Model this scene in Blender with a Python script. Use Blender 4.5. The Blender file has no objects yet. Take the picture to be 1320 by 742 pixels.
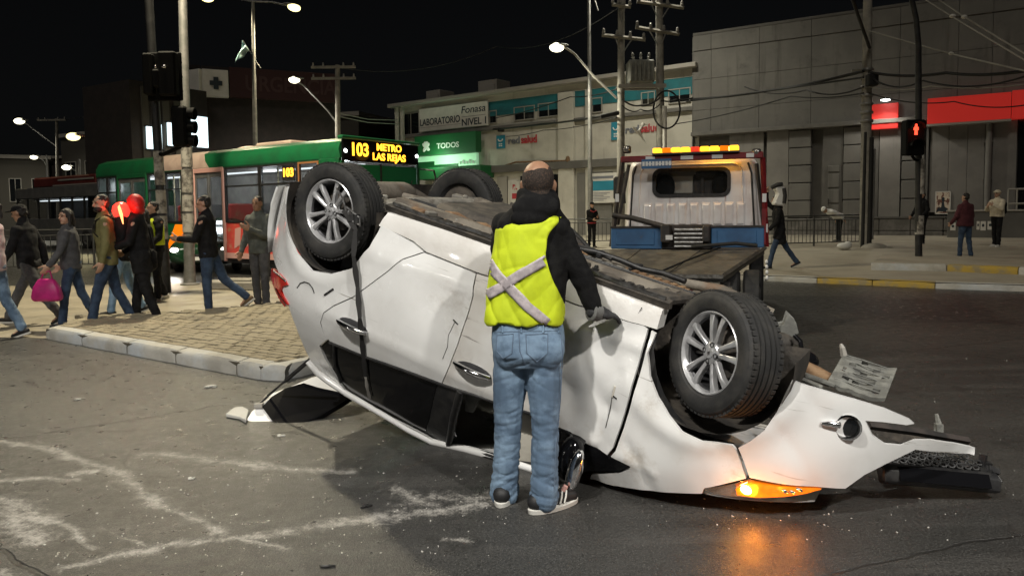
import bpy, bmesh, math, random
from math import sin, cos, pi, radians as RAD
from mathutils import Vector, Matrix, noise
from mathutils.geometry import delaunay_2d_cdt
random.seed(7)
SC = bpy.context.scene
COL = SC.collection
V = Vector

# ------------------------------------------------------------------ camera
CAM_H, FPX, CXP, CYP, HOR, ROLL = 1.46, 960.0, 660.0, 340.0, 276.0, 0.011
PITCH = math.atan2(CYP - HOR, FPX)
FWD = V((0, cos(PITCH), -sin(PITCH)))
_r0 = V((1, 0, 0)); _u0 = _r0.cross(FWD)
RIGHT = cos(ROLL) * _r0 - sin(ROLL) * _u0
UP = sin(ROLL) * _r0 + cos(ROLL) * _u0
EYE = V((0, 0, CAM_H))
cd = bpy.data.cameras.new('camera'); cam = bpy.data.objects.new('camera', cd); COL.objects.link(cam)
cd.sensor_fit = 'HORIZONTAL'; cd.sensor_width = 36; cd.lens = FPX / 1320 * 36
cd.shift_y = -(371 - CYP) / 1320
cd.clip_start = 0.05; cd.clip_end = 600
mw = Matrix.Identity(4)
for i in range(3):
    mw[i][0] = RIGHT[i]; mw[i][1] = UP[i]; mw[i][2] = -FWD[i]; mw[i][3] = EYE[i]
cam.matrix_world = mw
SC.camera = cam

# ------------------------------------------------------------------ night sky, moon-weak sun, exposure
world = bpy.data.worlds.new('World'); SC.world = world; world.use_nodes = True
wn = world.node_tree.nodes; wl = world.node_tree.links
bg = wn['Background']
sky = wn.new('ShaderNodeTexSky'); sky.sky_type = 'NISHITA'; sky.sun_disc = False
SUN_EL, SUN_AZ = RAD(48), RAD(205)
sky.sun_elevation = SUN_EL; sky.sun_rotation = SUN_AZ
hs = wn.new('ShaderNodeHueSaturation'); hs.inputs['Saturation'].default_value = .25
wl.new(sky.outputs[0], hs.inputs['Color']); wl.new(hs.outputs[0], bg.inputs['Color'])
bg.inputs['Strength'].default_value = 0.0006
sd = bpy.data.lights.new('sun', 'SUN'); sd.energy = 0.42; sd.angle = RAD(10); sd.color = (1, .93, .80)
sun = bpy.data.objects.new('sun', sd); COL.objects.link(sun)
_sv = V((sin(SUN_AZ) * cos(SUN_EL), cos(SUN_AZ) * cos(SUN_EL), sin(SUN_EL)))
sun.rotation_euler = _sv.to_track_quat('Z', 'Y').to_euler()
sun.location = (0, 0, 30)
SC.view_settings.view_transform = 'Standard'; SC.view_settings.look = 'None'
SC.view_settings.exposure = 0.0; SC.view_settings.gamma = 1.0

# ------------------------------------------------------------------ pixel rays of the photograph, as points in the place
def ray(px, py): return RIGHT * (px - CXP) - UP * (py - CYP) + FWD * FPX
def gp(px, py, z=0.0):
    d = ray(px, py); return EYE + d * ((z - CAM_H) / d.z)
def at(px, py, Y):
    d = ray(px, py); return EYE + d * (Y / d.y)

# ------------------------------------------------------------------ materials
def mat(name, col, rough=.6, metal=0, emit=None, estr=0, col2=None, vs=6, vlo=.4, vhi=.65, bump=0, bs=60, coat=0, trans=0, alpha=1, rvar=0, wear=None, spec=None, streak=None):
    m = bpy.data.materials.new(name); m.use_nodes = True
    nt = m.node_tree; n = nt.nodes; l = nt.links; b = n['Principled BSDF']
    b.inputs['Base Color'].default_value = (*col, 1); b.inputs['Roughness'].default_value = rough
    b.inputs['Metallic'].default_value = metal
    b.inputs['Coat Weight'].default_value = coat; b.inputs['Coat Roughness'].default_value = .06
    b.inputs['Transmission Weight'].default_value = trans; b.inputs['Alpha'].default_value = alpha
    if spec is not None: b.inputs['Specular IOR Level'].default_value = spec
    if emit: b.inputs['Emission Color'].default_value = (*emit, 1); b.inputs['Emission Strength'].default_value = estr
    tc = n.new('ShaderNodeTexCoord')
    def nz(scale, detail=4, rgh=.6):
        t = n.new('ShaderNodeTexNoise'); t.inputs['Scale'].default_value = scale
        t.inputs['Detail'].default_value = detail; t.inputs['Roughness'].default_value = rgh
        l.new(tc.outputs['Object'], t.inputs['Vector']); return t
    def ramp(src, lo, hi):
        r = n.new('ShaderNodeMapRange'); r.interpolation_type = 'SMOOTHSTEP'
        r.inputs['From Min'].default_value = lo; r.inputs['From Max'].default_value = hi
        l.new(src, r.inputs['Value']); return r.outputs[0]
    cur = None
    if col2:
        f = ramp(nz(vs).outputs['Fac'], vlo, vhi)
        mx = n.new('ShaderNodeMix'); mx.data_type = 'RGBA'
        mx.inputs['A'].default_value = (*col, 1); mx.inputs['B'].default_value = (*col2, 1)
        l.new(f, mx.inputs['Factor']); cur = mx.outputs['Result']
    if wear:                                       # (colour, noise scale, lo, hi)
        f = ramp(nz(wear[1], 6, .7).outputs['Fac'], wear[2], wear[3])
        mx = n.new('ShaderNodeMix'); mx.data_type = 'RGBA'
        mx.inputs['A'].default_value = (*col, 1); mx.inputs['B'].default_value = (*wear[0], 1)
        if cur: l.new(cur, mx.inputs['A'])
        l.new(f, mx.inputs['Factor']); cur = mx.outputs['Result']
    if streak:                                     # (colour, (sx, sy, sz), lo, hi): marks drawn out along one direction
        vmul = n.new('ShaderNodeVectorMath'); vmul.operation = 'MULTIPLY'; vmul.inputs[1].default_value = streak[1]
        l.new(tc.outputs['Object'], vmul.inputs[0]); t = nz(1.0, 5, .65); l.new(vmul.outputs[0], t.inputs['Vector'])
        f1 = ramp(t.outputs['Fac'], streak[2], streak[3]); f2 = ramp(nz(.9 if len(streak) < 5 else streak[4], 3).outputs['Fac'], .42, .62)
        mm = n.new('ShaderNodeMath'); mm.operation = 'MULTIPLY'; l.new(f1, mm.inputs[0]); l.new(f2, mm.inputs[1])
        mx = n.new('ShaderNodeMix'); mx.data_type = 'RGBA'; mx.inputs['A'].default_value = (*col, 1); mx.inputs['B'].default_value = (*streak[0], 1)
        if cur: l.new(cur, mx.inputs['A'])
        l.new(mm.outputs[0], mx.inputs['Factor']); cur = mx.outputs['Result']
    if cur: l.new(cur, b.inputs['Base Color'])
    if rvar:
        r = n.new('ShaderNodeMapRange'); r.inputs['To Min'].default_value = max(0, rough - rvar); r.inputs['To Max'].default_value = min(1, rough + rvar)
        r.inputs['From Min'].default_value = .3; r.inputs['From Max'].default_value = .7
        l.new(nz(vs * 1.7).outputs['Fac'], r.inputs['Value']); l.new(r.outputs[0], b.inputs['Roughness'])
    if bump:
        bp = n.new('ShaderNodeBump'); bp.inputs['Strength'].default_value = bump; bp.inputs['Distance'].default_value = .01
        l.new(nz(bs).outputs['Fac'], bp.inputs['Height']); l.new(bp.outputs[0], b.inputs['Normal'])
    return m

M = {}
def mk(key, *a, **k): M[key] = mat(key, *a, **k); return M[key]
mk('paint_white', (.76, .76, .75), .24, coat=.8, col2=(.68, .675, .66), vs=2.2, wear=((.36, .32, .28), 1.9, .60, .86), bump=.03, bs=6, rvar=.07, streak=((.30, .28, .25), (2.0, 3, 46), .64, .72, 1.4))
mk('black_plastic', (.014, .014, .015), .45, col2=(.03, .029, .028), vs=14, bump=.1, bs=180)
mk('black_gloss', (.006, .006, .007), .10, coat=.12, spec=.3)
mk('glass_dark', (.006, .007, .008), .05, coat=.5, alpha=.93)
mk('glass_clear', (.02, .025, .025), .05, alpha=.20, coat=.3)
mk('rubber', (.016, .016, .016), .75, col2=(.035, .033, .03), vs=9, bump=.25, bs=140)
mk('alloy', (.66, .66, .67), .26, .55, col2=(.50, .50, .51), vs=10)
mk('alloy_dark', (.09, .09, .095), .4, .7)
mk('chrome', (.75, .75, .76), .12, 1)
mk('floor_mix', (.045, .041, .036), .85, col2=(.13, .108, .082), vs=2.6, wear=((.17, .11, .06), 3.4, .56, .72), bump=.5, bs=30)
mk('steel', (.32, .32, .32), .42, 1, col2=(.2, .19, .18), vs=20, rvar=.1)
mk('rust', (.13, .072, .036), .8, col2=(.24, .15, .08), vs=12, bump=.3, bs=70)
mk('underbody', (.10, .085, .068), .8, col2=(.21, .185, .15), vs=5, wear=((.16, .10, .06), 3.2, .55, .72), bump=.4, bs=38)
mk('underbody_dark', (.035, .031, .027), .8, col2=(.085, .072, .058), vs=8, bump=.4, bs=60)
mk('plate_grey', (.115, .115, .105), .7, col2=(.20, .20, .18), vs=10, bump=.35, bs=60)
mk('paint_worn', (.74, .735, .72), .30, coat=.6, col2=(.60, .575, .54), vs=1.7, vlo=.42, vhi=.62, wear=((.40, .35, .29), 3.1, .54, .80), bump=.05, bs=7, rvar=.1, streak=((.16, .14, .12), (2.2, 3, 42), .60, .70, 2.0))
mk('airbag', (.55, .52, .45), .85, bump=.3, bs=30)
mk('seat_cloth', (.05, .05, .055), .9, bump=.3, bs=120)
mk('amber_lens', (.60, .13, .006), .12, emit=(1, .22, .004), estr=.95, coat=.6, col2=(.40, .07, .004), vs=34)
mk('amber_bulb', (1, .5, .1), .2, emit=(1, .50, .08), estr=70)
mk('red_lens', (.42, .02, .015), .1, coat=.8, emit=(1, .05, .02), estr=.05)
mk('lamp_silver', (.42, .40, .36), .16, .8)
mk('skin', (.42, .25, .17), .55, col2=(.50, .30, .21), vs=9, bump=.12, bs=90)
mk('skin_dark', (.30, .165, .10), .5, col2=(.38, .21, .13), vs=11, bump=.12, bs=90)
mk('hair', (.012, .010, .009), .6, bump=.6, bs=190)
mk('hair_short', (.022, .016, .012), .85, col2=(.085, .050, .034), vs=130, vlo=.45, vhi=.7, bump=.6, bs=280)
mk('eye', (.02, .015, .012), .2)
mk('lips', (.30, .13, .11), .5)
mk('hivis', (.55, .66, .012), .75, col2=(.47, .57, .010), vs=7, bump=.25, bs=300)
mk('hivis_tape', (.33, .295, .31), .38, col2=(.46, .41, .42), vs=40, bump=.15, bs=240)
mk('black_fleece', (.006, .006, .0065), .95, spec=.2, col2=(.011, .011, .011), vs=20, bump=.35, bs=140)
mk('jeans', (.085, .135, .205), .9, col2=(.19, .28, .39), vs=5.5, vlo=.40, vhi=.66, wear=((.060, .098, .155), 13, .52, .78), bump=.35, bs=330)
mk('jeans_dark', (.022, .040, .078), .9, col2=(.04, .07, .125), vs=8, bump=.35, bs=240)
mk('jeans_light', (.16, .27, .40), .9, col2=(.24, .36, .50), vs=7, bump=.3, bs=240)
mk('black_cloth', (.008, .008, .009), .92, spec=.25, col2=(.015, .015, .016), vs=12, bump=.3, bs=90)
mk('grey_cloth', (.058, .058, .062), .92, col2=(.085, .085, .09), vs=12, bump=.3, bs=90)
mk('grey_green_cloth', (.075, .083, .075), .9, col2=(.11, .12, .108), vs=9, bump=.3, bs=90)
mk('olive_cloth', (.135, .125, .045), .85, col2=(.18, .165, .065), vs=8, bump=.3, bs=80)
mk('pale_pink_cloth', (.52, .43, .47), .9, col2=(.60, .51, .55), vs=8, bump=.3, bs=80)
mk('cream_cloth', (.62, .55, .42), .9, col2=(.72, .65, .52), vs=14, bump=.6, bs=60)
mk('white_cloth', (.62, .62, .60), .85, bump=.3, bs=60)
mk('maroon_cloth', (.060, .012, .018), .9, col2=(.085, .02, .028), vs=9, bump=.3, bs=80)
mk('red_hood', (.55, .016, .012), .5, col2=(.42, .010, .008), vs=12, bump=.2, bs=80)
mk('magenta', (.55, .02, .20), .45, col2=(.42, .015, .15), vs=6)
mk('shoe_black', (.012, .012, .013), .6)
mk('shoe_grey', (.12, .115, .11), .7)
mk('shoe_sole', (.55, .54, .50), .7)
mk('shoe_tan', (.13, .085, .045), .75)
mk('shoe_white', (.66, .65, .62), .6)
mk('glove', (.016, .016, .018), .8, col2=(.035, .035, .037), vs=40, bump=.5, bs=160)
mk('glove_cuff', (.13, .13, .125), .85, bump=.5, bs=120)
mk('concrete', (.34, .32, .28), .85, col2=(.25, .235, .20), vs=2.2, wear=((.18, .17, .15), 11, .56, .75), bump=.3, bs=40)
mk('kerb_concrete', (.47, .455, .41), .85, col2=(.36, .345, .305), vs=3, wear=((.50, .56, .62), 1.3, .42, .82), bump=.5, bs=30)
mk('kerb_yellow', (.42, .29, .05), .8, col2=(.25, .22, .15), vs=4, bump=.4, bs=40)
mk('paver', (.29, .25, .17), .82, col2=(.20, .175, .125), vs=2.6, wear=((.12, .11, .09), 7, .55, .75), bump=.45, bs=55)
mk('paver_joint', (.085, .075, .055), .95, bump=.5, bs=50)
mk('pole_concrete', (.29, .275, .24), .85, col2=(.20, .19, .17), vs=4, bump=.3, bs=40)
mk('pole_steel', (.22, .22, .21), .5, .6, col2=(.30, .29, .28), vs=5)
mk('pole_black', (.014, .014, .015), .5, col2=(.03, .03, .03), vs=6)
mk('sticker', (.42, .40, .36), .85, col2=(.11, .10, .09), vs=7, vlo=.42, vhi=.66, bump=.2, bs=30)
mk('signal_black', (.004, .004, .004), .7, spec=.12)
mk('cable_black', (.010, .010, .010), .7)
mk('cable_pale', (.26, .25, .22), .6)
mk('lamp_white', (1, 1, .95), .3, emit=(1, .93, .66), estr=4)
mk('lamp_warm', (1, .95, .7), .3, emit=(1, .85, .38), estr=2.8)
mk('lamp_cold', (1, 1, 1), .3, emit=(.92, 1, .97), estr=24)
mk('led_amber', (1, .5, .05), .4, emit=(1, .43, .025), estr=3.4)
mk('beacon_amber', (1, .6, .05), .25, emit=(1, .46, .02), estr=2.2)
mk('beacon_red', (.5, .03, .02), .25, emit=(1, .06, .02), estr=.7)
mk('signal_red', (1, .1, .05), .3, emit=(1, .085, .04), estr=1.9)
mk('glow_red', (1, .06, .03), .3, emit=(1, .045, .03), estr=1.7)
mk('flash_orange', (1, .5, .2), .3, emit=(1, .36, .12), estr=2.6)
mk('bus_green', (.010, .125, .045), .32, col2=(.014, .095, .038), vs=2, coat=.5, wear=((.02, .06, .03), 3, .6, .8))
mk('bus_green_dark', (.008, .06, .028), .35, coat=.4, col2=(.012, .045, .022), vs=3)
mk('bus_cream', (.55, .42, .35), .4, coat=.3, col2=(.44, .32, .27), vs=2)
mk('bus_red_ad', (.62, .075, .06), .35, coat=.4, col2=(.50, .22, .12), vs=3.2, vlo=.5, vhi=.68)
mk('bus_pink', (.60, .34, .30), .4)
mk('bus_glass', (.012, .014, .016), .08, coat=.4, alpha=.38)
mk('bus_inside', (.20, .19, .175), .8, col2=(.28, .265, .24), vs=3)
mk('bus_inlight', (.8, .8, .8), .4, emit=(.85, .95, 1), estr=2.5)
mk('bus_rail', (.55, .50, .30), .3, .3)
mk('bus_grey', (.10, .10, .098), .5, col2=(.14, .135, .13), vs=2)
mk('bus_dark_red', (.10, .014, .012), .5, col2=(.14, .03, .025), vs=2)
mk('car_green', (.008, .035, .014), .22, coat=.8)
mk('headlight', (1, 1, 1), .2, emit=(1, .97, .86), estr=14)
mk('plate_white', (.7, .7, .68), .5)
mk('cab_white', (.80, .78, .77), .36, coat=.3, col2=(.68, .62, .60), vs=2.4, streak=((.34, .20, .16), (9, 9, .7), .56, .74, 1.6), wear=((.42, .28, .23), 4.5, .62, .84))
mk('truck_red', (.20, .014, .018), .4, coat=.4, col2=(.13, .012, .014), vs=3)
mk('truck_blue', (.045, .14, .30), .55, col2=(.035, .10, .22), vs=3, wear=((.10, .09, .08), 6, .60, .74))
mk('deck_steel', (.10, .09, .072), .55, .35, col2=(.18, .16, .125), vs=3.5, wear=((.09, .065, .045), 5, .54, .7), bump=.3, bs=30, rvar=.12)
mk('truck_dark', (.02, .018, .017), .6, col2=(.05, .04, .036), vs=7)
mk('truck_maroon', (.075, .016, .016), .6, col2=(.05, .02, .018), vs=5)
mk('reflector_red', (.32, .015, .012), .3)
mk('wall_grey', (.135, .130, .120), .85, col2=(.160, .153, .14), vs=.7, streak=((.070, .067, .060), (2.2, 2.2, .16), .50, .74, .35), wear=((.085, .082, .075), 1.1, .52, .8), bump=.15, bs=14)
mk('wall_grey_dark', (.10, .095, .088), .8, col2=(.12, .115, .105), vs=1.5, bump=.15, bs=18)
mk('shutter_grey', (.225, .215, .20), .55, .2, streak=((.11, .105, .095), (3, 3, .25), .52, .72, .5), col2=(.19, .18, .17), vs=1.1, rvar=.1)
mk('sign_red', (.56, .020, .016), .5, emit=(1, .05, .035), estr=.20)
mk('stone_base', (.15, .14, .13), .9, col2=(.10, .095, .085), vs=3, bump=.6, bs=12)
mk('wall_white', (.50, .48, .42), .85, col2=(.42, .40, .35), vs=.8, wear=((.30, .285, .25), 2.2, .58, .8), bump=.1, bs=20, streak=((.22, .20, .17), (1.8, 1.8, .14), .52, .74, .4))
mk('wall_teal', (.012, .14, .165), .75, col2=(.014, .105, .125), vs=1.5)
mk('window_dark', (.008, .009, .010), .12, coat=.3)
mk('frame_pale', (.30, .285, .255), .6)
mk('board_white', (.60, .58, .54), .7, col2=(.54, .52, .48), vs=2)
mk('ink_dark', (.02, .03, .04), .8)
mk('ink_grey', (.16, .17, .20), .8)
mk('ink_red', (.42, .04, .05), .8)
mk('ink_teal', (.02, .22, .32), .7)
mk('ink_white', (.70, .70, .68), .7)
mk('pharm_green', (.010, .085, .026), .5, emit=(.02, .5, .12), estr=.012)
mk('pharm_light', (.5, .8, .55), .5, emit=(.5, 1, .6), estr=.32)
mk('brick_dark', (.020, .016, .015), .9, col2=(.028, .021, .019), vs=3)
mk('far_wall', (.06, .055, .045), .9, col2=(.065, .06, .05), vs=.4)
mk('urg_red', (.030, .006, .007), .7)
mk('urg_letter', (.055, .024, .024), .7)
mk('lit_panel', (.8, .9, .95), .5, emit=(.72, .93, 1), estr=1.8)
mk('roof_pale', (.30, .28, .25), .8)
mk('flag_blue', (.25, .45, .50), .8, col2=(.42, .55, .56), vs=3)
mk('rail_steel', (.06, .06, .058), .5, .4)
mk('poster_paper', (.62, .52, .42), .7, col2=(.16, .07, .05), vs=5, vlo=.5, vhi=.56)
mk('transformer', (.24, .245, .22), .6, col2=(.18, .18, .16), vs=4)
mk('insulator', (.26, .25, .23), .3)
mk('wood_pole', (.22, .205, .175), .9, col2=(.15, .14, .12), vs=3, bump=.3, bs=30)
mk('debris_white', (.50, .49, .45), .7)
mk('paint_dirty', (.70, .685, .66), .34, coat=.5, col2=(.58, .555, .52), vs=2, wear=((.34, .30, .25), 4, .60, .82), bump=.2, bs=40)
mk('strap_black', (.014, .013, .013), .8, bump=.3, bs=200)
mk('strap_end', (.40, .38, .35), .8)

# ------------------------------------------------------------------ mesh building helpers
def link(name, me, parent=None, mw=None):
    o = bpy.data.objects.new(name, me); COL.objects.link(o)
    if parent is not None: o.parent = parent
    if mw is not None: o.matrix_local = mw
    return o
def tag(o, label=None, cat=None, group=None, kind=None):
    if label: o['label'] = label
    if cat: o['category'] = cat
    if group: o['group'] = group
    if kind: o['kind'] = kind
    return o
def thing(name, label, cat, loc=(0, 0, 0), rz=0, group=None):
    o = bpy.data.objects.new(name, None); COL.objects.link(o); o.empty_display_size = .1
    o.location = loc; o.rotation_euler = (0, 0, rz)
    return tag(o, label, cat, group)
def sub(name, parent, loc=(0, 0, 0), rot=(0, 0, 0)):
    o = bpy.data.objects.new(name, None); COL.objects.link(o); o.parent = parent
    o.location = loc; o.rotation_euler = rot; o.empty_display_size = .1
    return o

class MB:
    def __init__(s): s.v = []; s.f = []; s.m = []
    def add(s, vs, fs, m=0):
        b = len(s.v); s.v += [tuple(p) for p in vs]
        for f in fs: s.f.append([i + b for i in f]); s.m.append(m)
        return s
    def box(s, c, d, rot=None, m=0):
        R = rot.to_3x3() if rot is not None else None
        vs = []
        for x in (-.5, .5):
            for y in (-.5, .5):
                for z in (-.5, .5):
                    p = V((x * d[0], y * d[1], z * d[2]))
                    if R: p = R @ p
                    vs.append(p + V(c))
        return s.add(vs, [(0, 1, 3, 2), (4, 6, 7, 5), (0, 4, 5, 1), (2, 3, 7, 6), (0, 2, 6, 4), (1, 5, 7, 3)], m)
    def b2(s, a, b, m=0):
        a = V(a); b = V(b); return s.box((a + b) / 2, [abs(b[i] - a[i]) for i in range(3)], None, m)
    def loft(s, rings, m=0, caps=True, closed=True):
        n = len(rings[0]); vs = [p for r in rings for p in r]; fs = []
        for i in range(len(rings) - 1):
            for j in range(n if closed else n - 1):
                k = (j + 1) % n
                fs.append((i * n + j, i * n + k, (i + 1) * n + k, (i + 1) * n + j))
        if caps:
            fs.append(tuple(reversed(range(n)))); fs.append(tuple((len(rings) - 1) * n + j for j in range(n)))
        return s.add(vs, fs, m)
    def tube(s, pts, r, n=8, m=0, caps=True, flat=1.0):
        pts = [V(p) for p in pts]; rings = []
        if not isinstance(r, (list, tuple)): r = [r] * len(pts)
        prev = None
        for i, p in enumerate(pts):
            t = (pts[min(i + 1, len(pts) - 1)] - pts[max(i - 1, 0)]).normalized()
            if prev is None:
                a = V((0, 0, 1)) if abs(t.z) < .9 else V((0, 1, 0))
                u = t.cross(a).normalized()
            else:
                u = (prev - t * prev.dot(t)).normalized()
            prev = u; w = t.cross(u)
            rings.append([p + (u * cos(2 * pi * j / n) + w * sin(2 * pi * j / n) * flat) * r[i] for j in range(n)])
        return s.loft(rings, m, caps)
    def cyl(s, a, b, r0, r1=None, n=12, m=0, caps=True):
        return s.tube([a, b], [r0, r0 if r1 is None else r1], n, m, caps)
    def lathe(s, prof, o, ax, n=24, m=0, caps=False):
        ax = V(ax).normalized(); a = V((0, 0, 1)) if abs(ax.z) < .9 else V((1, 0, 0))
        u = ax.cross(a).normalized(); w = ax.cross(u); o = V(o)
        return s.loft([[o + ax * h + (u * cos(2 * pi * j / n) + w * sin(2 * pi * j / n)) * r for j in range(n)] for r, h in prof], m, caps)
    def ell(s, c, r, rot=None, nu=16, nv=10, m=0):
        c = V(c); rings = []
        for i in range(1, nv):
            t = pi * i / nv
            ring = []
            for j in range(nu):
                p = V((r[0] * sin(t) * cos(2 * pi * j / nu), r[1] * sin(t) * sin(2 * pi * j / nu), -r[2] * cos(t)))
                if rot is not None: p = rot @ p
                ring.append(c + p)
            rings.append(ring)
        return s.loft(rings, m, True)
    def cap(s, a, b, r0, r1, n=12, m=0):
        a = V(a); b = V(b); d = b - a
        if d.length < 1e-6: return s.ell(a, (r0, r0, r0), None, n, 8, m)
        t = d.normalized(); pts = []; rr = []
        for k in (-.97, -.75, -.4, 0): pts.append(a + t * r0 * k); rr.append(r0 * math.sqrt(max(0.0, 1 - k * k)) if k else r0)
        for k in (0, .4, .75, .97): pts.append(b + t * r1 * k); rr.append(r1 * math.sqrt(max(0.0, 1 - k * k)) if k else r1)
        return s.tube(pts, rr, n, m)
    def prism(s, poly, fn, d0, d1, m=0):
        """poly: 2-D points; fn(u, v, d) -> 3-D point"""
        n = len(poly); vs = [fn(u, v, d0) for u, v in poly] + [fn(u, v, d1) for u, v in poly]
        fs = [tuple(range(n)), tuple(range(2 * n - 1, n - 1, -1))]
        for i in range(n):
            k = (i + 1) % n; fs.append((i, i + n, k + n, k))
        return s.add(vs, fs, m)
    def mesh(s, name, mats, smooth=None, bevel=0, fixn=True):
        me = bpy.data.meshes.new(name); me.from_pydata(s.v, [], s.f)
        if not isinstance(mats, (list, tuple)): mats = [mats]
        for m in mats: me.materials.append(M[m] if isinstance(m, str) else m)
        if len(mats) > 1: me.polygons.foreach_set('material_index', s.m)
        if fixn or bevel:
            bm = bmesh.new(); bm.from_mesh(me)
            if bevel:
                es = [e for e in bm.edges if len(e.link_faces) == 2 and e.calc_face_angle(0) > .5]
                bmesh.ops.bevel(bm, geom=es, offset=bevel, segments=1, affect='EDGES', profile=.5)
            if fixn: bmesh.ops.recalc_face_normals(bm, faces=bm.faces)
            bm.to_mesh(me); bm.free()
        if smooth is not None:
            me.polygons.foreach_set('use_smooth', [True] * len(me.polygons))
            if smooth < 180: me.set_sharp_from_angle(angle=RAD(smooth))
        me.update(); return me
    def build(s, name, mats, parent=None, smooth=None, bevel=0, fixn=True, mw=None):
        return link(name, s.mesh(name, mats, smooth, bevel, fixn), parent, mw)

def rawmesh(name, vs, fs, mats, smooth=True):
    me = bpy.data.meshes.new(name); me.from_pydata([tuple(v) for v in vs], [], fs)
    for m in (mats if isinstance(mats, (list, tuple)) else [mats]): me.materials.append(M[m] if isinstance(m, str) else m)
    if smooth: me.polygons.foreach_set('use_smooth', [True] * len(me.polygons))
    me.update(); return me

def blob(name, mb, mats, voxel=.012, smooth=3, folds=None, parent=None, factor=.5):
    """one continuous skin over the overlapping solids collected in mb"""
    me = mb.mesh('tmp', [], None)
    me.materials.clear()
    o = bpy.data.objects.new('tmp', me); COL.objects.link(o)
    r = o.modifiers.new('r', 'REMESH'); r.mode = 'VOXEL'; r.voxel_size = voxel; r.adaptivity = 0
    if smooth:
        sm = o.modifiers.new('s', 'SMOOTH'); sm.factor = factor; sm.iterations = smooth
    dg = bpy.context.evaluated_depsgraph_get(); dg.update()
    res = bpy.data.meshes.new_from_object(o.evaluated_get(dg))
    bpy.data.objects.remove(o); bpy.data.meshes.remove(me)
    if folds:
        amp, sc, stretch = folds
        n = len(res.vertices)
        nr = [v.normal.copy() for v in res.vertices]
        for v, q in zip(res.vertices, nr):
            p = V((v.co.x * sc * stretch[0], v.co.y * sc * stretch[1], v.co.z * sc * stretch[2]))
            d = noise.noise(p) + .5 * noise.noise(p * 2.1 + V((5, 3, 1)))
            v.co += q * amp * d
    res.name = name
    for m in (mats if isinstance(mats, (list, tuple)) else [mats]): res.materials.append(M[m])
    res.polygons.foreach_set('use_smooth', [True] * len(res.polygons)); res.update()
    return link(name, res, parent)

def text(name, s, size, m, parent, mw, extrude=.004, align='CENTER', shear=0, bold=0, sx=1.0, space=1.0):
    c = bpy.data.curves.new(name, 'FONT'); c.body = s; c.size = size; c.extrude = extrude
    c.align_x = align; c.align_y = 'CENTER'; c.shear = shear; c.offset = bold; c.space_character = space
    o = bpy.data.objects.new('t', c); COL.objects.link(o)
    dg = bpy.context.evaluated_depsgraph_get(); dg.update()
    me = bpy.data.meshes.new_from_object(o.evaluated_get(dg))
    bpy.data.objects.remove(o); me.name = name
    me.materials.clear(); me.materials.append(M[m])
    return link(name, me, parent, mw @ Matrix.Diagonal((sx, 1, 1, 1)))
def text_fit(name, s, w, h, m, parent, mw, bold=0, extrude=.004, shear=0):
    """lettering stretched to an exact width and height, centred"""
    o = text(name, s, 1.0, m, parent, mw, extrude=extrude, bold=bold, shear=shear)
    vs = o.data.vertices; x0 = min(v.co.x for v in vs); x1 = max(v.co.x for v in vs); y0 = min(v.co.y for v in vs); y1 = max(v.co.y for v in vs)
    for v in vs: v.co.x = (v.co.x - (x0 + x1) / 2) * w / (x1 - x0); v.co.y = (v.co.y - (y0 + y1) / 2) * h / (y1 - y0)
    return o
def vert_m(x, y, z, flip=1, ry=0):
    """letters standing in the local xz plane, facing local -y"""
    return Matrix.Translation((x, y, z)) @ Matrix.Rotation(ry, 4, 'Y') @ Matrix.Rotation(pi / 2, 4, 'X')
def point_light(name, loc, energy, col, size=.12, parent=None):
    d = bpy.data.lights.new(name, 'POINT'); d.energy = energy; d.color = col; d.shadow_soft_size = size
    o = bpy.data.objects.new(name, d); COL.objects.link(o); o.location = loc
    if parent is not None: o.parent = parent
    return o
def spot(name, loc, target, energy, col, size=.15, ang=150, parent=None, blend=.6):
    d = bpy.data.lights.new(name, 'SPOT'); d.energy = energy; d.color = col; d.shadow_soft_size = size
    d.spot_size = RAD(ang); d.spot_blend = blend
    o = bpy.data.objects.new(name, d); COL.objects.link(o)
    o.location = loc; o.rotation_euler = (V(loc) - V(target)).to_track_quat('Z', 'Y').to_euler()
    if parent is not None: o.parent = parent
    return o
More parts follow.
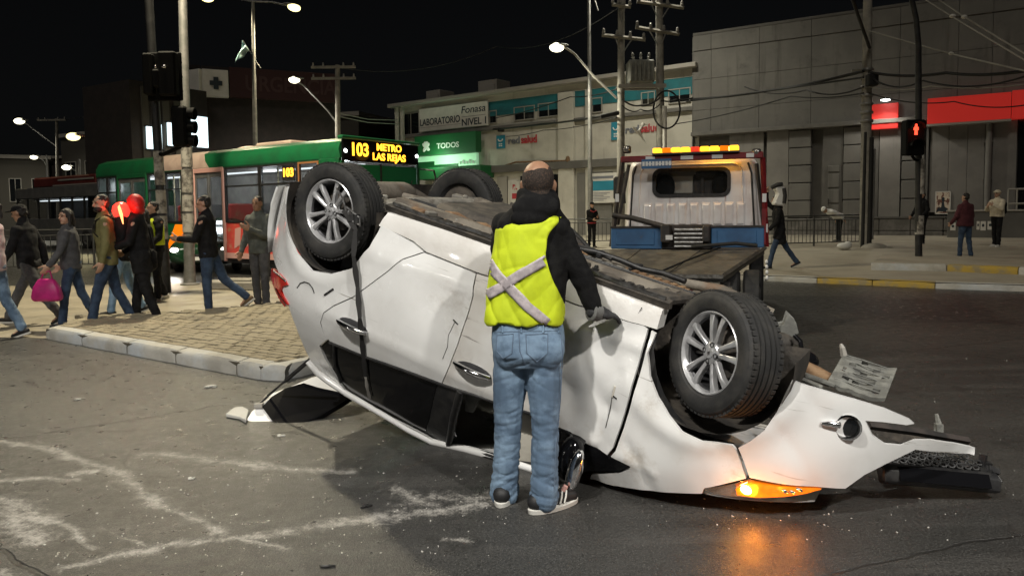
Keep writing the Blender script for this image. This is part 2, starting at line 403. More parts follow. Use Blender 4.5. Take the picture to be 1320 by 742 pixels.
# ------------------------------------------------------------------ ground
def road_material():
    m = bpy.data.materials.new('asphalt'); m.use_nodes = True
    nt = m.node_tree; n = nt.nodes; l = nt.links; b = n['Principled BSDF']
    tc = n.new('ShaderNodeTexCoord'); P = tc.outputs['Object']
    def noise_(scale, detail=5, rough=.6, vec=None):
        t = n.new('ShaderNodeTexNoise'); t.inputs['Scale'].default_value = scale; t.inputs['Detail'].default_value = detail
        t.inputs['Roughness'].default_value = rough; l.new(vec or P, t.inputs['Vector']); return t.outputs['Fac']
    def mth(op, a, b_=None, c=None, clamp=False):
        t = n.new('ShaderNodeMath'); t.operation = op; t.use_clamp = clamp
        for i, x in enumerate((a, b_, c)):
            if x is None: continue
            if isinstance(x, (int, float)): t.inputs[i].default_value = x
            else: l.new(x, t.inputs[i])
        return t.outputs[0]
    def vm(op, a, b_=None, out=0):
        t = n.new('ShaderNodeVectorMath'); t.operation = op
        for i, x in enumerate((a, b_)):
            if x is None: continue
            if isinstance(x, (tuple, Vector)): t.inputs[i].default_value = tuple(x)
            else: l.new(x, t.inputs[i])
        return t.outputs[out]
    def rng(src, lo, hi, t0=0, t1=1):
        r = n.new('ShaderNodeMapRange'); r.interpolation_type = 'SMOOTHSTEP'
        for k, x in (('From Min', lo), ('From Max', hi), ('To Min', t0), ('To Max', t1)): r.inputs[k].default_value = x
        l.new(src, r.inputs['Value']); return r.outputs[0]
    def mix(f, a, b_):
        t = n.new('ShaderNodeMix'); t.data_type = 'RGBA'; l.new(f, t.inputs['Factor'])
        for k, x in (('A', a), ('B', b_)):
            if isinstance(x, tuple): t.inputs[k].default_value = (*x, 1)
            else: l.new(x, t.inputs[k])
        return t.outputs['Result']
    # gently wandering coordinates so that lines are not ruler straight
    wob = n.new('ShaderNodeTexNoise'); wob.inputs['Scale'].default_value = 2.2; wob.inputs['Detail'].default_value = 4
    l.new(P, wob.inputs['Vector'])
    wv = vm('SCALE', vm('SUBTRACT', wob.outputs['Color'], (.5, .5, .5)))
    wv.node.inputs['Scale'].default_value = .22
    Q = vm('ADD', P, wv)
    Q = vm('MULTIPLY', Q, (1, 1, 0))
    def seg(a, c, Qv=Q):
        d = c - a; L2 = d.length_squared
        r = vm('SUBTRACT', Qv, tuple(a))
        t = mth('MULTIPLY', vm('DOT_PRODUCT', r, tuple(d), 1), 1 / L2, clamp=True)
        s = n.new('ShaderNodeVectorMath'); s.operation = 'SCALE'; s.inputs[0].default_value = tuple(d); l.new(t, s.inputs['Scale'])
        return vm('LENGTH', vm('SUBTRACT', r, s.outputs[0]), None, 1)
    def flat(px, py): p = gp(px, py); return V((p.x, p.y, 0))
    grain = noise_(150, 3, .75); agg = noise_(68, 4, .8); mid = noise_(9, 6, .65); big = noise_(.55, 5, .6); fine = noise_(95, 5, .8); med = noise_(24, 6, .75)
    str_v = vm('MULTIPLY', P, (.35, 3.0, 1))
    streak = noise_(1.3, 5, .6, str_v)
    base = mix(rng(big, .38, .62), (.026, .0255, .024), (.042, .041, .038))
    base = mix(rng(streak, .48, .66), base, (.056, .054, .050))
    base = mix(rng(mid, .52, .72), base, (.022, .0215, .020))
    base = mix(rng(grain, .5, .68), base, (.150, .147, .138))
    base = mix(rng(agg, .46, .62, 0, .85), base, (.016, .0155, .0145))
    base = mix(rng(noise_(2.1, 6, .7), .56, .70, 0, .7), base, (.020, .0195, .018))
    # scraped and powdered white marks left on the asphalt
    marks = [((-30, 565), (80, 583), .10), ((80, 583), (150, 607), .12), ((140, 603), (215, 648), .13), ((215, 648), (300, 690), .10), ((300, 690), (368, 710), .06),
             ((95, 728), (210, 705), .12), ((210, 705), (330, 690), .10), ((330, 690), (420, 678), .14), ((420, 678), (520, 662), .19), ((520, 662), (640, 648), .20),
             ((-10, 640), (60, 675), .17), ((60, 670), (118, 702), .08), ((0, 655), (40, 700), .20), ((0, 620), (95, 618), .10), ((132, 678), (190, 706), .035),
             ((500, 632), (560, 650), .16), ((560, 640), (640, 640), .18), ((190, 585), (330, 602), .16), ((330, 598), (450, 610), .12), ((575, 697), (610, 697), .06), ((95, 612), (140, 606), .14), ((-20, 735), (60, 742), .14)]
    acc = None
    for a, c, w in marks:
        d = seg(flat(*a), flat(*c))
        t = mth('SUBTRACT', 1.0, mth('DIVIDE', d, w * 1.2), clamp=True)
        acc = t if acc is None else mth('MAXIMUM', acc, t)
    th = mth('ADD', mth('MULTIPLY', fine, .55), mth('MULTIPLY', med, .55))
    patch = noise_(5.5, 4, .7)
    pw = mth('ADD', mth('ADD', mth('MULTIPLY', acc, .36), mth('MULTIPLY', mth('SUBTRACT', patch, .5), .42)), mth('SUBTRACT', th, .755))
    pw = mth('MULTIPLY', rng(pw, .02, .26), mth('MULTIPLY', rng(acc, 0, .55), .66))
    # loose pale specks around the wreck
    sp = rng(noise_(95, 2, .5), .72, .76)
    near = seg(flat(120, 660), flat(700, 640))
    sp = mth('MULTIPLY', sp, rng(near, .5, 1.8, .8, 0))
    col = mix(pw, base, (.50, .475, .43))
    col = mix(sp, col, (.45, .43, .38))
    # tar seams between the road slabs
    ta = None
    for a, c, w in [((-60, 575), (330, 517), .018), ((330, 517), (475, 470), .018), ((-20, 702), (95, 748), .016), ((1060, 742), (1330, 688), .012), ((-20, 470), (110, 455), .02)]:
        d = rng(seg(flat(*a), flat(*c)), w * .4, w, 1, 0)
        ta = d if ta is None else mth('MAXIMUM', ta, d)
    for a, c, w in [((1010, 420), (1400, 408), .05), ((1000, 470), (1400, 428), .04)]:
        d = rng(seg(flat(*a), flat(*c)), w * .3, w, .55, 0); ta = mth('MAXIMUM', ta, d)
    col = mix(mth('MULTIPLY', ta, .85), col, (.018, .017, .016))
    l.new(col, b.inputs['Base Color'])
    r = rng(mid, .35, .65, .27, .46); r2 = mth('ADD', r, mth('MULTIPLY', pw, .4), clamp=True)
    l.new(r2, b.inputs['Roughness'])
    h = mth('ADD', mth('MULTIPLY', grain, .5), mth('MULTIPLY', agg, .9)); h = mth('SUBTRACT', h, mth('MULTIPLY', ta, 1.5))
    bp = n.new('ShaderNodeBump'); bp.inputs['Strength'].default_value = .7; bp.inputs['Distance'].default_value = .006
    l.new(h, bp.inputs['Height']); l.new(bp.outputs[0], b.inputs['Normal'])
    return m
M['asphalt'] = road_material()

mb = MB(); mb.add([(-260, -60, 0), (260, -60, 0), (260, 380, 0), (-260, 380, 0)], [(0, 1, 2, 3)])
tag(mb.build('road', 'asphalt'), kind='structure')

def sheet(name, pts, m, z=None, thick=0):
    if thick:
        mb = MB(); mb.prism([(p[0], p[1]) for p in pts], lambda u, v, d: V((u, v, d)), z - thick, z)
    else:
        mb = MB(); mb.add([(p[0], p[1], p[2] if z is None else z) for p in pts], [tuple(range(len(pts)))])
    o = mb.build(name, m); tag(o, kind='structure'); return o

# smooth concrete crossing where the pedestrians walk, level with the road
mk('crossing', (.30, .265, .20), .55, col2=(.22, .195, .15), vs=1.3, wear=((.14, .125, .10), 5, .55, .75), bump=.25, bs=24, rvar=.16)
cr = [gp(57, 436), gp(-260, 430), gp(-420, 372), gp(90, 368), gp(620, 356), gp(600, 420), gp(410, 470)]
sheet('crossing_pavement', cr, 'crossing', .004)

# paved island with its kerb stones
IA, IB = gp(60, 436), gp(338, 489)
IA.z = IB.z = 0
back = [gp(105, 420), gp(200, 415), gp(330, 404), gp(470, 385), gp(640, 372)]
isl_poly = [IA, IB, IB + V((.16, .10, 0)), V((-1.66, 7.2, 0)), V((-.3, 8.9, 0)), V((.9, 10.5, 0))] + [V((p.x, p.y, 0)) for p in reversed(back)] + [IA + V((-.02, .35, 0))]
isl = sheet('paved_island', isl_poly, 'paver_joint', .118, .14)
dirv = (IB - IA).normalized(); nrm = V((-dirv.y, dirv.x, 0))
L = (IB - IA).length
def kerb_stone(p, q, depth, h, name='kerb_stone', m='kerb_concrete', parent=None, seed=0):
    d = (q - p); ln = d.length; d.normalize(); nn = V((-d.y, d.x, 0))
    rnd = random.Random(seed); mb = MB(); rings = []
    ns = 7
    for i in range(ns + 1):
        c = p + d * (ln * (.008 + .984 * i / ns)); j = lambda a: rnd.uniform(-a, a)
        e = .012 if i in (0, ns) else 0
        prof = [(0 + e, 0), (0 + e + j(.004), h * .55), (.010 + e + j(.005), h - .028 - e), (.030 + e + j(.006), h - .004 - e + j(.003)), (depth - .02, h + j(.003)), (depth, h - .02), (depth, 0)]
        rings.append([c + nn * a + V((0, 0, b_)) for a, b_ in prof])
    mb.loft(rings)
    return mb.build(name, m, parent, smooth=40)
x = 0; k = 0
while x < L - .1:
    ln = min([.92, 1.0, .95, 1.02][k % 4], L - x)
    if L - x - ln < .3: ln = L - x
    kerb_stone(IA + dirv * x - nrm * .018, IA + dirv * (x + ln - .008) - nrm * .018, .175, .142, parent=isl, seed=k); x += ln; k += 1
cor = [IB, IB + V((.12, .05, 0)), IB + V((.20, .18, 0)), IB + V((.26, .40, 0))]
kerb_stone(IB - nrm * .018, IB + dirv * .22 + nrm * .07, .16, .138, parent=isl, seed=31)
for i, (a, c) in enumerate([((-2.02, 6.62), (-1.66, 7.2)), ((-1.66, 7.2), (-1.0, 8.03)), ((-1.0, 8.03), (-.3, 8.9)), ((-.3, 8.9), (.28, 9.68)), ((.28, 9.68), (.9, 10.5))]):
    kerb_stone(V((*a, 0)), V((*c, 0)), .15, .138, parent=isl, seed=40 + i)
# pavers: every one a brick; the nearest 300 single, the rest in one mesh
def inside(p, poly):
    r = False; j = len(poly) - 1
    for i in range(len(poly)):
        a, b_ = poly[i], poly[j]
        if (a[1] > p[1]) != (b_[1] > p[1]) and p[0] < (b_[0] - a[0]) * (p[1] - a[1]) / (b_[1] - a[1]) + a[0]: r = not r
        j = i
    return r
pl_ = []
pw_, ph_ = .205, .105
inner = [IA + nrm * .17 + dirv * .05, IB + nrm * .17, V((-1.80, 7.25, 0)), V((-.44, 8.95, 0)), V((.75, 10.5, 0))] + [V((p.x, p.y, 0)) for p in reversed(back)] + [IA + V((.1, .35, 0))]
for j in range(0, 90):
    for i in range(-40, 90):
        c = IA + dirv * ((i + .5 * (j % 2)) * pw_) + nrm * (.17 + (j + .5) * ph_)
        if inside(c, inner): pl_.append(c)
pl_.sort(key=lambda c: (c - EYE).length)
pm = []
for s in range(6):
    rnd = random.Random(100 + s); mb = MB(); a, b_ = pw_ / 2 - .006, ph_ / 2 - .006
    jz = [rnd.uniform(-.005, .005) for _ in range(4)]
    q = [(-a, -b_), (a, -b_), (a, b_), (-a, b_)]
    lo = [V((u, v, -.03)) for u, v in q]; mi = [V((u, v, .006 + z)) for (u, v), z in zip(q, jz)]; hi = [V((u * .93, v * .86, .016 + z)) for (u, v), z in zip(q, jz)]
    mb.loft([lo, mi, hi]); pm.append(mb.mesh('paver', 'paver', smooth=30))
ang = math.atan2(dirv.y, dirv.x)
rest = MB()
for i, c in enumerate(pl_):
    rz = ang + random.uniform(-.035, .035); z = .122 + random.uniform(-.006, .006) + .012 * noise.noise(V((c.x * 1.3, c.y * 1.3, 0)))
    if i < 296:
        link('paver', pm[i % 6], isl, Matrix.Translation((c.x, c.y, z)) @ Matrix.Rotation(rz, 4, 'Z'))
    else:
        me = pm[i % 6]; mt = Matrix.Translation((c.x, c.y, z)) @ Matrix.Rotation(rz, 4, 'Z')
        rest.add([mt @ v.co for v in me.vertices], [tuple(p.vertices) for p in me.polygons])
o = rest.build('paver_field', 'paver', isl, smooth=30, fixn=False); o['kind'] = 'stuff'
# loose chunk of kerb between the bus and the walkers
mb = MB(); p = gp(303, 373); mb.box((p.x, p.y, .09), (1.3, .35, .18), Matrix.Rotation(-.25, 4, 'Z')); mb.box((p.x + .1, p.y, .2), (.7, .3, .06), Matrix.Rotation(-.2, 4, 'Z'))
tag(mb.build('kerb_block', 'concrete', bevel=.03), 'low loose concrete kerb block beside the front of the green bus', 'kerb block')

# right hand pavement: low kerb, then a raised plaza that climbs to the grey building
mk('pavement_right', (.37, .335, .265), .7, col2=(.30, .27, .215), vs=.9, wear=((.22, .20, .16), 3.5, .56, .78), bump=.25, bs=22, rvar=.1)
k0 = [gp(640, 355), gp(900, 359), gp(987, 362), gp(1124, 368), gp(1205, 372), gp(1330, 376), gp(1500, 384)]
WA, WB = V((8.5, 35, 0)), V((19.3, 28, 0))
wd = (WB - WA).normalized(); wn_ = V((wd.y, -wd.x, 0))          # along the wall, out of the wall
far = [WA + wd * t + wn_ * -.5 for t in (-40, -9, 0, 6, 13, 20, 30)]
vs = []; fs = []
zz = [.12, .13, .30, .44]
ts = [0, .06, .55, 1]
for i in range(7):
    for t, z in zip(ts, zz):
        q = k0[i].lerp(far[i], t); wz = z if i >= 2 else .12 + (z - .12) * .5
        vs.append((q.x, q.y, wz))
for i in range(6):
    for j in range(3): a = i * 4 + j; fs.append((a, a + 4, a + 5, a + 1))
me = rawmesh('sidewalk', vs, fs, 'pavement_right'); tag(link('sidewalk', me), kind='structure')
sw = bpy.data.objects['sidewalk']
def walk_z(p):
    """height of the right pavement at a place (ray on its own mesh)"""
    hit, loc, _, _ = sw.ray_cast(V((p[0], p[1], 5)), V((0, 0, -1)))
    return loc.z if hit else 0.0
for i in range(len(k0) - 1):
    a, c = V((k0[i].x, k0[i].y, 0)), V((k0[i + 1].x, k0[i + 1].y, 0)); nseg = max(1, round((c - a).length / 1.0))
    for s in range(nseg):
        yel = random.random() < .4 and 1 <= i <= 3
        kerb_stone(a.lerp(c, s / nseg), a.lerp(c, (s + 1) / nseg), .16, .128, parent=sw, m='kerb_yellow' if yel else 'kerb_concrete', seed=200 + i * 9 + s)
# second raised kerb
pt = [gp(1122, 349, .13), gp(1220, 351, .13), gp(1312, 355, .13), gp(1500, 363, .13)]
for i in range(3):
    a, c = pt[i].copy(), pt[i + 1].copy(); a.z = c.z = .10; nseg = max(1, round((c - a).length / 1.1))
    for s in range(nseg): kerb_stone(a.lerp(c, s / nseg), a.lerp(c, (s + 1) / nseg), .2, .20, parent=sw, m='kerb_yellow' if (i, s) in ((1, 0),) else 'kerb_concrete', seed=300 + i * 9 + s)
mb = MB(); b0 = [V((p.x, p.y, 0)) for p in pt]; b1 = [p + V((2.4, 4.2, 0)) for p in b0]
mb.prism([(p.x, p.y) for p in [b0[0] + V((.1, .15, 0))] + [p + V((0, .15, 0)) for p in b0[1:]] + list(reversed(b1))], lambda u, v, d: V((u, v, d)), .1, .285)
tag(mb.build('raised_pavement', 'pavement_right'), kind='structure')

# ------------------------------------------------------------------ walls described in their own plane
class Wall:
    """local x along the wall, local -y out of it towards the street, z up; origin at A on the ground"""
    def __init__(s, A, B):
        s.A = V((A[0], A[1], 0)); s.d = (V((B[0], B[1], 0)) - s.A).normalized(); s.n = V((s.d.y, -s.d.x, 0)); s.ang = math.atan2(s.d.y, s.d.x)
    def px(s, x, y, out=0):
        d = ray(x, y); o = s.A + s.n * out
        t = (o - EYE).dot(s.n) / d.dot(s.n); p = EYE + d * t
        return (p - s.A).dot(s.d), p.z
    def rect(s, x0, x1, y0a, y0b, y1a, y1b=None, out=0):
        """top edge y0a..y0b, bottom y1a..y1b at x0..x1 -> s0, s1, z0, z1"""
        if y1b is None: y1b = y1a
        a = s.px(x0, y0a, out); b = s.px(x1, y0b, out); c = s.px(x0, y1a, out); d = s.px(x1, y1b, out)
        return a[0], b[0], (c[1] + d[1]) / 2, (a[1] + b[1]) / 2

# ---------------------------------------------- grey warehouse store on the right
W = Wall(WA, WB)
gb = thing('commercial_building', 'long grey commercial building with red sign panels above its closed bays', 'building', W.A, W.ang)
S1 = 30.0; ZT = 9.5; ZC = W.px(1156, 167)[1]
ZC = 5.05
mb = MB(); mb.b2((0, .25, 0), (S1, 9, ZT)); mb.build('wall', 'wall_grey_dark', gb)
# upper facade: big cladding panels with open joints
rows = [(ZC + .10, 6.15), (6.15, 7.55), (7.55, 8.85), (8.85, ZT + .05)]
scol = [W.px(x, 80)[0] for x in (893, 917, 979, 1046, 1118, 1160, 1235, 1279)]; scol = [0.0] + scol[1:] + [scol[-1] + 2.6, scol[-1] + 6, S1]
for ri, (z0, z1) in enumerate(rows):
    for i in range(len(scol) - 1):
        mb = MB(); e = random.uniform(0, .012) + (.05 if ri == 3 else 0)
        mb.b2((scol[i] + .008, -.02 - e, z0 + .008), (scol[i + 1] - .008, .25, z1 - .008)); mb.build('cladding_panel', 'wall_grey', gb)
mb = MB(); mb.b2((0, -.35, ZC - .10), (S1, .25, ZC + .08)); mb.build('ledge', 'wall_grey', gb, bevel=.02)
mb = MB(); mb.b2((0, -.10, ZT + .05), (S1, .4, ZT + .16)); mb.build('coping', 'wall_grey_dark', gb)
mb = MB(); mb.b2((-.05, -.015, 0), (.0, 2, ZT)); mb.build('corner_trim', 'wall_grey_dark', gb)
def sx(x): return W.px(x, 240)[0]
def bay(name, x0, x1, m, out, z0=.35, z1=None):
    mb = MB(); mb.b2((sx(x0), -out, z0), (sx(x1), .25, z1 or ZC - .10)); return mb.build(name, m, gb, bevel=.006)
bay('smooth_panel', 940, 984, 'shutter_grey', .02)
bay('smooth_panel', 988, 1016, 'shutter_grey', .02)
def blocks(x0, x1, out=.10):
    z = .40; h = (ZC - .12 - z) / 6
    for k in range(6):
        mb = MB(); mb.b2((sx(x0), -out, z + k * h + .02), (sx(x1), .25, z + (k + 1) * h - .02)); mb.build('pilaster_block', 'wall_grey', gb, bevel=.015)
blocks(1017, 1045); blocks(1087, 1110); blocks(1162, 1191)
bay('door_frame', 1060, 1086, 'wall_grey_dark', .03)
d0, d1 = sx(1065), sx(1084)
mb = MB(); mb.b2((d0, -.05, .4), (d1, -.02, 3.4)); dr = mb.build('door', 'wall_grey_dark', gb)
zz_ = [.45, 1.1, 1.75, 2.4, 3.05, 3.4]
for k in range(5):
    mb = MB(); mb.b2((d0 + .08, -.085, zz_[k] + .04), (d1 - .06, -.05, zz_[k + 1] - .04)); mb.build('door_panel', 'wall_grey', dr, bevel=.012)
mb = MB(); mb.tube([(d0 + .12, -.09, 1.7), (d0 + .12, -.15, 1.7), (d0 + .12, -.15, 1.95), (d0 + .12, -.09, 1.95)], .018); mb.build('door_handle', 'chrome', dr, smooth=40)
bay('smooth_panel', 1124, 1132, 'wall_grey_dark', .02); bay('smooth_panel', 1133, 1160, 'shutter_grey', .06)
bay('pilaster', 1193, 1196, 'wall_grey_dark', .10)
# wide closed bay: three smooth sheet panels with narrow upright joints
for x0, x1 in ((1198, 1221.6), (1222, 1245.6), (1246, 1268)):
    bay('smooth_panel', x0, x1, 'shutter_grey', .03 + .004 * ((x0 // 1) % 2), 1.35)
mb = MB(); xx = sx(1273); mb.cyl((xx, -.16, .3), (xx, -.16, ZC - .1), .11, n=14)
for zb_ in (1.2, 2.6, 4.0): mb.b2((xx - .15, -.17, zb_), (xx + .15, 0, zb_ + .05))
mb.build('drain_pipe', 'shutter_grey', gb, smooth=40)
bay('smooth_panel', 1278, 1309, 'shutter_grey', .03); bay('dark_opening', 1311, 1370, 'window_dark', -.1); blocks(1372, 1420); bay('smooth_panel', 1424, 1560, 'shutter_grey', .03)
# stone plinth along the foot, course of blocks
s_ = 0.0
while s_ < sx(1226):
    w_ = random.uniform(.85, 1.15)
    for k in range(2):
        mb = MB(); mb.b2((s_ + .01, -.16 - random.uniform(0, .03), .1 + .52 * k), (s_ + w_ - .01, .2, .1 + .52 * (k + 1) - .015)); mb.build('plinth_stone', 'stone_base', gb, bevel=.025)
    s_ += w_
mb = MB(); mb.b2((sx(1112), -.22, 1.13), (sx(1240), 0, 1.20)); mb.build('plinth_rail', 'wall_grey_dark', gb)
# red signs are boards of their own
def board(name, lab, cat, wall, r, m, th=.12, out=.02, grp=None):
    s0, s1, z0, z1 = r
    t = thing(name, lab, cat, wall.A + wall.d * s0 + wall.n * out + V((0, 0, z0)), wall.ang, grp)
    mb = MB(); mb.b2((0, -th, 0), (s1 - s0, 0, z1 - z0)); mb.build('panel', m, t, bevel=.01)
    return t, s1 - s0, z1 - z0
board('wall_sign', 'small plain red sign panel beside the concrete pole', 'sign', W, W.rect(1124, 1158, 136, 131, 167, 165, .3), 'sign_red', .22, .08)
t, w_, h_ = board('wall_sign', 'long plain red sign board over the wide smooth grey bay', 'sign', W, W.rect(1196, 1304, 128, 118, 160, 153, .5), 'sign_red', .45, .08)
mb = MB(); mb.b2((-.02, -.47, -.09), (w_ + .02, 0, -.01)); mb.build('bottom_trim', 'frame_pale', t)
t, w_, h_ = board('wall_sign', 'dark red end of sign board at the right picture edge', 'sign', W, W.rect(1305, 1420, 118, 106, 153, 146, .5), 'sign_red', .40, .08)
# small floodlight above the small red sign
q = W.px(1142, 128, .8); t = thing('wall_floodlight', 'small lit white floodlight on the grey facade above red panel', 'lamp', W.A + W.d * q[0] + V((0, 0, q[1])), W.ang)
mb = MB(); mb.tube([(0, 0, .05), (0, -.4, .12), (0, -.75, .06)], .03); mb.box((0, -.85, .03), (.42, .22, .10)); mb.build('arm', 'pole_steel', t)
mb = MB(); mb.ell((0, -.87, -.03), (.17, .10, .05)); mb.build('diffuser', 'lamp_cold', t, smooth=180)
p_ = W.A + W.d * q[0] + W.n * .95 + V((0, 0, q[1] - .15)); spot('floodlight_light', p_, p_ + W.n * .3 + V((0, 0, -3)), 130, (1, .93, .80), .12, 150)
# poster
t, w_, h_ = board('poster', 'pale poster with dark figure artwork pasted on the smooth grey bay', 'poster', W, W.rect(1206, 1226, 247, 246, 276, 276), 'poster_paper', .01, .06)
mb = MB()
for (a, c) in [((0, 0), (w_, .04)), ((0, h_ - .04), (w_, h_)), ((0, 0), (.04, h_)), ((w_ - .04, 0), (w_, h_))]: mb.b2((a[0], -.016, a[1]), (c[0], -.008, c[1]))
mb.build('border', 'board_white', t)
mb = MB()
for poly in ([(.18, .12), (.52, .10), (.60, .22), (.44, .30), (.40, .52), (.30, .50), (.28, .3), (.15, .22)], [(.31, .52), (.41, .52), (.43, .66), (.36, .72), (.29, .66)], [(.05, .08), (.16, .1), (.22, .33), (.12, .25)]):
    mb.prism([(u / .7 * w_, v / .95 * h_) for u, v in poly], lambda u, v, d: V((u, d, v)), -.013, -.005)
mb.build('artwork', 'ink_dark', t)
# dark planter wall with pale notices
s0, s1 = sx(1225), sx(1500)
pw0 = W.A + W.d * s0 + W.n * 1.3; zf = walk_z(pw0)
t = thing('low_wall', 'dark low wall with pale coping at the foot of the smooth grey bay', 'wall', (pw0.x, pw0.y, zf - .05), W.ang)
mb = MB(); mb.b2((0, -.2, 0), (s1 - s0, .2, 1.0)); mb.build('wall', 'wall_grey_dark', t, bevel=.02)
mb = MB(); mb.b2((-.04, -.24, 1.0), (s1 - s0, .24, 1.07)); mb.build('coping', 'frame_pale', t, bevel=.015)
W13 = 1.3 + .205
for i, (x0, x1, y0, y1, lab) in enumerate([(1225, 1232, 287, 297, 'pale square notice at the left end of the dark low wall'), (1259, 1263, 285, 296, 'narrow pale notice on low wall beside the maroon hoodie walker'), (1264, 1271, 285, 297, 'pale notice with dark blot in the middle of the low wall'), (1273, 1280, 285, 296, 'pale notice on low wall just left of the cream jacket person')]):
    r = W.rect(x0, x1, y0, y0, y1, y1, W13)
    t, w_, h_ = board('paper_notice', lab, 'notice', W, r, 'board_white', .008, W13)
    mb = MB(); mb.prism([(w_ * (.5 + .25 * cos(a)), h_ * (.55 + .18 * sin(a))) for a in [i_ * pi / 4 for i_ in range(8)]], lambda u, v, d: V((u, d, v)), -.012, -.008); mb.build('print', 'ink_dark', t)
# white metal stair cage at the far right
r = W.rect(1300, 1345, 244, 243, 281, 281, 1.3); s0, s1, z0, z1 = r
t = thing('metal_cage', 'pale tubular metal rack standing on the low wall at the right edge', 'rack', W.A + W.d * s0 + W.n * 1.3 + V((0, 0, z0)), W.ang)
hz = z1 - z0; wz = s1 - s0
for zz0 in (.0, hz * .5, hz):
    mb = MB(); mb.cyl((0, -.15, zz0), (wz, -.15, zz0), .035, n=8); mb.build('rail', 'frame_pale', t, smooth=40)
for k in range(5):
    mb = MB(); mb.cyl((wz * k / 4, -.15, 0), (wz * k / 4, -.15, hz), .03, n=8); mb.build('post', 'frame_pale', t, smooth=40)

# ---------------------------------------------- white two storey health centre
LA, LB = at(513, 250, 47), at(893, 250, 35.2)
WL = Wall(LA, LB)
lb = thing('health_centre', 'white two storey health centre with teal band under its roof', 'building', WL.A, WL.ang)
SL = (V((LB.x, LB.y, 0)) - WL.A).length + .3
zr = (WL.px(600, 130)[1] + WL.px(850, 92)[1]) / 2
mb = MB(); mb.b2((0, 0, 0), (SL, 8, zr)); mb.build('wall', 'wall_white', lb)
mb = MB(); mb.b2((-.3, -.5, zr), (SL, 8.3, zr + .22)); mb.build('roof_slab', 'roof_pale', lb, bevel=.03)
def lrect(*a, **k): return WL.rect(*a, **k)
s0, s1, z0, z1 = lrect(630, 893, 131, 96, 140, 107); mb = MB(); mb.b2((s0, -.04, zr - 1.15), (s1, .01, zr - .35)); mb.build('teal_band', 'wall_teal', lb)
mb = MB(); mb.b2((0, -.06, zr - .35), (SL, .02, zr - .002)); mb.build('cornice', 'wall_white', lb)
zl = WL.px(700, 158)[1]
mb = MB(); mb.b2((0, -.18, zl - .15), (SL, .02, zl + .05)); mb.build('string_course', 'wall_grey', lb, bevel=.02)
mb = MB()
for x_ in (515, 522): mb.b2((WL.px(x_, 160)[0] - .15, -.25, 0), (WL.px(x_, 160)[0] + .15, -.19, zr))
mb.build('corner_post', 'wall_white', lb)
s0, s1, z0, z1 = lrect(519, 541, 147, 144, 176, 172)
def window(parent, wall, r, name='window', panes=2, fm='frame_pale', gm='window_dark', out=.0):
    s0, s1, z0, z1 = r; w = max(.05, (s1 - s0) * .035)
    mb = MB(); o = -out
    mb.b2((s0, o - .07, z0), (s0 + w, o + .02, z1)); mb.b2((s1 - w, o - .07, z0), (s1, o + .02, z1)); mb.b2((s0 + w, o - .07, z1 - w), (s1 - w, o + .02, z1)); mb.b2((s0 + w, o - .07, z0), (s1 - w, o + .02, z0 + w))
    pw = (s1 - s0 - 2 * w) / panes
    for k in range(1, panes): mb.b2((s0 + w + pw * k - w * .4, o - .05, z0 + w), (s0 + w + pw * k + w * .4, o + .02, z1 - w))
    f = mb.build(name, fm, parent)
    for k in range(panes):
        mb = MB(); mb.b2((s0 + w + pw * k + w * .42, o - .03, z0 + w), (s0 + w + pw * (k + 1) - w * .42, o - .012, z1 - w)); mb.build('pane', gm, f)
    return f
window(lb, WL, (s0, s1, z0, z1), panes=2)
for x0, x1, a, b, c, d, n_ in [(631, 641, 143, 142, 160, 159, 1), (663, 690, 139, 135, 157, 153, 2), (694, 721, 134, 131, 153, 149, 2), (763, 777, 127, 125, 147, 144, 1), (827, 845, 120, 117, 137, 134, 2), (862, 891, 116, 112, 135, 131, 2)]:
    window(lb, WL, lrect(x0, x1, a, b, c, d), panes=n_)
mb = MB()
for x0, x1 in ((722, 742), (757, 764)): mb.b2((WL.px(x0, 200)[0], -.22, 0), (WL.px(x1, 200)[0], -.0, zr - .36))
mb.build('pilaster', 'wall_white', lb, bevel=.02)
# ground floor shop fronts
for x0, x1, y0, y1, m_ in [(642, 655, 228, 290, 'frame_pale'), (656, 668, 232, 290, 'board_white'), (672, 720, 226, 290, 'window_dark'), (745, 790, 222, 290, 'wall_grey')]:
    r = lrect(x0, x1, y0, y0, y1, y1); mb = MB(); mb.b2((r[0], -.12, .1), (r[1], .0, r[3])); mb.build('shop_front', m_, lb, bevel=.02)
r = lrect(620, 800, 216, 208, 222, 216); mb = MB(); mb.b2((r[0], -.30, r[2]), (r[1], -.0, r[3] + .1)); mb.build('awning_box', 'wall_grey_dark', lb)
mb = MB(); pts = [WL.px(x, y, .2) for x, y in ((620, 216), (640, 217), (665, 209), (705, 208), (730, 207), (735, 206))]
mb.tube([(p[0], -.2, p[1]) for p in pts], .05); mb.build('service_pipe', 'rust', lb, smooth=60)
mb = MB(); p = WL.px(735, 206); mb.ell((p[0], -.2, p[1]), (.14, .14, .2)); mb.build('pipe_box', 'rust', lb, smooth=180)
for x0, x1, y0, y1 in ((549, 567, 121, 132), (616, 640, 108, 121)):
    r = WL.rect(x0, x1, y0, y0, y1, y1, -3); t = thing('roof_tank', 'dim boxy plant unit on the roof ' + ('left of the white lettered sign' if x0 < 600 else 'above the white lettered sign'), 'roof unit', WL.A + WL.d * r[0] - WL.n * 3 + V((0, 0, zr + .22)), WL.ang)
    mb = MB(); mb.b2((0, 0, 0), (r[1] - r[0], 1.4, r[3] - zr)); mb.b2((.1, -.08, .15), (r[1] - r[0] - .1, 0, (r[3] - zr) * .8)); mb.build('casing', 'roof_pale', t, bevel=.03)
# penthouse at the right
r = WL.rect(862, 893, 66, 62, 90, 84, -4)
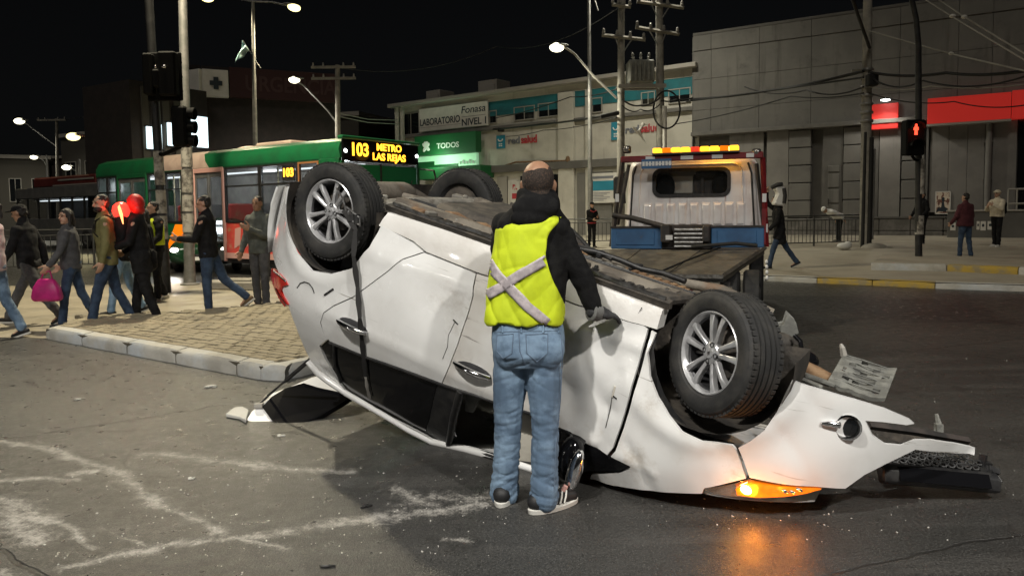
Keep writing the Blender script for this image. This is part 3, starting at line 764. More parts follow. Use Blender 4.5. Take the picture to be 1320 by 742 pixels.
# lettered white board
t, w_, h_ = board('building_sign', 'white board reading LABORATORIO Fonasa NIVEL 1 on the upper storey', 'sign', WL, lrect(541, 629, 145, 126, 172, 160, .2), 'board_white', .10, .16)
m_ = lambda u, v, y=-.106: vert_m(u * w_, y, v * h_)
text_fit('lettering', 'LABORATORIO', w_ * .60, h_ * .30, 'ink_dark', t, m_(.315, .40), bold=.02)
text_fit('lettering', 'Fonasa', w_ * .34, h_ * .30, 'ink_dark', t, m_(.805, .74), bold=.008, shear=.15)
text_fit('lettering', 'NIVEL 1', w_ * .34, h_ * .29, 'ink_dark', t, m_(.81, .22), bold=.02)
mb = MB(); mb.b2((.64 * w_, -.11, .44 * h_), (.97 * w_, -.10, .455 * h_)); mb.b2((.02 * w_, -.11, .17 * h_), (.62 * w_, -.10, .18 * h_)); mb.build('underline', 'ink_dark', t)
def salud(x0, x1, xt0, xt1, y0, y1, yt0, yt1, lab):
    t, w_, h_ = board('clinic_sign', lab, 'sign', WL, lrect(x0, x1, y0, y0 - 1, y1, y1 - 1, .05), 'ink_teal', .05, .03)
    mb = MB(); n_ = 10
    ring = [(w_ * .5 + w_ * .26 * cos(pi + pi * i / n_), h_ * .72 + h_ * .16 * sin(pi + pi * i / n_)) for i in range(n_ + 1)]
    mb.tube([(u, -.06, v) for u, v in ring], w_ * .06)
    for k in range(2):
        for q_ in range(2): mb.b2((w_ * (.3 + .22 * q_), -.058, h_ * (.16 + .14 * k)), (w_ * (.47 + .22 * q_), -.05, h_ * (.24 + .14 * k)))
    mb.build('emblem', 'ink_white', t)
    a = WL.px(xt0, (yt0 + yt1) / 2, .05); b = WL.px(xt1, (yt0 + yt1) / 2 - 2, .05)
    sc = (b[0] - a[0]); oz = (a[1] + b[1]) / 2 - (WL.rect(x0, x1, y0, y0 - 1, y1, y1 - 1, .05)[2]); ox = a[0] - WL.rect(x0, x1, y0, y0 - 1, y1, y1 - 1, .05)[0]
    text_fit('lettering', 'red', sc * .40, sc * .20, 'ink_grey', t, vert_m(ox + sc * .20, .0, oz), extrude=.02, bold=.02)
    text_fit('lettering', 'salud', sc * .54, sc * .22, 'ink_red', t, vert_m(ox + sc * .72, .0, oz), extrude=.02, bold=.02)
salud(640, 651, 655, 692, 175, 192, 175, 187, 'teal emblem with grey and red salud lettering near the green pharmacy')
salud(788, 800, 806, 850, 158, 181, 160, 173, 'teal emblem with salud lettering partly behind the twin utility poles')
t, w_, h_ = board('shop_notice_board', 'pale notice board with teal field on the shop front left of the truck', 'sign', WL, lrect(758, 799, 224, 222, 262, 261, .3), 'board_white', .06, .25)
mb = MB(); mb.b2((.08 * w_, -.07, .42 * h_), (.86 * w_, -.062, .74 * h_)); mb.build('teal_field', 'ink_teal', t)
mb = MB()
for k in range(6): mb.b2((.08 * w_, -.07, (.08 + .05 * k) * h_), ((.5 + .1 * (k % 3)) * w_, -.064, (.10 + .05 * k) * h_))
mb.b2((.1 * w_, -.07, .82 * h_), (.8 * w_, -.064, .9 * h_)); mb.build('print', 'ink_grey', t)
t, w_, h_ = board('shop_poster', 'white poster with red letters on the shop front behind the worker head', 'poster', WL, lrect(657, 669, 234, 233, 262, 262, .2), 'board_white', .02, .14)
text('print', 'R.', w_ * .55, 'ink_red', t, vert_m(w_ * .5, -.03, h_ * .72), bold=.03); mb = MB(); mb.b2((.2 * w_, -.03, .2 * h_), (.8 * w_, -.022, .45 * h_)); mb.build('print_block', 'ink_red', t)
# pharmacy front
t, w_, h_ = board('pharmacy_sign', 'green pharmacy sign reading TODOS with white leaf emblem', 'sign', WL, lrect(534, 613, 176, 169, 201, 196, .9), 'pharm_green', .5, .4)
text_fit('lettering', 'TODOS', w_ * .36, h_ * .27, 'ink_white', t, vert_m(w_ * .56, -.51, h_ * .42), bold=.02)
mb = MB()
for a0 in (-.9, -.3, .3, .9, 2.2, 3.9):
    c = V((w_ * .2 + .28 * sin(a0) * h_ * .5, -.51, h_ * .42 + .28 * cos(a0) * h_ * .5))
    mb.ell(c, (.10 * h_, .012, .17 * h_), Matrix.Rotation(a0, 3, 'Y'))
mb.build('leaf_emblem', 'ink_white', t, smooth=180)
t2, w2, h2 = board('pharmacy_display', 'lit green pharmacy shop front under the TODOS sign', 'shop front', WL, lrect(536, 612, 202, 197, 217, 214, .5), 'pharm_light', .2, .15)
mb = MB(); mb.b2((0, -.25, 0), (w2 * .3, -.2, h2 * .55)); mb.b2((w2 * .3, -.25, 0), (w2 * .7, -.2, h2 * .25)); mb.build('green_field', 'pharm_green', t2)
for k in range(5):
    mb = MB(); mb.b2((w2 * (.72 + .055 * k), -.27, h2 * .2), (w2 * (.75 + .055 * k), -.21, h2 * (.4 + .1 * (k % 2)))); mb.build('product_box', 'ink_white', t2)
t3, w3, h3 = board('pharmacy_canopy', 'dark green canopy below the lit pharmacy front', 'canopy', WL, lrect(532, 620, 217, 213, 232, 228, 1.2), 'pharm_green', 1.2, .05)
r = lrect(560, 615, 205, 203, 215, 213, 1.4); pz = WL.A + WL.d * r[0] + WL.n * 1.6 + V((0, 0, r[3])); point_light('pharmacy_light', pz, 130, (.6, 1, .65), .4)

# ---------------------------------------------- emergency clinic, left
HA, HB = at(262, 150, 40), at(436, 150, 43)
WH = Wall(HA, HB)
hb = thing('clinic_building', 'dark brick emergency clinic with red lettered fascia and cross sign box', 'building', WH.A, WH.ang)
zt = WH.px(350, 91)[1]; zb = WH.px(350, 129)[1]; sH = WH.px(436, 150)[0]
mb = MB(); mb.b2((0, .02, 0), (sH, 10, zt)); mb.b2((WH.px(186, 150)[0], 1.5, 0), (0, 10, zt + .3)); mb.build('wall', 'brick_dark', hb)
mb = MB(); mb.b2((WH.px(295, 100)[0], -.25, zb), (sH, .02, zt)); fa = mb.build('fascia', 'urg_red', hb, bevel=.02)
sU0, sU1 = WH.px(316, 110)[0], WH.px(432, 110)[0]
text_fit('lettering', 'URGENCIA', sU1 - sU0, (zt - zb) * .52, 'urg_letter', fa, vert_m((sU0 + sU1) / 2, -.27, (zt + zb) / 2), bold=.02)
z0, z1 = WH.px(278, 126)[1], WH.px(278, 91)[1]; s1 = WH.px(294, 108)[0]
cs = thing('cross_sign', 'pale boxed sign with a dark cross on the corner of the clinic', 'sign', WH.A + V((0, 0, z0)), WH.ang)
mb = MB(); mb.b2((0, -.30, 0), (s1, .6, z1 - z0)); mb.build('front_box', 'board_white', cs, bevel=.03)
mb = MB(); a_ = Matrix.Rotation(.9, 4, 'Z'); mb.box((-.62, .55, (z1 - z0) / 2), (2.0, .3, (z1 - z0) * .98), Matrix.Rotation(-.95, 4, 'Z')); mb.build('side_box', 'board_white', cs, bevel=.03)
h_ = z1 - z0; mb = MB(); c_ = s1 * .52
mb.b2((c_ - .16 * h_ / 1, -.34, h_ * .28), (c_ + .0, -.302, h_ * .72)); mb = MB(); w_ = .085 * h_
mb.prism([(c_ - w_, h_ * .28), (c_ + w_, h_ * .28), (c_ + w_, h_ * .5 - w_), (c_ + h_ * .22, h_ * .5 - w_), (c_ + h_ * .22, h_ * .5 + w_), (c_ + w_, h_ * .5 + w_), (c_ + w_, h_ * .72), (c_ - w_, h_ * .72), (c_ - w_, h_ * .5 + w_), (c_ - h_ * .22, h_ * .5 + w_), (c_ - h_ * .22, h_ * .5 - w_), (c_ - w_, h_ * .5 - w_)], lambda u, v, d: V((u, d, v)), -.35, -.30)
mb.build('cross', 'ink_dark', cs)
WS = Wall(at(182, 150, 36), at(264, 150, 39))
for i, (x0, x1, y0, y1, lab) in enumerate([(187, 195, 164, 192, 'narrow lit white panel left of the signal pole'), (198, 206, 161, 192, 'lit white panel directly behind the black signal pole'), (214, 222, 159, 188, 'lit white panel between the signal pole and lower signal'), (245, 265, 151, 190, 'wide lit white panel right of the pale steel pole')]):
    t, w_, h_ = board('lit_panel', lab, 'light panel', WS, WS.rect(x0, x1, y0, y0 - 1, y1, y1), 'lit_panel', .1, .05)
    
    for z_ in (-.06, h_): mb = MB(); mb.b2((-.06, -.05, z_), (w_ + .06, .02, z_ + .06)); mb.build('frame', 'brick_dark', t)
t = thing('clinic_wing', 'dark lower wing behind the lit white panels', 'building', WS.A, WS.ang)
mb = MB(); mb.b2((-.5, .06, 0), ((WS.px(264, 150)[0]) + .2, 4, WS.px(230, 112)[1])); mb.build('wall', 'brick_dark', t)
for k in range(3):
    mb = MB(); xk = WS.px((183, 210, 225)[k], 150)[0]; mb.b2((xk, -.02, 0), (xk + .35, .08, WS.px(230, 118)[1])); mb.build('pilaster', 'far_wall', t)

# ---------------------------------------------- dim low buildings far left and centre
def farblock(lab, x0, x1, Y0, Y1, ytop, m='far_wall', wins=0, depth=8):
    a, b = at(x0, ytop, Y0), at(x1, ytop, Y1); wl_ = Wall(a, b); ln = (V((b.x, b.y, 0)) - wl_.A).length; h = a.z
    t = thing('far_building', lab, 'building', wl_.A, wl_.ang)
    mb = MB(); mb.b2((0, 0, 0), (ln, depth, h)); mb.build('wall', m, t)
    mb = MB(); mb.b2((-.2, -.25, h), (ln + .2, depth + .2, h + .3)); mb.build('roof', 'roof_pale', t)
    for k in range(wins):
        window(t, wl_, (ln * (k + .2) / wins, ln * (k + .75) / wins, h * .45, h * .75), panes=2)
    return t
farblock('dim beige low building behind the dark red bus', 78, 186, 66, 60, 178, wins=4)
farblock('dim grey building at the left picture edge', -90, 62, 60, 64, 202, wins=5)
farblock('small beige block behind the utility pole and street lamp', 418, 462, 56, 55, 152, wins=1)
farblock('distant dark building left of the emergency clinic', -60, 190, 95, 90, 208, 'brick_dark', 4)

# ------------------------------------------------------------------ poles, lamps, wires
def lamp_head(t, p, dirx, m, energy, col, size=.24, tilt=0):
    """cobra head on thing t; p in the thing's own frame"""
    p = V(p); d = V(dirx).normalized(); u = V((0, 0, 1)); s = d.cross(u)
    rot = Matrix((d, s, u)).transposed()
    mb = MB(); mb.ell(p + V((0, 0, .075)) - d * size * .25, (size * 1.2, size * .50, size * .22), rot); hd = mb.build('lamp_housing', 'pole_steel', t, smooth=180)
    mb = MB(); mb.ell(p + d * .03 + V((0, 0, -.02)), (size * .90, size * .62, size * .55), rot); mb.build('lens', m, hd, smooth=180)
    if energy:
        w = t.matrix_basis @ (p + V((0, 0, -size * .9)))
        spot('lamp_light', w, w + V((0, 0, -5)), energy, col, .18, 165, blend=.8)

# street lamp with lamp arm out of the picture above (pale steel pole, left)
b = gp(245, 367); top = at(232, -150, b.y)
t = thing('street_lamp', 'tall pale steel street lamp pole with paper scraps, right of the black signal pole', 'street lamp', b)
mb = MB(); tp = V((top.x - b.x, 0, 9.2)); mb.cyl((0, 0, 0), tp, .115, .07, 14); mb.lathe([(.2, 0), (.2, .03), (.13, .05), (.12, .3)], (0, 0, 0), (0, 0, 1), 14); mb.build('pole', 'pole_steel', t, smooth=50)
mb = MB()
for k, (z0, z1) in enumerate(((1.15, 1.55), (1.6, 1.95), (2.0, 2.5), (2.55, 3.2))):
    xo = tp.x * z0 / 9.2; mb.cyl((xo, 0, z0), (tp.x * z1 / 9.2, 0, z1), .122 - .002 * k, .120 - .002 * k, 14)
mb.build('paper_scraps', 'sticker', t, smooth=50)
mb = MB(); mb.tube([tp, tp + V((.1, -.6, .45)), tp + V((.3, -1.8, .62))], .045); mb.build('arm', 'pole_steel', t, smooth=50)
lamp_head(t, tp + V((.34, -2.1, .60)), (.15, -1, 0), 'lamp_warm', 5600, (1, .88, .62), .3)

# black signal pole with two signal heads seen from behind
b = gp(215, 377); t = thing('traffic_signal', 'black traffic signal pole with large backed head seen from behind', 'traffic light', b)
mb = MB(); mb.cyl((0, 0, 0), (-.16, 0, 8.2), .085, .075, 12); mb.build('pole', 'pole_black', t, smooth=50)
mb = MB()
for z0, z1 in ((1.05, 1.5), (1.55, 2.0), (2.1, 2.75)): mb.cyl((-.02 * z0, 0, z0), (-.02 * z1, 0, z1), .092, .091, 12)
mb.build('paper_scraps', 'sticker', t, smooth=50)
def sig(x0, x1, y0, y1, Y, name, parts):
    a, c = at(x0, y0, Y), at(x1, y1, Y); return a - b, c - b
a, c = sig(188, 236, 68, 130, b.y - .2, '', 0)
mb = MB(); mb.b2((a.x, -.22, c.z), (c.x, -.17, a.z)); mb.build('back_plate', 'signal_black', t, bevel=.02)
w_ = (c.x - a.x); h_ = a.z - c.z
for (u0, u1, v0, v1, nm) in ((.02, .28, .1, .95, 'signal_head'), (.45, .95, .08, .98, 'signal_head'), (.28, .5, .25, .62, 'control_box')):
    mb = MB(); mb.b2((a.x + w_ * u0, -.42, c.z + h_ * v0), (a.x + w_ * u1, -.222, c.z + h_ * v1)); hd = mb.build(nm, 'signal_black', t, bevel=.03)
    if nm == 'signal_head':
        for k in range(3):
            zc = c.z + h_ * (v0 + (v1 - v0) * (k + .5) / 3); mb = MB(); mb.lathe([(.12, 0), (.13, .16), (.115, .16), (.105, 0)], (a.x + w_ * (u0 + u1) / 2, -.17, zc), (0, 1, 0), 14); mb.build('visor', 'signal_black', hd, smooth=50)
for k, u in enumerate((.42, .66)):
    mb = MB(); mb.ell((a.x + w_ * u, -.44, c.z + h_ * .66), (.05 if k else .03, .02, .03)); mb.build('glint_bolt', 'chrome', t, smooth=180)
a, c = sig(225, 246, 138, 190, b.y - .2, '', 0)
mb = MB(); mb.b2((a.x, -.40, c.z), (c.x, -.12, a.z)); hd = mb.build('lower_signal_head', 'signal_black', t, bevel=.04)
for k in range(3):
    mb = MB(); zc = c.z + (a.z - c.z) * (k + .5) / 3; mb.lathe([(.10, 0), (.12, .14), (.10, .14), (.09, 0)], (c.x - .01, -.26, zc), (1, 0, -.1), 12); mb.build('visor', 'signal_black', hd, smooth=50)
mb = MB(); mb.tube([(-.07, 0, c.z - .1), (.1, -.1, c.z - .12), (a.x + .1, -.26, c.z)], .04); mb.tube([(-.1, 0, c.z + 1.0), (a.x + .1, -.2, c.z + .9)], .03); mb.build('bracket', 'signal_black', t, smooth=50)

# twin-arm street lamp with a flag
Y = 29.0; b = at(329, 250, Y); b.z = 0; p1 = at(378, 9, Y) - b; p0 = at(268, -3, Y) - b; pt_ = at(326, 2, Y) - b
t = thing('street_lamp', 'twin arm street lamp with a small pale blue flag behind the green bus', 'street lamp', b)
mb = MB(); mb.cyl((0, 0, 0), pt_, .11, .06, 12); mb.build('pole', 'pole_steel', t, smooth=50)
for p in (p0, p1):
    mb = MB(); mb.tube([pt_, pt_.lerp(p, .5) + V((0, 0, .07)), p], .035); mb.build('arm', 'pole_steel', t, smooth=50)
    lamp_head(t, p, (p - pt_), 'lamp_warm', 1800, (1, .86, .55), .28)
f0 = at(313, 53, Y) - b; f1 = at(304, 82, Y) - b; f2 = at(321, 66, Y) - b; fa = at(336, 88, Y) - b
fl = thing('flag', 'small pale blue flag drooping from the twin arm lamp pole', 'flag', b)
mb = MB(); mb.cyl(fa, f0 + V((.02, -.06, .02)), .014, n=6); mb.build('flag_staff', 'pole_steel', fl)
vs = []; fs = []
for i in range(9):
    for j in range(7):
        u, v = i / 8, j / 6; p = f0.lerp(f2, u * .95).lerp(f1.lerp(f2, u * .8), v) ; p.y += -.08 + .09 * sin(u * 7 + v * 3) ; p.x += .04 * sin(v * 6 + u * 2); vs.append(p)
for i in range(8):
    for j in range(6): a_ = i * 7 + j; fs.append((a_, a_ + 7, a_ + 8, a_ + 1))
mb = MB(); mb.add(vs, fs); o = mb.build('cloth', 'flag_blue', fl, smooth=180); sm = o.modifiers.new('t', 'SOLIDIFY'); sm.thickness = .004

def pole_lamp(lab, xl, yl, xj, yj, xp, ytop, Y, m, en, col, pm='pole_concrete', r=.13, head=.25, grp=None, cross=0, xbase=None):
    b = at(xbase or xp, 260, Y); b.z = 0
    t = thing('street_lamp', lab, 'street lamp', b, 0, grp)
    top = at(xp, ytop, Y) - b; j = at(xj, yj, Y) - b; p = at(xl, yl, Y) - b; p.y -= .5
    mb = MB(); mb.cyl((0, 0, 0), top, r, r * .75, 12); mb.build('pole', pm, t, smooth=50)
    jj = V((0, -.05, j.z))
    mb = MB(); mb.tube([V((top.x * j.z / max(top.z, .1), 0, j.z - .4)), j.lerp(p, .15), j.lerp(p, .75) + V((0, 0, .12)), p + (p - j).normalized() * -.15], .04); mb.build('arm', 'pole_steel', t, smooth=50)
    lamp_head(t, p, V((p.x - j.x, p.y - j.y, 0)), m, en, col, head)
    for k in range(cross):
        mb = MB(); z = top.z - .12 - .55 * k; mb.b2((-1.1, -.16, z - .06), (1.1, -.08, z + .06)); ca = mb.build('crossarm', 'wood_pole', t)
        for q in (-1, -.5, .5, 1): mb = MB(); mb.cyl((q, -.12, z + .06), (q, -.12, z + .22), .05, .03, 8); mb.build('insulator', 'insulator', ca, smooth=50)
    return t
pole_lamp('white street lamp on an arm from the pole behind the dark red bus', 31, 157, 66, 183, 73, 153, 58, 'lamp_white', 1800, (1, .95, .78), head=.42, cross=1, pm='wood_pole')
pole_lamp('yellow street lamp on a long level arm above the green bus rear', 102, 177, 143, 184, 143, 183, 42, 'lamp_warm', 1800, (1, .85, .45), head=.40, pm='pole_steel', r=.07)
pole_lamp('small white street lamp left of the black signal heads', 147, 147, 183, 171, 190, 165, 52, 'lamp_white', 1500, (1, .95, .8), head=.30, pm='pole_steel', r=.09)
pole_lamp('white street lamp on a sloping arm beside the pole behind the bus front', 384, 105, 430, 150, 435, 84, 37.5, 'lamp_white', 1800, (1, .96, .82), head=.30, cross=2, pm='wood_pole', r=.16)
pole_lamp('small faint street lamp far behind the dark red bus', 50, 203, 58, 208, 60, 200, 54, 'lamp_white', 0, None, head=.28, pm='pole_steel', r=.08)
pole_lamp('small far street lamp right above the dark red bus roof', 92, 216, 100, 222, 102, 205, 50, 'lamp_white', 0, None, head=.32, pm='pole_steel', r=.08)
pole_lamp('tiny far street lamp between the yellow lamp and the signal pole', 168, 184, 178, 190, 180, 183, 50, 'lamp_white', 0, None, head=.25, pm='pole_steel', r=.08)

# twin utility poles carrying a transformer
YU = 30.0
def upole(lab, xb, xt, ztop, r, arms, Y=YU, rot=0):
    b = at(xb, 260, Y); b.z = walk_z((b.x, b.y)) - .02
    t = thing('utility_pole', lab, 'utility pole', b)
    tx = at(xt, 2, Y).x - b.x
    mb = MB(); mb.cyl((0, 0, 0), (tx, 0, ztop), r, r * .72, 14); mb.build('pole', 'pole_concrete', t, smooth=50)
    for (x0, x1, y, dy) in arms:
        a = at(x0, y, Y) - b; c = at(x1, y + dy, Y) - b; a.y = c.y = -.2
        mb = MB(); mb.tube([a, c], .075, 4); arm = mb.build('crossarm', 'wood_pole', t)
        for u in (.04, .35, .65, .96):
            p = a.lerp(c, u); mb = MB(); mb.lathe([(.0, .05), (.05, .06), (.07, .13), (.05, .15), (.06, .2), (.03, .26), (0, .27)], p, (0, 0, 1), 10); mb.build('insulator', 'insulator', arm, smooth=50)
        m_ = a.lerp(c, .5); mb = MB()
        for u in (.3, .7): mb.tube([a.lerp(c, u), V((tx * m_.z / ztop, -.1, m_.z - .65))], .025, 6)
        mb.build('brace', 'pole_steel', t)
    return t, b
tA, bA = upole('left pole of the twin utility poles with a street lamp arm', 800, 801, 10.8, .17, [(775, 831, 47, 6), (788, 812, 8, 3)])
tB, bB = upole('right pole of the twin utility poles beside the transformer', 853, 849, 11.2, .19, [(818, 874, 37, 9), (820, 880, 4, 8)])
p = at(718, 63, YU) - bA; j = at(795, 127, YU) - bA; p.y -= .3
mb = MB(); mb.tube([j, at(765, 98, YU) - bA, at(740, 69, YU) - bA, p + V((.25, 0, .02))], .045); mb.build('lamp_arm', 'frame_pale', tA, smooth=50)
lamp_head(tA, p, (-1, -.1, 0), 'lamp_white', 1700, (1, .95, .74), .32)
# transformer platform
a = at(795, 113, YU); c = at(856, 107, YU)
t = thing('transformer', 'pale boxy transformer on a platform between the twin utility poles', 'transformer', (a.x, a.y - .1, a.z))
w_ = c.x - a.x; mb = MB(); mb.b2((0, -.35, -.08), (w_, -.22, .06)); mb.b2((0, .22, -.08), (w_, .35, .06)); mb.build('platform', 'frame_pale', t)
x0, x1 = at(808, 90, YU).x - a.x, at(841, 90, YU).x - a.x; h_ = at(820, 80, YU).z - a.z
mb = MB(); mb.b2((x0, -.4, .1), (x1, .4, h_)); mb.build('tank', 'transformer', t, bevel=.05)
for k in range(6):
    mb = MB(); xx = x0 + (x1 - x0) * (k + .5) / 6; mb.b2((xx - .03, -.55, .18), (xx + .03, -.4, h_ - .1)); mb.build('cooling_fin', 'transformer', t)
for k in range(3):
    mb = MB(); xx = x0 + (x1 - x0) * (.25 + .28 * k); mb.lathe([(.05, 0), (.07, .06), (.04, .1), (.07, .16), (.04, .2), (.06, .26), (.03, .34), (.0, .36)], (xx, 0, h_), (.15 * (k - 1), 0, 1), 10); mb.build('bushing', 'insulator', t, smooth=50)
mb = MB(); cc = at(857, 143, YU) - bB; R_ = at(874, 140, YU).x - at(857, 140, YU).x
tag(mb.tube([bB + V((cc.x + R_ * cos(t_), -.35 - .02 * sin(3 * t_), cc.z + R_ * 1.4 * sin(t_))) for t_ in [i * 2 * pi / 28 for i in range(29)]], .035, 6).build('cable_coil', 'cable_black', smooth=60), 'loop of spare black cable hung on the right twin pole', 'cable coil')
mb = MB(); a = at(857, 137, YU - .3); tag(mb.cyl((a.x, a.y, walk_z((a.x, a.y))), a, .085, .085, 10).build('riser_pipe', 'board_white', smooth=50), 'pale riser pipe running up beside the right twin pole', 'pipe')
# jagged pale plastic stuck in the wires
mb = MB(); zf = YU - 1.0
mb.tube([at(816, 164, zf), at(824, 173, zf), at(832, 184, zf)], [.05, .045, .01], 6); mb.tube([at(830, 159, zf), at(824, 168, zf - .05), at(830, 181, zf)], [.06, .05, .012], 6); mb.tube([at(824, 162, zf), at(836, 160, zf)], .03, 6)
tag(mb.build('hanging_scrap', 'board_white'), 'jagged white scrap caught in the wires between the twin poles', 'scrap')

# tall thin steel lamp column in the middle
b = at(761, 260, 31.5); b.z = walk_z((b.x, b.y)); t = thing('street_lamp', 'tall thin grey steel column left of the twin utility poles', 'street lamp', b)
tp = V((at(759, 0, 31.5).x - b.x, 0, 11.5)); mb = MB(); mb.cyl((0, 0, 0), tp, .10, .065, 12); mb.build('pole', 'pole_steel', t, smooth=50)
mb = MB(); mb.cyl((0, 0, 1.0), (0, 0, 2.6), .115, .11, 12); mb.build('sleeve', 'pole_steel', t, smooth=50)
mb = MB(); mb.tube([tp, tp + V((.25, -.1, .4)), tp + V((1.5, -.4, .7))], .04); mb.tube([at(766, -2, 31.5) - b, at(771, 14, 31.5) - b], .03); mb.build('arm', 'pole_steel', t, smooth=50)
lamp_head(t, tp + V((1.7, -.45, .68)), (1, -.2, 0), 'lamp_white', 1900, (1, .95, .78), .28)

# tall concrete pole on the right
YC = 23.5; b = at(1115, 318, YC); b.z = walk_z((b.x, b.y)) - .05
t = thing('utility_pole', 'tall pale concrete pole with dark cable sleeve in front of the grey building', 'utility pole', b)
tp = at(1119, -30, YC) - b; mb = MB(); mb.cyl((0, 0, 0), tp, .17, .125, 14); mb.build('pole', 'pole_concrete', t, smooth=50)
zs = at(1115, 178, YC).z - b.z; mb = MB(); mb.cyl((.05, -.14, 0), (.07, -.14, zs), .085, .07, 10); mb.cyl((-.13, -.10, 0), (-.10, -.10, zs * 1.05), .06, .05, 10); mb.build('cable_sleeve', 'cable_black', t, smooth=50)
mb = MB(); mb.cyl((.19, -.08, .3), (.20, -.08, zs * .9), .035, .035, 8); mb.build('riser_pipe', 'pole_steel', t, smooth=50)
mb = MB()
for k in range(7): z = at(1115, 92 + 11 * k, YC).z - b.z; xk = tp.x * z / tp.z; mb.lathe([(.185, 0), (.20, .02), (.20, .06), (.185, .08)], (xk, 0, z), (0, 0, 1), 14)
mb.build('strap_band', 'pole_steel', t, smooth=50)
for k, (x_, y_) in enumerate(((1104, 91), (1127, 95), (1130, 109), (1125, 103))):
    mb = MB(); p = at(x_, y_, YC - .25) - b; mb.cyl(p + V((-.15, 0, 0)), p + V((.15, 0, .03)), .035, n=8); mb.build('cable_clamp', 'insulator', t, smooth=50)
mb = MB(); mb.b2(at(1120, 95, YC - .4) - b, at(1128, 112, YC - .15) - b); mb.build('splice_box', 'cable_black', t, bevel=.03)
mb = MB(); mb.ell((.15, -.3, .02), (.42, .3, .18)); mb.ell((.5, -.4, -.02), (.25, .2, .12)); mb.build('concrete_foot', 'concrete', t, smooth=180)

# curved black signal pole with the red pedestrian head
b = gp(1184, 338, .13); b.z = .28; YS = b.y
t = thing('pedestrian_signal', 'black curved signal pole with red standing man lamp on the right pavement', 'traffic light', b)
mb = MB(); pts = [(1184, 338), (1184, 250), (1184, 120), (1184, 60), (1181, 25), (1172, -15), (1150, -60)]
mb.tube([V((at(x_, y_, YS).x - b.x, 0, max(0, at(x_, y_, YS).z - b.z))) for x_, y_ in pts], [.085, .08, .075, .07, .065, .06, .06], 12); mb.build('pole', 'pole_black', t, smooth=50)
mb = MB(); mb.cyl((0, 0, at(1184, 302, YS).z - b.z), (0, 0, at(1184, 278, YS).z - b.z), .10, .10, 12); mb.build('paper_scraps', 'sticker', t, smooth=50); mb = MB(); mb.cyl((0, 0, at(1184, 250, YS).z - b.z), (0, 0, at(1184, 205, YS).z - b.z), .092, .088, 12); mb.build('paper_scraps', 'sticker', t, smooth=50)
a, c = at(1161, 156, YS) - b, at(1187, 201, YS) - b
mb = MB(); mb.b2((a.x, -.30, c.z), (c.x - .06, -.02, a.z)); hd = mb.build('signal_head', 'signal_black', t, bevel=.03)
cx_ = (a.x + c.x) / 2 - .04; h_ = a.z - c.z
for k in range(2):
    zc = c.z + h_ * (.74 - .48 * k); mb = MB()
    arc = [(cx_ + .17 * cos(t_), zc + .17 * sin(t_)) for t_ in [pi * i / 12 for i in range(13)]]
    mb.loft([[V((u, y_, v)) for y_ in (-.47, -.30)] + [V((cx_ + (u - cx_) * .9, y_, zc + (v - zc) * .9)) for y_ in (-.30, -.47)] for u, v in arc], caps=True); mb.build('visor', 'signal_black', hd, smooth=40)
zc = c.z + h_ * .72; s_ = .135
man = [(-.25, -1), (-.05, -1), (0, -.35), (.05, -1), (.25, -1), (.22, -.1), (.42, -.15), (.40, .35), (.18, .5), (.2, .62), (.17, .9), (0, 1), (-.17, .9), (-.2, .62), (-.18, .5), (-.40, .35), (-.42, -.15), (-.22, -.1)]
mb = MB(); mb.prism([(cx_ + u * s_, zc + v * s_) for u, v in man], lambda u, v, d: V((u, d, v)), -.325, -.302); mb.build('red_man', 'signal_red', hd)
point_light('signal_light', b + V((cx_, -.5, zc)), 2.5, (1, .08, .03), .08)
mb = MB(); mb.tube([(cx_, -.15, c.z), (cx_ + .1, -.1, c.z - .1), (0, 0, c.z - .12)], .035); mb.build('bracket', 'signal_black', t, smooth=50)

# wires: each cable its own object
def cable(lab, pts, r=.03, m='cable_black', sag=0):
    pts = [at(*p) for p in pts]; out = []
    for i in range(len(pts) - 1):
        n_ = 10
        for k in range(n_ + (1 if i == len(pts) - 2 else 0)):
            u = k / n_; p = pts[i].lerp(pts[i + 1], u); p.z -= sag * 4 * u * (1 - u); out.append(p)
    mb = MB(); mb.tube(out, r, 6); tag(mb.build('cable', m, smooth=60), lab, 'cable', 'overhead cables')
YP = YC - .2
cable('thick black cable bundle from the concrete pole left across the grey facade', [(1113, 92, YP), (990, 117, 29), (890, 128, 33)], .05, sag=.05)
cable('black cable just under the thick bundle left of the concrete pole', [(1113, 100, YP), (1000, 116, 28), (885, 131, 33)], .03)
cable('drooping black cable left of the concrete pole', [(1113, 112, YP), (1040, 116, 27), (960, 112, 31)], .025, sag=.2)
cable('low slack black cable left of the concrete pole', [(1113, 120, YP), (1020, 124, 27), (870, 160, 33)], .022, sag=.1)
cable('thick black cable sweeping right from the concrete pole', [(1120, 93, YP), (1220, 94, 21), (1340, 88, 18)], .045, sag=.1)
cable('slack black cable below the thick right hand cable', [(1120, 98, YP), (1190, 104, 21), (1340, 92, 18)], .025, sag=.25)
cable('pale cable under the black cables right of concrete pole', [(1120, 112, YP), (1200, 111, 21), (1340, 106, 19)], .018, 'cable_pale', .1)
cable('low black cable crossing the red sign board', [(1120, 120, YP), (1230, 131, 22), (1340, 132, 20)], .018, sag=.15)
cable('thin pale span wire falling right from the concrete pole top', [(1121, 40, YP), (1228, 70, 20), (1345, 97, 15)], .02, 'cable_pale')
cable('upper of the two pale span wires at top right', [(1190, -14, 19), (1243, 22, 17), (1345, 84, 13)], .016, 'cable_pale')
cable('lower of the two pale span wires at top right', [(1178, -10, 19), (1228, 22, 17), (1345, 92, 13)], .016, 'cable_pale')
cable('black drop cable from the top edge to the concrete pole', [(1096, -10, 21), (1106, 20, 22), (1121, 62, YP)], .05)
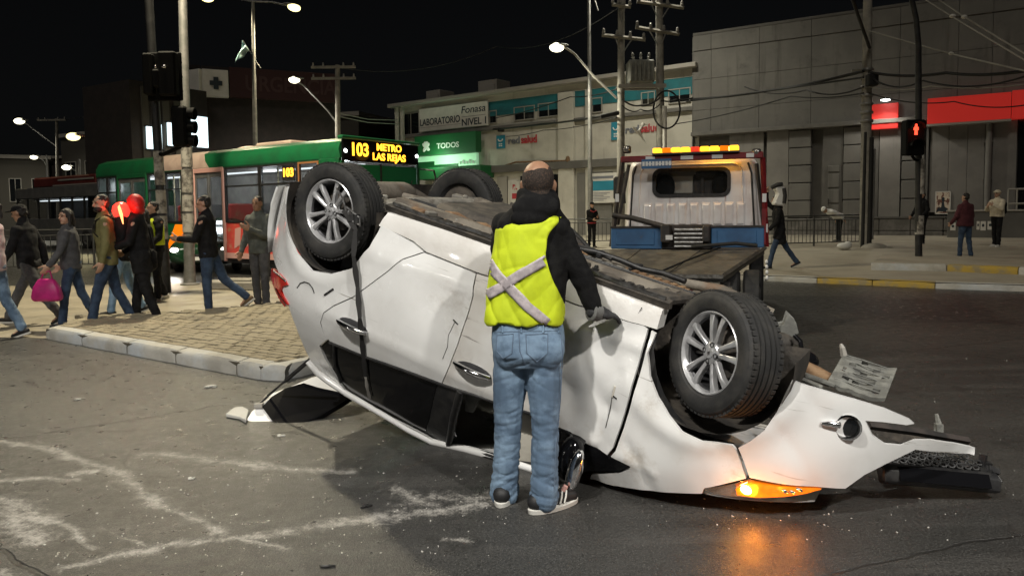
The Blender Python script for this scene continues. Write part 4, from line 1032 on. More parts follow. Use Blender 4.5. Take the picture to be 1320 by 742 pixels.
cable('long thick black cable along the health centre front', [(795, 146, 29.6), (700, 160, 38), (612, 168, 44)], .05, sag=.05)
cable('thin black cable above the thick one on the health centre', [(795, 115, 29.6), (735, 125, 36), (640, 152, 42)], .025, sag=.1)
cable('lower thin cable across the salud lettering wall', [(795, 152, 29.6), (700, 168, 38), (640, 176, 43)], .02, sag=.1)
cable('black cable between the twin poles under the transformer', [(802, 128, 29.6), (826, 136, 29.6), (851, 126, 29.6)], .035, sag=.1)
cable('second slack cable between the twin poles', [(802, 136, 29.6), (826, 141, 29.6), (851, 134, 29.6)], .025, sag=.15)
cable('black cable from the right twin pole towards the grey building', [(853, 130, 29.6), (872, 128, 31), (893, 126, 33)], .03, sag=.05)
cable('faint wire high across the night sky', [(795, 12, 30), (640, 60, 40), (440, 88, 37.5)], .018, sag=.6)
cable('pale wire pair top behind the lamp left of health centre', [(436, 146, 37.5), (475, 154, 42), (515, 155, 46)], .025, 'cable_pale')
cable('pale wire pair bottom behind the lamp left of health centre', [(436, 150, 37.5), (475, 158, 42), (515, 160, 46)], .025, 'cable_pale')
cable('faint far wire left of the signal heads', [(73, 156, 58), (130, 148, 58), (190, 132, 58)], .025, 'cable_black')
for i, (x_, y_, Y_, lab) in enumerate(((1226, 69, 20.1, 'pale glint clip on the long falling span wire'), (1228, 21, 17, 'left pale clip on the top right span wires'), (1243, 22, 17, 'right pale clip on the top right span wires'))):
    mb = MB(); mb.ell(at(x_, y_, Y_), (.07, .05, .045)); tag(mb.build('wire_clip', 'lamp_white' if i > 5 else 'board_white', smooth=180), lab, 'wire clip')
mb = MB(); a = at(857, 150, 29.4); mb.box(a, (.8, .15, .14), Matrix.Rotation(.15, 4, 'Y')); 
mb = MB(); a = at(786, 148, 29.3); mb.box(a, (.75, .18, .16), Matrix.Rotation(-.2, 4, 'Y')); tag(mb.build('splice_case', 'cable_black', bevel=.03), 'black splice case hanging on the cables left of the twin poles', 'splice case')
mb = MB(); a = at(652, 168, 42); mb.box(a, (.9, .2, .22), Matrix.Rotation(.1, 4, 'Y')); mb.box(a + V((.5, 0, -.35)), (.6, .18, .16)); tag(mb.build('splice_case', 'cable_black', bevel=.03), 'black splice case on the cable above the green pharmacy', 'splice case')

# pedestrian guard rails
def railing(lab, p0, p1, h=1.0, gap=.13, m='rail_steel', zfun=None, r=.012):
    p0 = V(p0); p1 = V(p1); d = p1 - p0; ln = V((d.x, d.y, 0)).length
    t = thing('guard_railing', lab, 'railing', p0, math.atan2(d.y, d.x)); dz = d.z
    mt = lambda x, z: (x, 0, z + dz * x / ln)
    for z in (h, h * .86, .12):
        mb = MB(); mb.cyl(mt(0, z), mt(ln, z), .025 if z == h else .018, n=8); mb.build('rail', m, t, smooth=50)
    n_ = max(1, round(ln / 2.0))
    for k in range(n_ + 1):
        mb = MB(); x = ln * k / n_; mb.cyl(mt(x, 0), mt(x, h + .03), .032, n=8); mb.build('post', m, t, smooth=50)
    mb = MB(); mb.cyl((0, 0, .12), (0, 0, h * .86), r, n=6); me = mb.mesh('baluster', m, smooth=50)
    nb = int(ln / gap)
    for k in range(1, nb):
        x = ln * k / nb; link('baluster', me, t, Matrix.Translation((x, 0, dz * x / ln)))
a = gp(985, 322, .2); c = gp(1112, 320, .2); a.z = walk_z(a); c.z = walk_z(c)
railing('dark guard railing between the truck and the concrete pole', a, c)
a = gp(700, 316, .17); c = gp(792, 316, .17); a.z = c.z = walk_z((3, 30)); railing('dark guard railing behind the worker, left of the truck', a, c, gap=.16)
a = gp(-60, 352, 0); c = gp(122, 345, 0); railing('dark guard railing behind the walkers at the left', a, c, h=1.15, gap=.15)
# ------------------------------------------------------------------ green city bus
BA, BB = at(125, 250, 23.0), at(440, 250, 16.5)
WB_ = Wall(BA, BB); LB_ = (V((BB.x, BB.y, 0)) - WB_.A).length
bus = thing('city_bus', 'green and cream city bus showing 103 METRO LAS REJAS on its front', 'bus', WB_.A, WB_.ang)
BH, BW, ZS, ZW0, ZW1 = 3.22, 2.5, .42, 1.32, 2.72
def bs(x): return WB_.px(x, 250)[0]
# roof shell with rounded shoulders
def roof_piece(name, a, b, m, slope0=0, slope1=0):
    prof = [(0, ZW1 + .02), (.0, BH - .28), (.10, BH - .10), (.35, BH), (BW / 2, BH + .03), (BW - .35, BH), (BW - .10, BH - .10), (BW, BH - .28), (BW, ZW1 + .02)]
    mb = MB(); mb.loft([[V((x + sl * (z - ZW1) / (BH - ZW1), y, z)) for y, z in prof] for x, sl in ((a, slope0), (b, slope1))]); return mb.build(name, m, bus, smooth=35)
roof_piece('roof_section', 0, bs(205), 'bus_green', 0, -.35)
roof_piece('roof_section', bs(205) + .01, bs(271), 'bus_cream', -.35, -.45)
roof_piece('roof_section', bs(271) + .01, LB_, 'bus_green', -.45, -.12)
mb = MB(); mb.b2((bs(300), .7, BH), (bs(345), 1.9, BH + .14)); mb.build('roof_hatch', 'bus_cream', bus, bevel=.04)
mb = MB(); mb.ell((bs(284), 1.0, BH + .02), (.45, .4, .10)); mb.build('roof_vent', 'bus_cream', bus, smooth=180)
mb = MB(); mb.b2((.02, .06, .30), (LB_ - .05, BW - .06, .50)); mb.build('chassis', 'truck_dark', bus)
mb = MB(); mb.b2((.05, BW - .04, .4), (LB_ - .05, BW, ZW1)); mb.build('far_side', 'bus_inside', bus)
mb = MB(); mb.b2((0, 0.02, .4), (.06, BW, ZW1)); mb.build('rear_wall', 'bus_green_dark', bus)
mb = MB(); mb.b2((.06, .04, .80), (LB_ - .3, BW - .06, .84)); mb.b2((.06, .05, ZW1 - .02), (LB_ - .3, BW - .06, ZW1)); mb.build('cabin_floor', 'bus_inside', bus)
mb = MB(); mb.b2((.3, 1.2, ZW1 - .06), (LB_ - .6, 1.3, ZW1 - .025)); mb.build('cabin_light', 'bus_inlight', bus)
for k in range(9):
    mb = MB(); x = LB_ * (k + .6) / 9.2; mb.cyl((x, .7 + .9 * (k % 2), .84), (x, .7 + .9 * (k % 2), ZW1 - .03), .022, n=8); mb.build('grab_pole', 'bus_rail', bus, smooth=50)
for k in range(8):
    x = LB_ * (k + .4) / 8.4; mb = MB(); mb.b2((x, 1.55, .84), (x + .45, 2.4, 1.25)); mb.b2((x - .06, 1.55, 1.25), (x + .04, 2.4, 1.85)); mb.build('seat', 'bus_red_ad' if k % 2 else 'bus_grey', bus, bevel=.04)
def side(x0, x1, kind, low='bus_green', post=.05):
    a, b = bs(x0), bs(x1)
    if kind == 'win':
        mb = MB(); mb.b2((a, 0, ZS), (b, .05, ZW0)); mb.build('side_panel', low, bus, bevel=.008)
        mb = MB(); w = .05
        for q in ((a, ZW0, a + w, ZW1), (b - w, ZW0, b, ZW1), (a + w, ZW0, b - w, ZW0 + w), (a + w, ZW1 - w, b - w, ZW1), (a + w, 2.22, b - w, 2.26)): mb.b2((q[0], -.012, q[1]), (q[2], .05, q[3]))
        f = mb.build('window', 'black_plastic', bus)
        mb = MB(); mb.b2((a + w, .01, ZW0 + w), (b - w, .022, 2.22)); mb.build('pane', 'bus_glass', f)
        mb = MB(); mb.b2((a + w, .004, 2.26), (b - w, .018, ZW1 - w)); mb.build('pane', 'bus_glass', f)
    elif kind == 'door':
        w = .07; fr = low; mb = MB()
        for q in ((a, .34, a + w, ZW1 + .02), (b - w, .34, b, ZW1 + .02), (a + w, ZW1 - .10, b - w, ZW1 + .02)): mb.b2((q[0], -.03, q[1]), (q[2], .05, q[3]))
        f = mb.build('door', fr, bus, bevel=.01)
        for s0, s1 in ((a + w, (a + b) / 2 - .012), ((a + b) / 2 + .012, b - w)):
            mb = MB(); mb.b2((s0, .0, .36), (s1, .035, .62)); mb.b2((s0, .0, 2.5), (s1, .035, ZW1 - .10)); mb.b2((s0, 0, .62), (s0 + .06, .035, 2.5)); mb.b2((s1 - .06, 0, .62), (s1, .035, 2.5)); mb.build('door_leaf', 'bus_grey', f)
            mb = MB(); mb.b2((s0 + .06, .012, .62), (s1 - .06, .022, 2.5)); mb.build('door_glass', 'bus_glass', f)
side(126, 139, 'win'); side(139.5, 151, 'win'); side(152, 190, 'door', 'bus_green'); side(191, 213, 'win', 'bus_green'); side(213.5, 235, 'win', 'bus_green')
side(235.5, 249, 'win', 'bus_pink'); side(250, 289, 'door', 'bus_pink'); side(290, 335, 'win', 'bus_red_ad'); side(336, 384, 'win', 'bus_red_ad'); side(385, 412, 'win', 'bus_green'); side(413, 439, 'door', 'bus_green')
mb = MB(); mb.b2((0, -.012, ZW1 - .01), (LB_ - .02, .05, ZW1 + .03)); mb.build('gutter', 'bus_green_dark', bus)
mb = MB(); mb.b2((bs(289), -.012, ZS), (bs(412), -.002, ZS + .14)); mb.build('skirt_trim', 'bus_pink', bus)
mb = MB(); a = bs(212); mb.prism([(a, .6), (bs(228), .6), (bs(246), 1.28), (a + .5, 1.28)], lambda u, v, d: V((u, d, v)), -.012, -.002); mb.build('orange_stripe', 'amber_lens', bus); 
mk('orange_vinyl', (.30, .13, .05), .6); bus.children[-1].data.materials[0] = M['orange_vinyl']
mb = MB(); a = bs(300); 
for poly in ([(0, .2), (.25, .3), (.3, .75), (.05, .7)], [(.4, .35), (.55, .25), (.75, .65), (.5, .8)], [(.9, .15), (1.3, .22), (1.2, .5), (.95, .55)]):
    mb.prism([(a + u, ZS + .05 + v) for u, v in poly], lambda u, v, d: V((u, d, v)), -.008, -.002)
mb.build('advert_figures', 'bus_pink', bus)
def wheel_simple(parent, c, r, w, ax, name='wheel', rimm='bus_grey'):
    mb = MB(); mb.lathe([(r * .58, -w / 2), (r * .9, -w / 2), (r, -w / 2 + .03), (r, w / 2 - .03), (r * .9, w / 2), (r * .58, w / 2), (r * .58, -w / 2)], c, ax, 28); o = mb.build(name, 'rubber', parent, smooth=40)
    mb = MB(); mb.lathe([(.02, w * .3), (r * .2, w * .32), (r * .22, w * .2), (r * .5, w * .1), (r * .6, w * .45), (r * .6, -w * .4), (.02, -w * .35)], c, ax, 20); mb.build('rim', rimm, o, smooth=35)
    mb = MB()
    a = V(ax).normalized(); u = a.cross(V((0, 0, 1))).normalized(); v = a.cross(u)
    for k in range(8): mb.cyl(V(c) + a * w * .1 + (u * cos(k * pi / 4) + v * sin(k * pi / 4)) * r * .33, V(c) + a * w * .22 + (u * cos(k * pi / 4) + v * sin(k * pi / 4)) * r * .33, r * .05, n=6)
    mb.build('wheel_nuts', 'steel', o); return o
for xw in (2.2, LB_ - 2.7):
    for y_, ax in ((.18, (0, -1, 0)), (BW - .18, (0, 1, 0))): wheel_simple(bus, (xw, y_, .48), .48, .26, ax)
for k in range(4): point_light('cabin_lamp', bus.matrix_basis @ V((LB_ * (k + .5) / 4, 1.25, ZW1 - .25)), 60, (.86, .95, 1), .2)
# side route display
a, b = bs(366), bs(381); mb = MB(); mb.b2((a, -.03, 2.30), (b, .0, 2.66)); dp = mb.build('side_display', 'black_plastic', bus)
text('digits', '103', .27, 'led_amber', dp, vert_m((a + b) / 2, -.035, 2.48), bold=.008, sx=1.05)
# front
def fr(y0, y1, z0, z1, m, name, d0=0, d1=.05, parent=None, bevel=.0):
    mb = MB(); mb.b2((LB_ + d0, y0, z0), (LB_ + d1, y1, z1)); return mb.build(name, m, parent or bus, bevel=bevel)
fr(.0, BW, .38, 1.15, 'bus_green', 'front_panel', -.04, .04, bevel=.03)
fr(.04, BW - .04, 2.68, BH - .06, 'black_gloss', 'destination_display', -.02, .05, bevel=.02); dd = bus.children[-1]
fr(0, BW, BH - .06, BH + .02, 'bus_green', 'front_brow', -.1, .07, bevel=.02)
fr(0, .09, 1.15, 2.68, 'bus_green', 'front_post', -.04, .03); fr(BW - .09, BW, 1.15, 2.68, 'bus_green', 'front_post', -.04, .03); fr(BW * .48 - .02, BW * .48 + .02, 1.15, 2.66, 'black_plastic', 'centre_post', 0, .035)
mk('green_blind', (.012, .20, .085), .3, coat=.5)
for y0, y1 in ((.09, BW * .48 - .02), (BW * .48 + .02, BW - .09)):
    fr(y0, y1, 1.15, 2.66, 'bus_glass', 'windscreen', 0, .012); fr(y0 + .01, y1 - .01, 1.98, 2.62, 'green_blind', 'sun_blind', .014, .02)
for k, (y_, l_) in enumerate(((.55, 1), (1.75, 1))):
    mb = MB(); mb.tube([(LB_ + .06, y_, 1.1), (LB_ + .06, y_ + .35, 1.9)], .014); mb.tube([(LB_ + .06, y_ + .2, 1.7), (LB_ + .06, y_ + .45, 2.3)], .012); mb.build('wiper', 'black_plastic', bus)
fm = lambda y, z: Matrix.Translation((LB_ + .056, y, z)) @ Matrix.Rotation(pi / 2, 4, 'Z') @ Matrix.Rotation(pi / 2, 4, 'X')
text('digits', '103', .40, 'led_amber', dd, fm(.52, 2.93), bold=.010, sx=.95)
text('destination', 'METRO', .225, 'led_amber', dd, fm(1.45, 3.03), bold=.006, sx=1.1)
text('destination', 'LAS REJAS', .225, 'led_amber', dd, fm(1.45, 2.81), bold=.006, sx=1.1)
for y_ in (.10, BW - .12): mb = MB(); mb.ell((LB_ + .06, y_, 2.9), (.02, .04, .04)); mb.build('marker_lamp', 'lamp_cold', bus, smooth=180)
for y_ in (.3, BW - .3): mb = MB(); mb.ell((LB_ + .05, y_, .75), (.03, .16, .12)); mb.build('headlight', 'lamp_silver', bus, smooth=180)
for y_, s in ((-.02, -1), (BW + .02, 1)):
    mb = MB(); mb.tube([(LB_, y_, 2.6), (LB_ + .35, y_ + s * .15, 2.55), (LB_ + .38, y_ + s * .2, 2.3)], .02); mb.box((LB_ + .38, y_ + s * .2, 2.05), (.1, .2, .45)); mb.build('mirror', 'black_plastic', bus, bevel=.02)
point_light('bus_display_light', bus.matrix_basis @ V((LB_ + .35, .9, 2.92)), 1.6, (1, .45, .05), .2)

# ------------------------------------------------------------------ dark red bus far left
FA, FB = at(18, 250, 41.0), at(126, 250, 36.0)
WF = Wall(FA, FB); lf = (V((FB.x, FB.y, 0)) - WF.A).length; hf = WF.px(80, 240)[1]
fb = thing('city_bus', 'distant dark grey bus with dark red roof pods behind the walkers', 'bus', WF.A, WF.ang)
mb = MB(); mb.b2((0, .04, .35), (lf, 2.5, 1.5)); mb.b2((0, .04, 2.55), (lf, 2.5, hf)); mb.b2((0, 2.3, 1.5), (lf, 2.5, 2.55)); mb.build('body', 'bus_grey', fb, bevel=.04)
mb = MB(); mb.b2((lf * .18, .3, hf), (lf * .92, 2.2, hf + .55)); mb.build('roof_pod', 'bus_dark_red', fb, bevel=.08)
mb = MB(); mb.b2((lf * .5, .25, hf + .3), (lf * .9, .29, hf + .38)); mb.b2((lf * .45, .2, hf + .04), (lf * .97, .25, hf + .1)); mb.build('roof_rail', 'frame_pale', fb)
for k in range(7):
    a = lf * (.03 + .135 * k); mb = MB(); mb.b2((a, 0, 1.5), (a + .09, .06, 2.55)); mb.build('pillar', 'black_plastic', fb)
    mb = MB(); mb.b2((a + .09, .04, 1.52), (a + lf * .135, .055, 2.53)); mb.build('window', 'bus_glass', fb)
mb = MB(); mb.b2((.2, 1.2, 2.45), (lf - .2, 1.4, 2.5)); mb.build('cabin_light', 'bus_inlight', fb)
mb = MB(); mb.b2((lf - .05, .1, 1.1), (lf + .02, 2.4, 2.9)); mb.build('rear_glass', 'bus_glass', fb)
mb = MB(); mb.b2((lf, -.02, .4), (lf + .08, .1, hf + .7)); mb.build('corner_strip', 'frame_pale', fb)
for xw in (1.2, lf - 1.4): wheel_simple(fb, (xw, .15, .48), .48, .26, (0, -1, 0))

# ------------------------------------------------------------------ green car waiting beside the bus
c0 = gp(258, 352); CY = c0.y
car2 = thing('parked_car', 'dark green car with lit headlights waiting in front of the bus', 'car', (c0.x, c0.y, 0), RAD(8))
def loft_body(secs, n=20, m='car_green', name='body', parent=None, smooth=40):
    rings = []
    for y, hw, z0, z1, p in secs:
        r = []
        for j in range(n):
            t = 2 * pi * j / n; c_, s_ = cos(t), sin(t)
            r.append(V((hw * math.copysign(abs(c_) ** p, c_), y, (z0 + z1) / 2 + (z1 - z0) / 2 * math.copysign(abs(s_) ** p, s_))))
        rings.append(r)
    mb = MB(); mb.loft(rings); return mb.build(name, m, parent, smooth=smooth)
loft_body([(-.02, .66, .30, .62, .5), (.05, .76, .24, .72, .42), (.3, .82, .2, .82, .38), (.9, .85, .2, .95, .35), (1.3, .86, .2, .98, .35), (2.6, .86, .2, 1.0, .35), (3.6, .84, .22, 1.02, .38), (4.1, .74, .3, .98, .45)], parent=car2)
loft_body([(1.1, .70, .9, .98, .5), (1.35, .70, .9, 1.14, .5), (1.9, .64, .9, 1.44, .45), (2.7, .62, .9, 1.46, .45), (3.5, .62, .9, 1.1, .5)], parent=car2, name='cabin', m='car_green')
mb = MB(); mb.add([(-.60, 1.235, 1.04), (.60, 1.235, 1.04), (.53, 1.74, 1.37), (-.53, 1.74, 1.37)], [(0, 1, 2, 3)]); o = mb.build('windscreen', 'glass_dark', car2); o.modifiers.new('s', 'SOLIDIFY').thickness = .02
for s in (-1, 1):
    mb = MB(); mb.ell((s * .62, .06, .62), (.17, .09, .085)); h = mb.build('headlight', 'lamp_silver', car2, smooth=180)
    mb = MB(); mb.ell((s * .62, -.015, .62), (.10 if s < 0 else .075, .035, .06)); mb.build('bulb', 'headlight', h, smooth=180)
    mb = MB(); mb.ell((s * .95, 1.35, 1.0), (.12, .06, .08)); mb.build('mirror', 'car_green', car2, smooth=180)
    for y_ in (.8, 3.3): wheel_simple(car2, (s * .76, y_, .30), .30, .18, (s, 0, 0))
    w = car2.matrix_basis @ V((s * .62, -.12, .62)) if False else (Matrix.Translation(car2.location) @ Matrix.Rotation(RAD(8), 4, 'Z')) @ V((s * .62, -.15, .62))
    spot('headlight_light', w, w + V((.05, -3, -.35)), 45, (1, .96, .85), .05, 70)
mb = MB(); mb.b2((-.4, -.03, .40), (.4, .05, .50)); mb.build('grille', 'black_plastic', car2, bevel=.01)
mb = MB(); mb.b2((-.2, -.05, .34), (.2, -.02, .43)); mb.build('number_plate', 'plate_white', car2)

# ------------------------------------------------------------------ tow truck
TH = RAD(18.5)
TA = at(803, 250, 11.45); td = V((cos(TH), -sin(TH), 0)); WT = Wall(TA, V((TA.x, TA.y, 0)) + td * 2)
tr = thing('tow_truck', 'flatbed tow truck with white cab, blue headboard and amber light bar', 'truck', WT.A, WT.ang)
def tp_(x, y, out=0): s, z = WT.px(x, y, out); return s, z
cw = tp_(985, 250)[0]; zt = tp_(893, 203)[1]; zb = tp_(893, 296)[1]
def rr(x0, x1, z0, z1, r, n=5, taper=0):
    pts = []
    for cx_, cz_, a0 in ((x1 - r, z1 - r, 0), (x0 + r, z1 - r, pi / 2), (x0 + r, z0 + r, pi), (x1 - r, z0 + r, 1.5 * pi)):
        for i in range(n + 1): a = a0 + pi / 2 * i / n; pts.append((cx_ + r * cos(a), cz_ + r * sin(a)))
    zc0, zc1 = z0, z1; xm = (x0 + x1) / 2
    return [(xm + (u - xm) * (1 - taper * (v - zc0) / (zc1 - zc0)), v) for u, v in pts]
# cab shell as rear wall with a window opening
mb = MB(); rings = []
for y, e, z1 in ((.0, .05, zt - .05), (.05, .0, zt), (.8, 0, zt + .03), (1.5, 0, zt), (1.95, .06, zt - .75), (2.0, .08, zt - .9)):
    rings.append([V((u, y, v)) for u, v in rr(e, cw - e, .75, z1, .16, taper=.10)])
mb.loft(rings, caps=False); mb.add(rings[-1], [tuple(range(len(rings[-1])))])
wx0, wz0 = tp_(844, 252); wx1, wz1 = tp_(939, 218)
inn = [V((u, .005, v)) for u, v in rr(wx0 - .01, wx1 + .01, wz0 - .01, wz1 + .01, .10)]
out_ = rings[0]; mb.loft([out_, inn], caps=False)
rec = [V((u, .32, v)) for u, v in rr(wx0 - .01, wx1 + .01, wz0 - .01, wz1 + .01, .10)]
mb.loft([inn, rec], caps=False)
cab = mb.build('cab', 'cab_white', tr, smooth=40)
mb = MB(); mb.add(rec, [tuple(range(len(rec)))]); mb.build('cab_interior', 'bus_inside', cab)
mb = MB(); o_ = [V((u, -.012, v)) for u, v in rr(wx0 - .035, wx1 + .035, wz0 - .035, wz1 + .035, .12)]; i_ = [V((u, -.012, v)) for u, v in rr(wx0 + .015, wx1 - .015, wz0 + .015, wz1 - .015, .09)]
o2 = [p + V((0, .03, 0)) for p in o_]; i2 = [p + V((0, .03, 0)) for p in i_]; mb.loft([o2, o_, i_, i2], caps=False); wf = mb.build('rear_window', 'black_plastic', tr, smooth=40)
mb = MB(); g = [V((u, .012, v)) for u, v in rr(wx0 + .01, wx1 - .01, wz0 + .01, wz1 - .01, .09)]; mb.add(g, [tuple(range(len(g)))]); mb.build('pane', 'glass_clear', wf)
w_ = wx1 - wx0; h_ = wz1 - wz0
for u0, m_ in ((.13, 'black_cloth'), (.90, 'black_cloth')):
    mb = MB(); mb.ell((wx0 + w_ * u0, .2, wz0 + h_ * .35), (.14, .07, .20)); mb.build('headrest', m_, cab, smooth=180)
mb = MB(); mb.b2((wx0 + w_ * .22, .27, wz0 + h_ * .1), (wx0 + w_ * .5, .31, wz0 + h_ * .8)); mb.build('cabin_panel', 'wall_white', cab)
mb = MB(); mb.b2((wx0 + w_ * .52, .26, wz0 + .02), (wx0 + w_ * .84, .31, wz0 + h_ * .85)); mb.b2((wx0 + w_ * .62, .2, wz0), (wx0 + w_ * .66, .25, wz0 + h_ * .7)); mb.b2((wx0 + w_ * .55, .2, wz1 - .1), (wx0 + w_ * .82, .25, wz1 - .02)); mb.build('cabin_gear', 'truck_dark', cab)
# pressed ribs
for k in range(9):
    xa = tp_(828 + 15 * k, 275)[0]; z0, z1 = tp_(890, 291)[1], tp_(890, 260)[1]
    mb = MB(); mb.loft([[V((xa, .01, z0)), V((xa + .035, -.022, z0 + .03)), V((xa + .115, -.022, z0 + .03)), V((xa + .15, .01, z0))], [V((xa, .01, z1)), V((xa + .035, -.022, z1 - .05)), V((xa + .115, -.022, z1 - .05)), V((xa + .15, .01, z1))]]); mb.build('pressed_rib', 'cab_white', cab, bevel=.006)
mb = MB(); cr_ = rr(tp_(822, 250)[0], tp_(960, 250)[0], zb - .02, tp_(890, 212)[1], .14, taper=.06); mb.tube([V((u, -.004, v)) for u, v in cr_] + [V((cr_[0][0], -.004, cr_[0][1]))], .012, 6); mb.build('pressed_seam', 'cab_white', cab, smooth=60)
for s, xx in ((-1, tp_(812, 250)[0]), (1, tp_(973, 250)[0])):
    mb = MB(); mb.tube([(xx, -.004, zb), (xx - s * .05, -.004, zt - .25), (xx - s * .1, -.004, zt - .1)], .014, 6); mb.build('drip_seam', 'black_plastic', cab)
mb = MB(); mb.b2((cw - .015, .15, zb - .05), (cw + .004, 1.2, zt - .25)); mb.build('side_window', 'glass_dark', cab)
# left mirror and air tube beside the cab
mb = MB(); p = tp_(800, 240); mb.box((p[0] - .18, .9, p[1]), (.2, .08, .38)); mb.tube([(p[0], .9, p[1] + .3), (p[0] - .18, .9, p[1] + .15)], .02); mb.build('mirror', 'black_plastic', tr, bevel=.03)
mb = MB(); p = tp_(803, 262); mb.tube([(p[0] - .04, .1, p[1] + .35), (p[0] - .02, .1, p[1])], .05); mb.build('air_tube', 'truck_dark', tr, smooth=60)
# roll bar
OUT = .28
def q3(x, y, o=OUT): s, z = WT.px(x, y, o); return V((s, -o, z))
zbar0, zbar1 = tp_(890, 207, OUT)[1], tp_(890, 199, OUT)[1]; xb0, xb1 = tp_(801, 200, OUT)[0], tp_(984, 200, OUT)[0]
mb = MB(); mb.b2((xb0, -OUT - .06, zbar0), (xb1, -OUT + .06, zbar1)); bar = mb.build('roll_bar', 'truck_red', tr, bevel=.012)
for x0, x1 in ((833, 845), (878, 894), (918, 932), (962, 972)):
    a, b = tp_(x0, 203, OUT)[0], tp_(x1, 203, OUT)[0]; mb = MB(); mb.b2((a, -OUT - .066, zbar0 + .015), (b, -OUT - .061, zbar1 - .015)); mb.build('reflective_tape', 'plate_white', bar)
for (xa, ya, xb_, yb_, m_) in ((803, 203, 788, 318, 'truck_dark'), (983, 203, 988, 318, 'truck_red')):
    a, b = q3(xa, ya), q3(xb_, yb_); mb = MB(); mb.tube([a, b], .036, 4); leg = mb.build('roll_bar_leg', m_, tr)
    for k in range(3 if xa > 900 else 1):
        u = .45 + .17 * k; mb = MB(); c_ = a.lerp(b, u); mb.box(c_ + V((0, -.042, 0)), (.055, .01, .12)); mb.build('reflective_tape', 'plate_white' if k % 2 == 0 else 'reflector_red', leg)
for a, b in ((q3(805, 212) + V((.05, .1, 0)), q3(792, 290) + V((.03, .1, 0))), (q3(975, 210) + V((0, .15, 0)), q3(984, 292) + V((0, .15, 0)))):
    mb = MB(); mb.tube([a, b], .027); mb.build('inner_brace', 'truck_dark', tr)
# light bar: every lens module
a0, b0 = tp_(842, 195, OUT)[0], tp_(953, 195, OUT)[0]; zl0, zl1 = zbar1, tp_(890, 190, OUT)[1]
mb = MB(); mb.b2((a0, -OUT - .12, zl0), (b0, -OUT + .12, zl0 + .025)); lb_ = mb.build('light_bar', 'black_plastic', tr)
for k in range(9):
    u0, u1 = a0 + (b0 - a0) * (k + .04) / 9, a0 + (b0 - a0) * (k + .96) / 9; mb = MB(); mb.b2((u0, -OUT - .11, zl0 + .026), (u1, -OUT + .11, zl1)); mb.build('beacon_lens', ('beacon_amber', 'amber_lens', 'beacon_amber', 'beacon_amber', 'beacon_red', 'beacon_amber', 'beacon_amber', 'amber_lens', 'beacon_amber')[k], lb_, bevel=.012)
point_light('beacon_light', tr.matrix_basis @ V(((a0 + b0) / 2 + .25, -OUT + .16, zl1 + .05)), 9, (1, .48, .05), .12)
point_light('beacon_light', tr.matrix_basis @ V(((a0 + b0) / 2 + .45, -.10, zt + .12)), 4, (1, .48, .05), .06)
for x_, y_ in ((808, 193), (975, 197)):
    p = q3(x_, y_); mb = MB(); mb.box(p, (.12, .09, .11)); wl_ = mb.build('work_lamp', 'black_plastic', tr, bevel=.015); mb = MB(); mb.ell(p + V((0, -.05, 0)), (.045, .012, .045)); mb.build('lens', 'lamp_silver', wl_, smooth=180)
a, b = q3(828, 206, OUT + .02), q3(866, 217, OUT + .02); mb = MB(); mb.b2((a.x, -OUT - .10, b.z), (b.x, -OUT - .07, a.z)); pb = mb.build('name_board', 'truck_blue', tr)
mb = MB(); n_ = 9
for k in range(n_):
    u = a.x + (b.x - a.x) * (k + .25) / n_; mb.b2((u, -OUT - .106, b.z + .04), (u + .035, -OUT - .101, a.z - .035))
    if k % 3: mb.b2((u, -OUT - .1065, b.z + .06), (u + .045, -OUT - .1012, b.z + .075))
mb.build('worn_lettering', 'plate_white', pb)
# headboard
HO = .35
for x0, x1, y0, y1 in ((788, 853, 293, 321), (917, 985, 292, 319)):
    a, b = q3(x0, y0, HO), q3(x1, y1, HO); mb = MB(); mb.b2((a.x, -HO - .03, b.z), (b.x, -HO + .03, a.z)); hb_ = mb.build('headboard', 'truck_blue', tr, bevel=.012)
    mb = MB(); mb.b2((a.x + .08, -HO - .045, b.z + .06), (b.x - .10, -HO - .031, a.z - .05)); mb.build('raised_panel', 'truck_blue', hb_, bevel=.008)
    mb = MB(); mb.b2((a.x, -HO - .05, a.z - .012), (b.x, -HO + .05, a.z + .015)); mb.build('cap_rail', 'truck_dark', hb_)
a, b = q3(852, 290, HO), q3(918, 322, HO); mb = MB(); mb.b2((a.x, -HO + .02, b.z), (b.x, -HO + .3, a.z)); mb.build('winch_box', 'truck_dark', tr, bevel=.02)
for k in range(5):
    c_ = q3(888, 296 + 5.4 * k, HO); mb = MB(); mb.cyl(c_ + V((-.20, -.05, 0)), c_ + V((.20, -.05, 0)), .028, n=10); mb.build('winch_roller', 'steel', tr, smooth=50)
mb = MB(); a, b = q3(853, 289, HO), q3(866, 312, HO); mb.b2((a.x, -HO - .15, b.z), (b.x, -HO, a.z)); mb.build('winch_bracket', 'truck_dark', tr, bevel=.02); mb = MB(); a, b = q3(906, 290, HO), q3(916, 312, HO); mb.b2((a.x, -HO - .12, b.z), (b.x, -HO, a.z)); mb.build('winch_bracket', 'truck_dark', tr, bevel=.02)
mb = MB(); a, b = q3(858, 303, HO + .16), q3(867, 309, HO + .16); mb.b2((a.x, -HO - .165, b.z), (b.x, -HO - .155, a.z)); mb.build('data_plate', 'plate_white', tr)
mb = MB(); mb.tube([q3(790, 277, .3), q3(815, 281, .33), q3(860, 293, .45)], .04); mb.build('hydraulic_arm', 'truck_dark', tr, smooth=50)
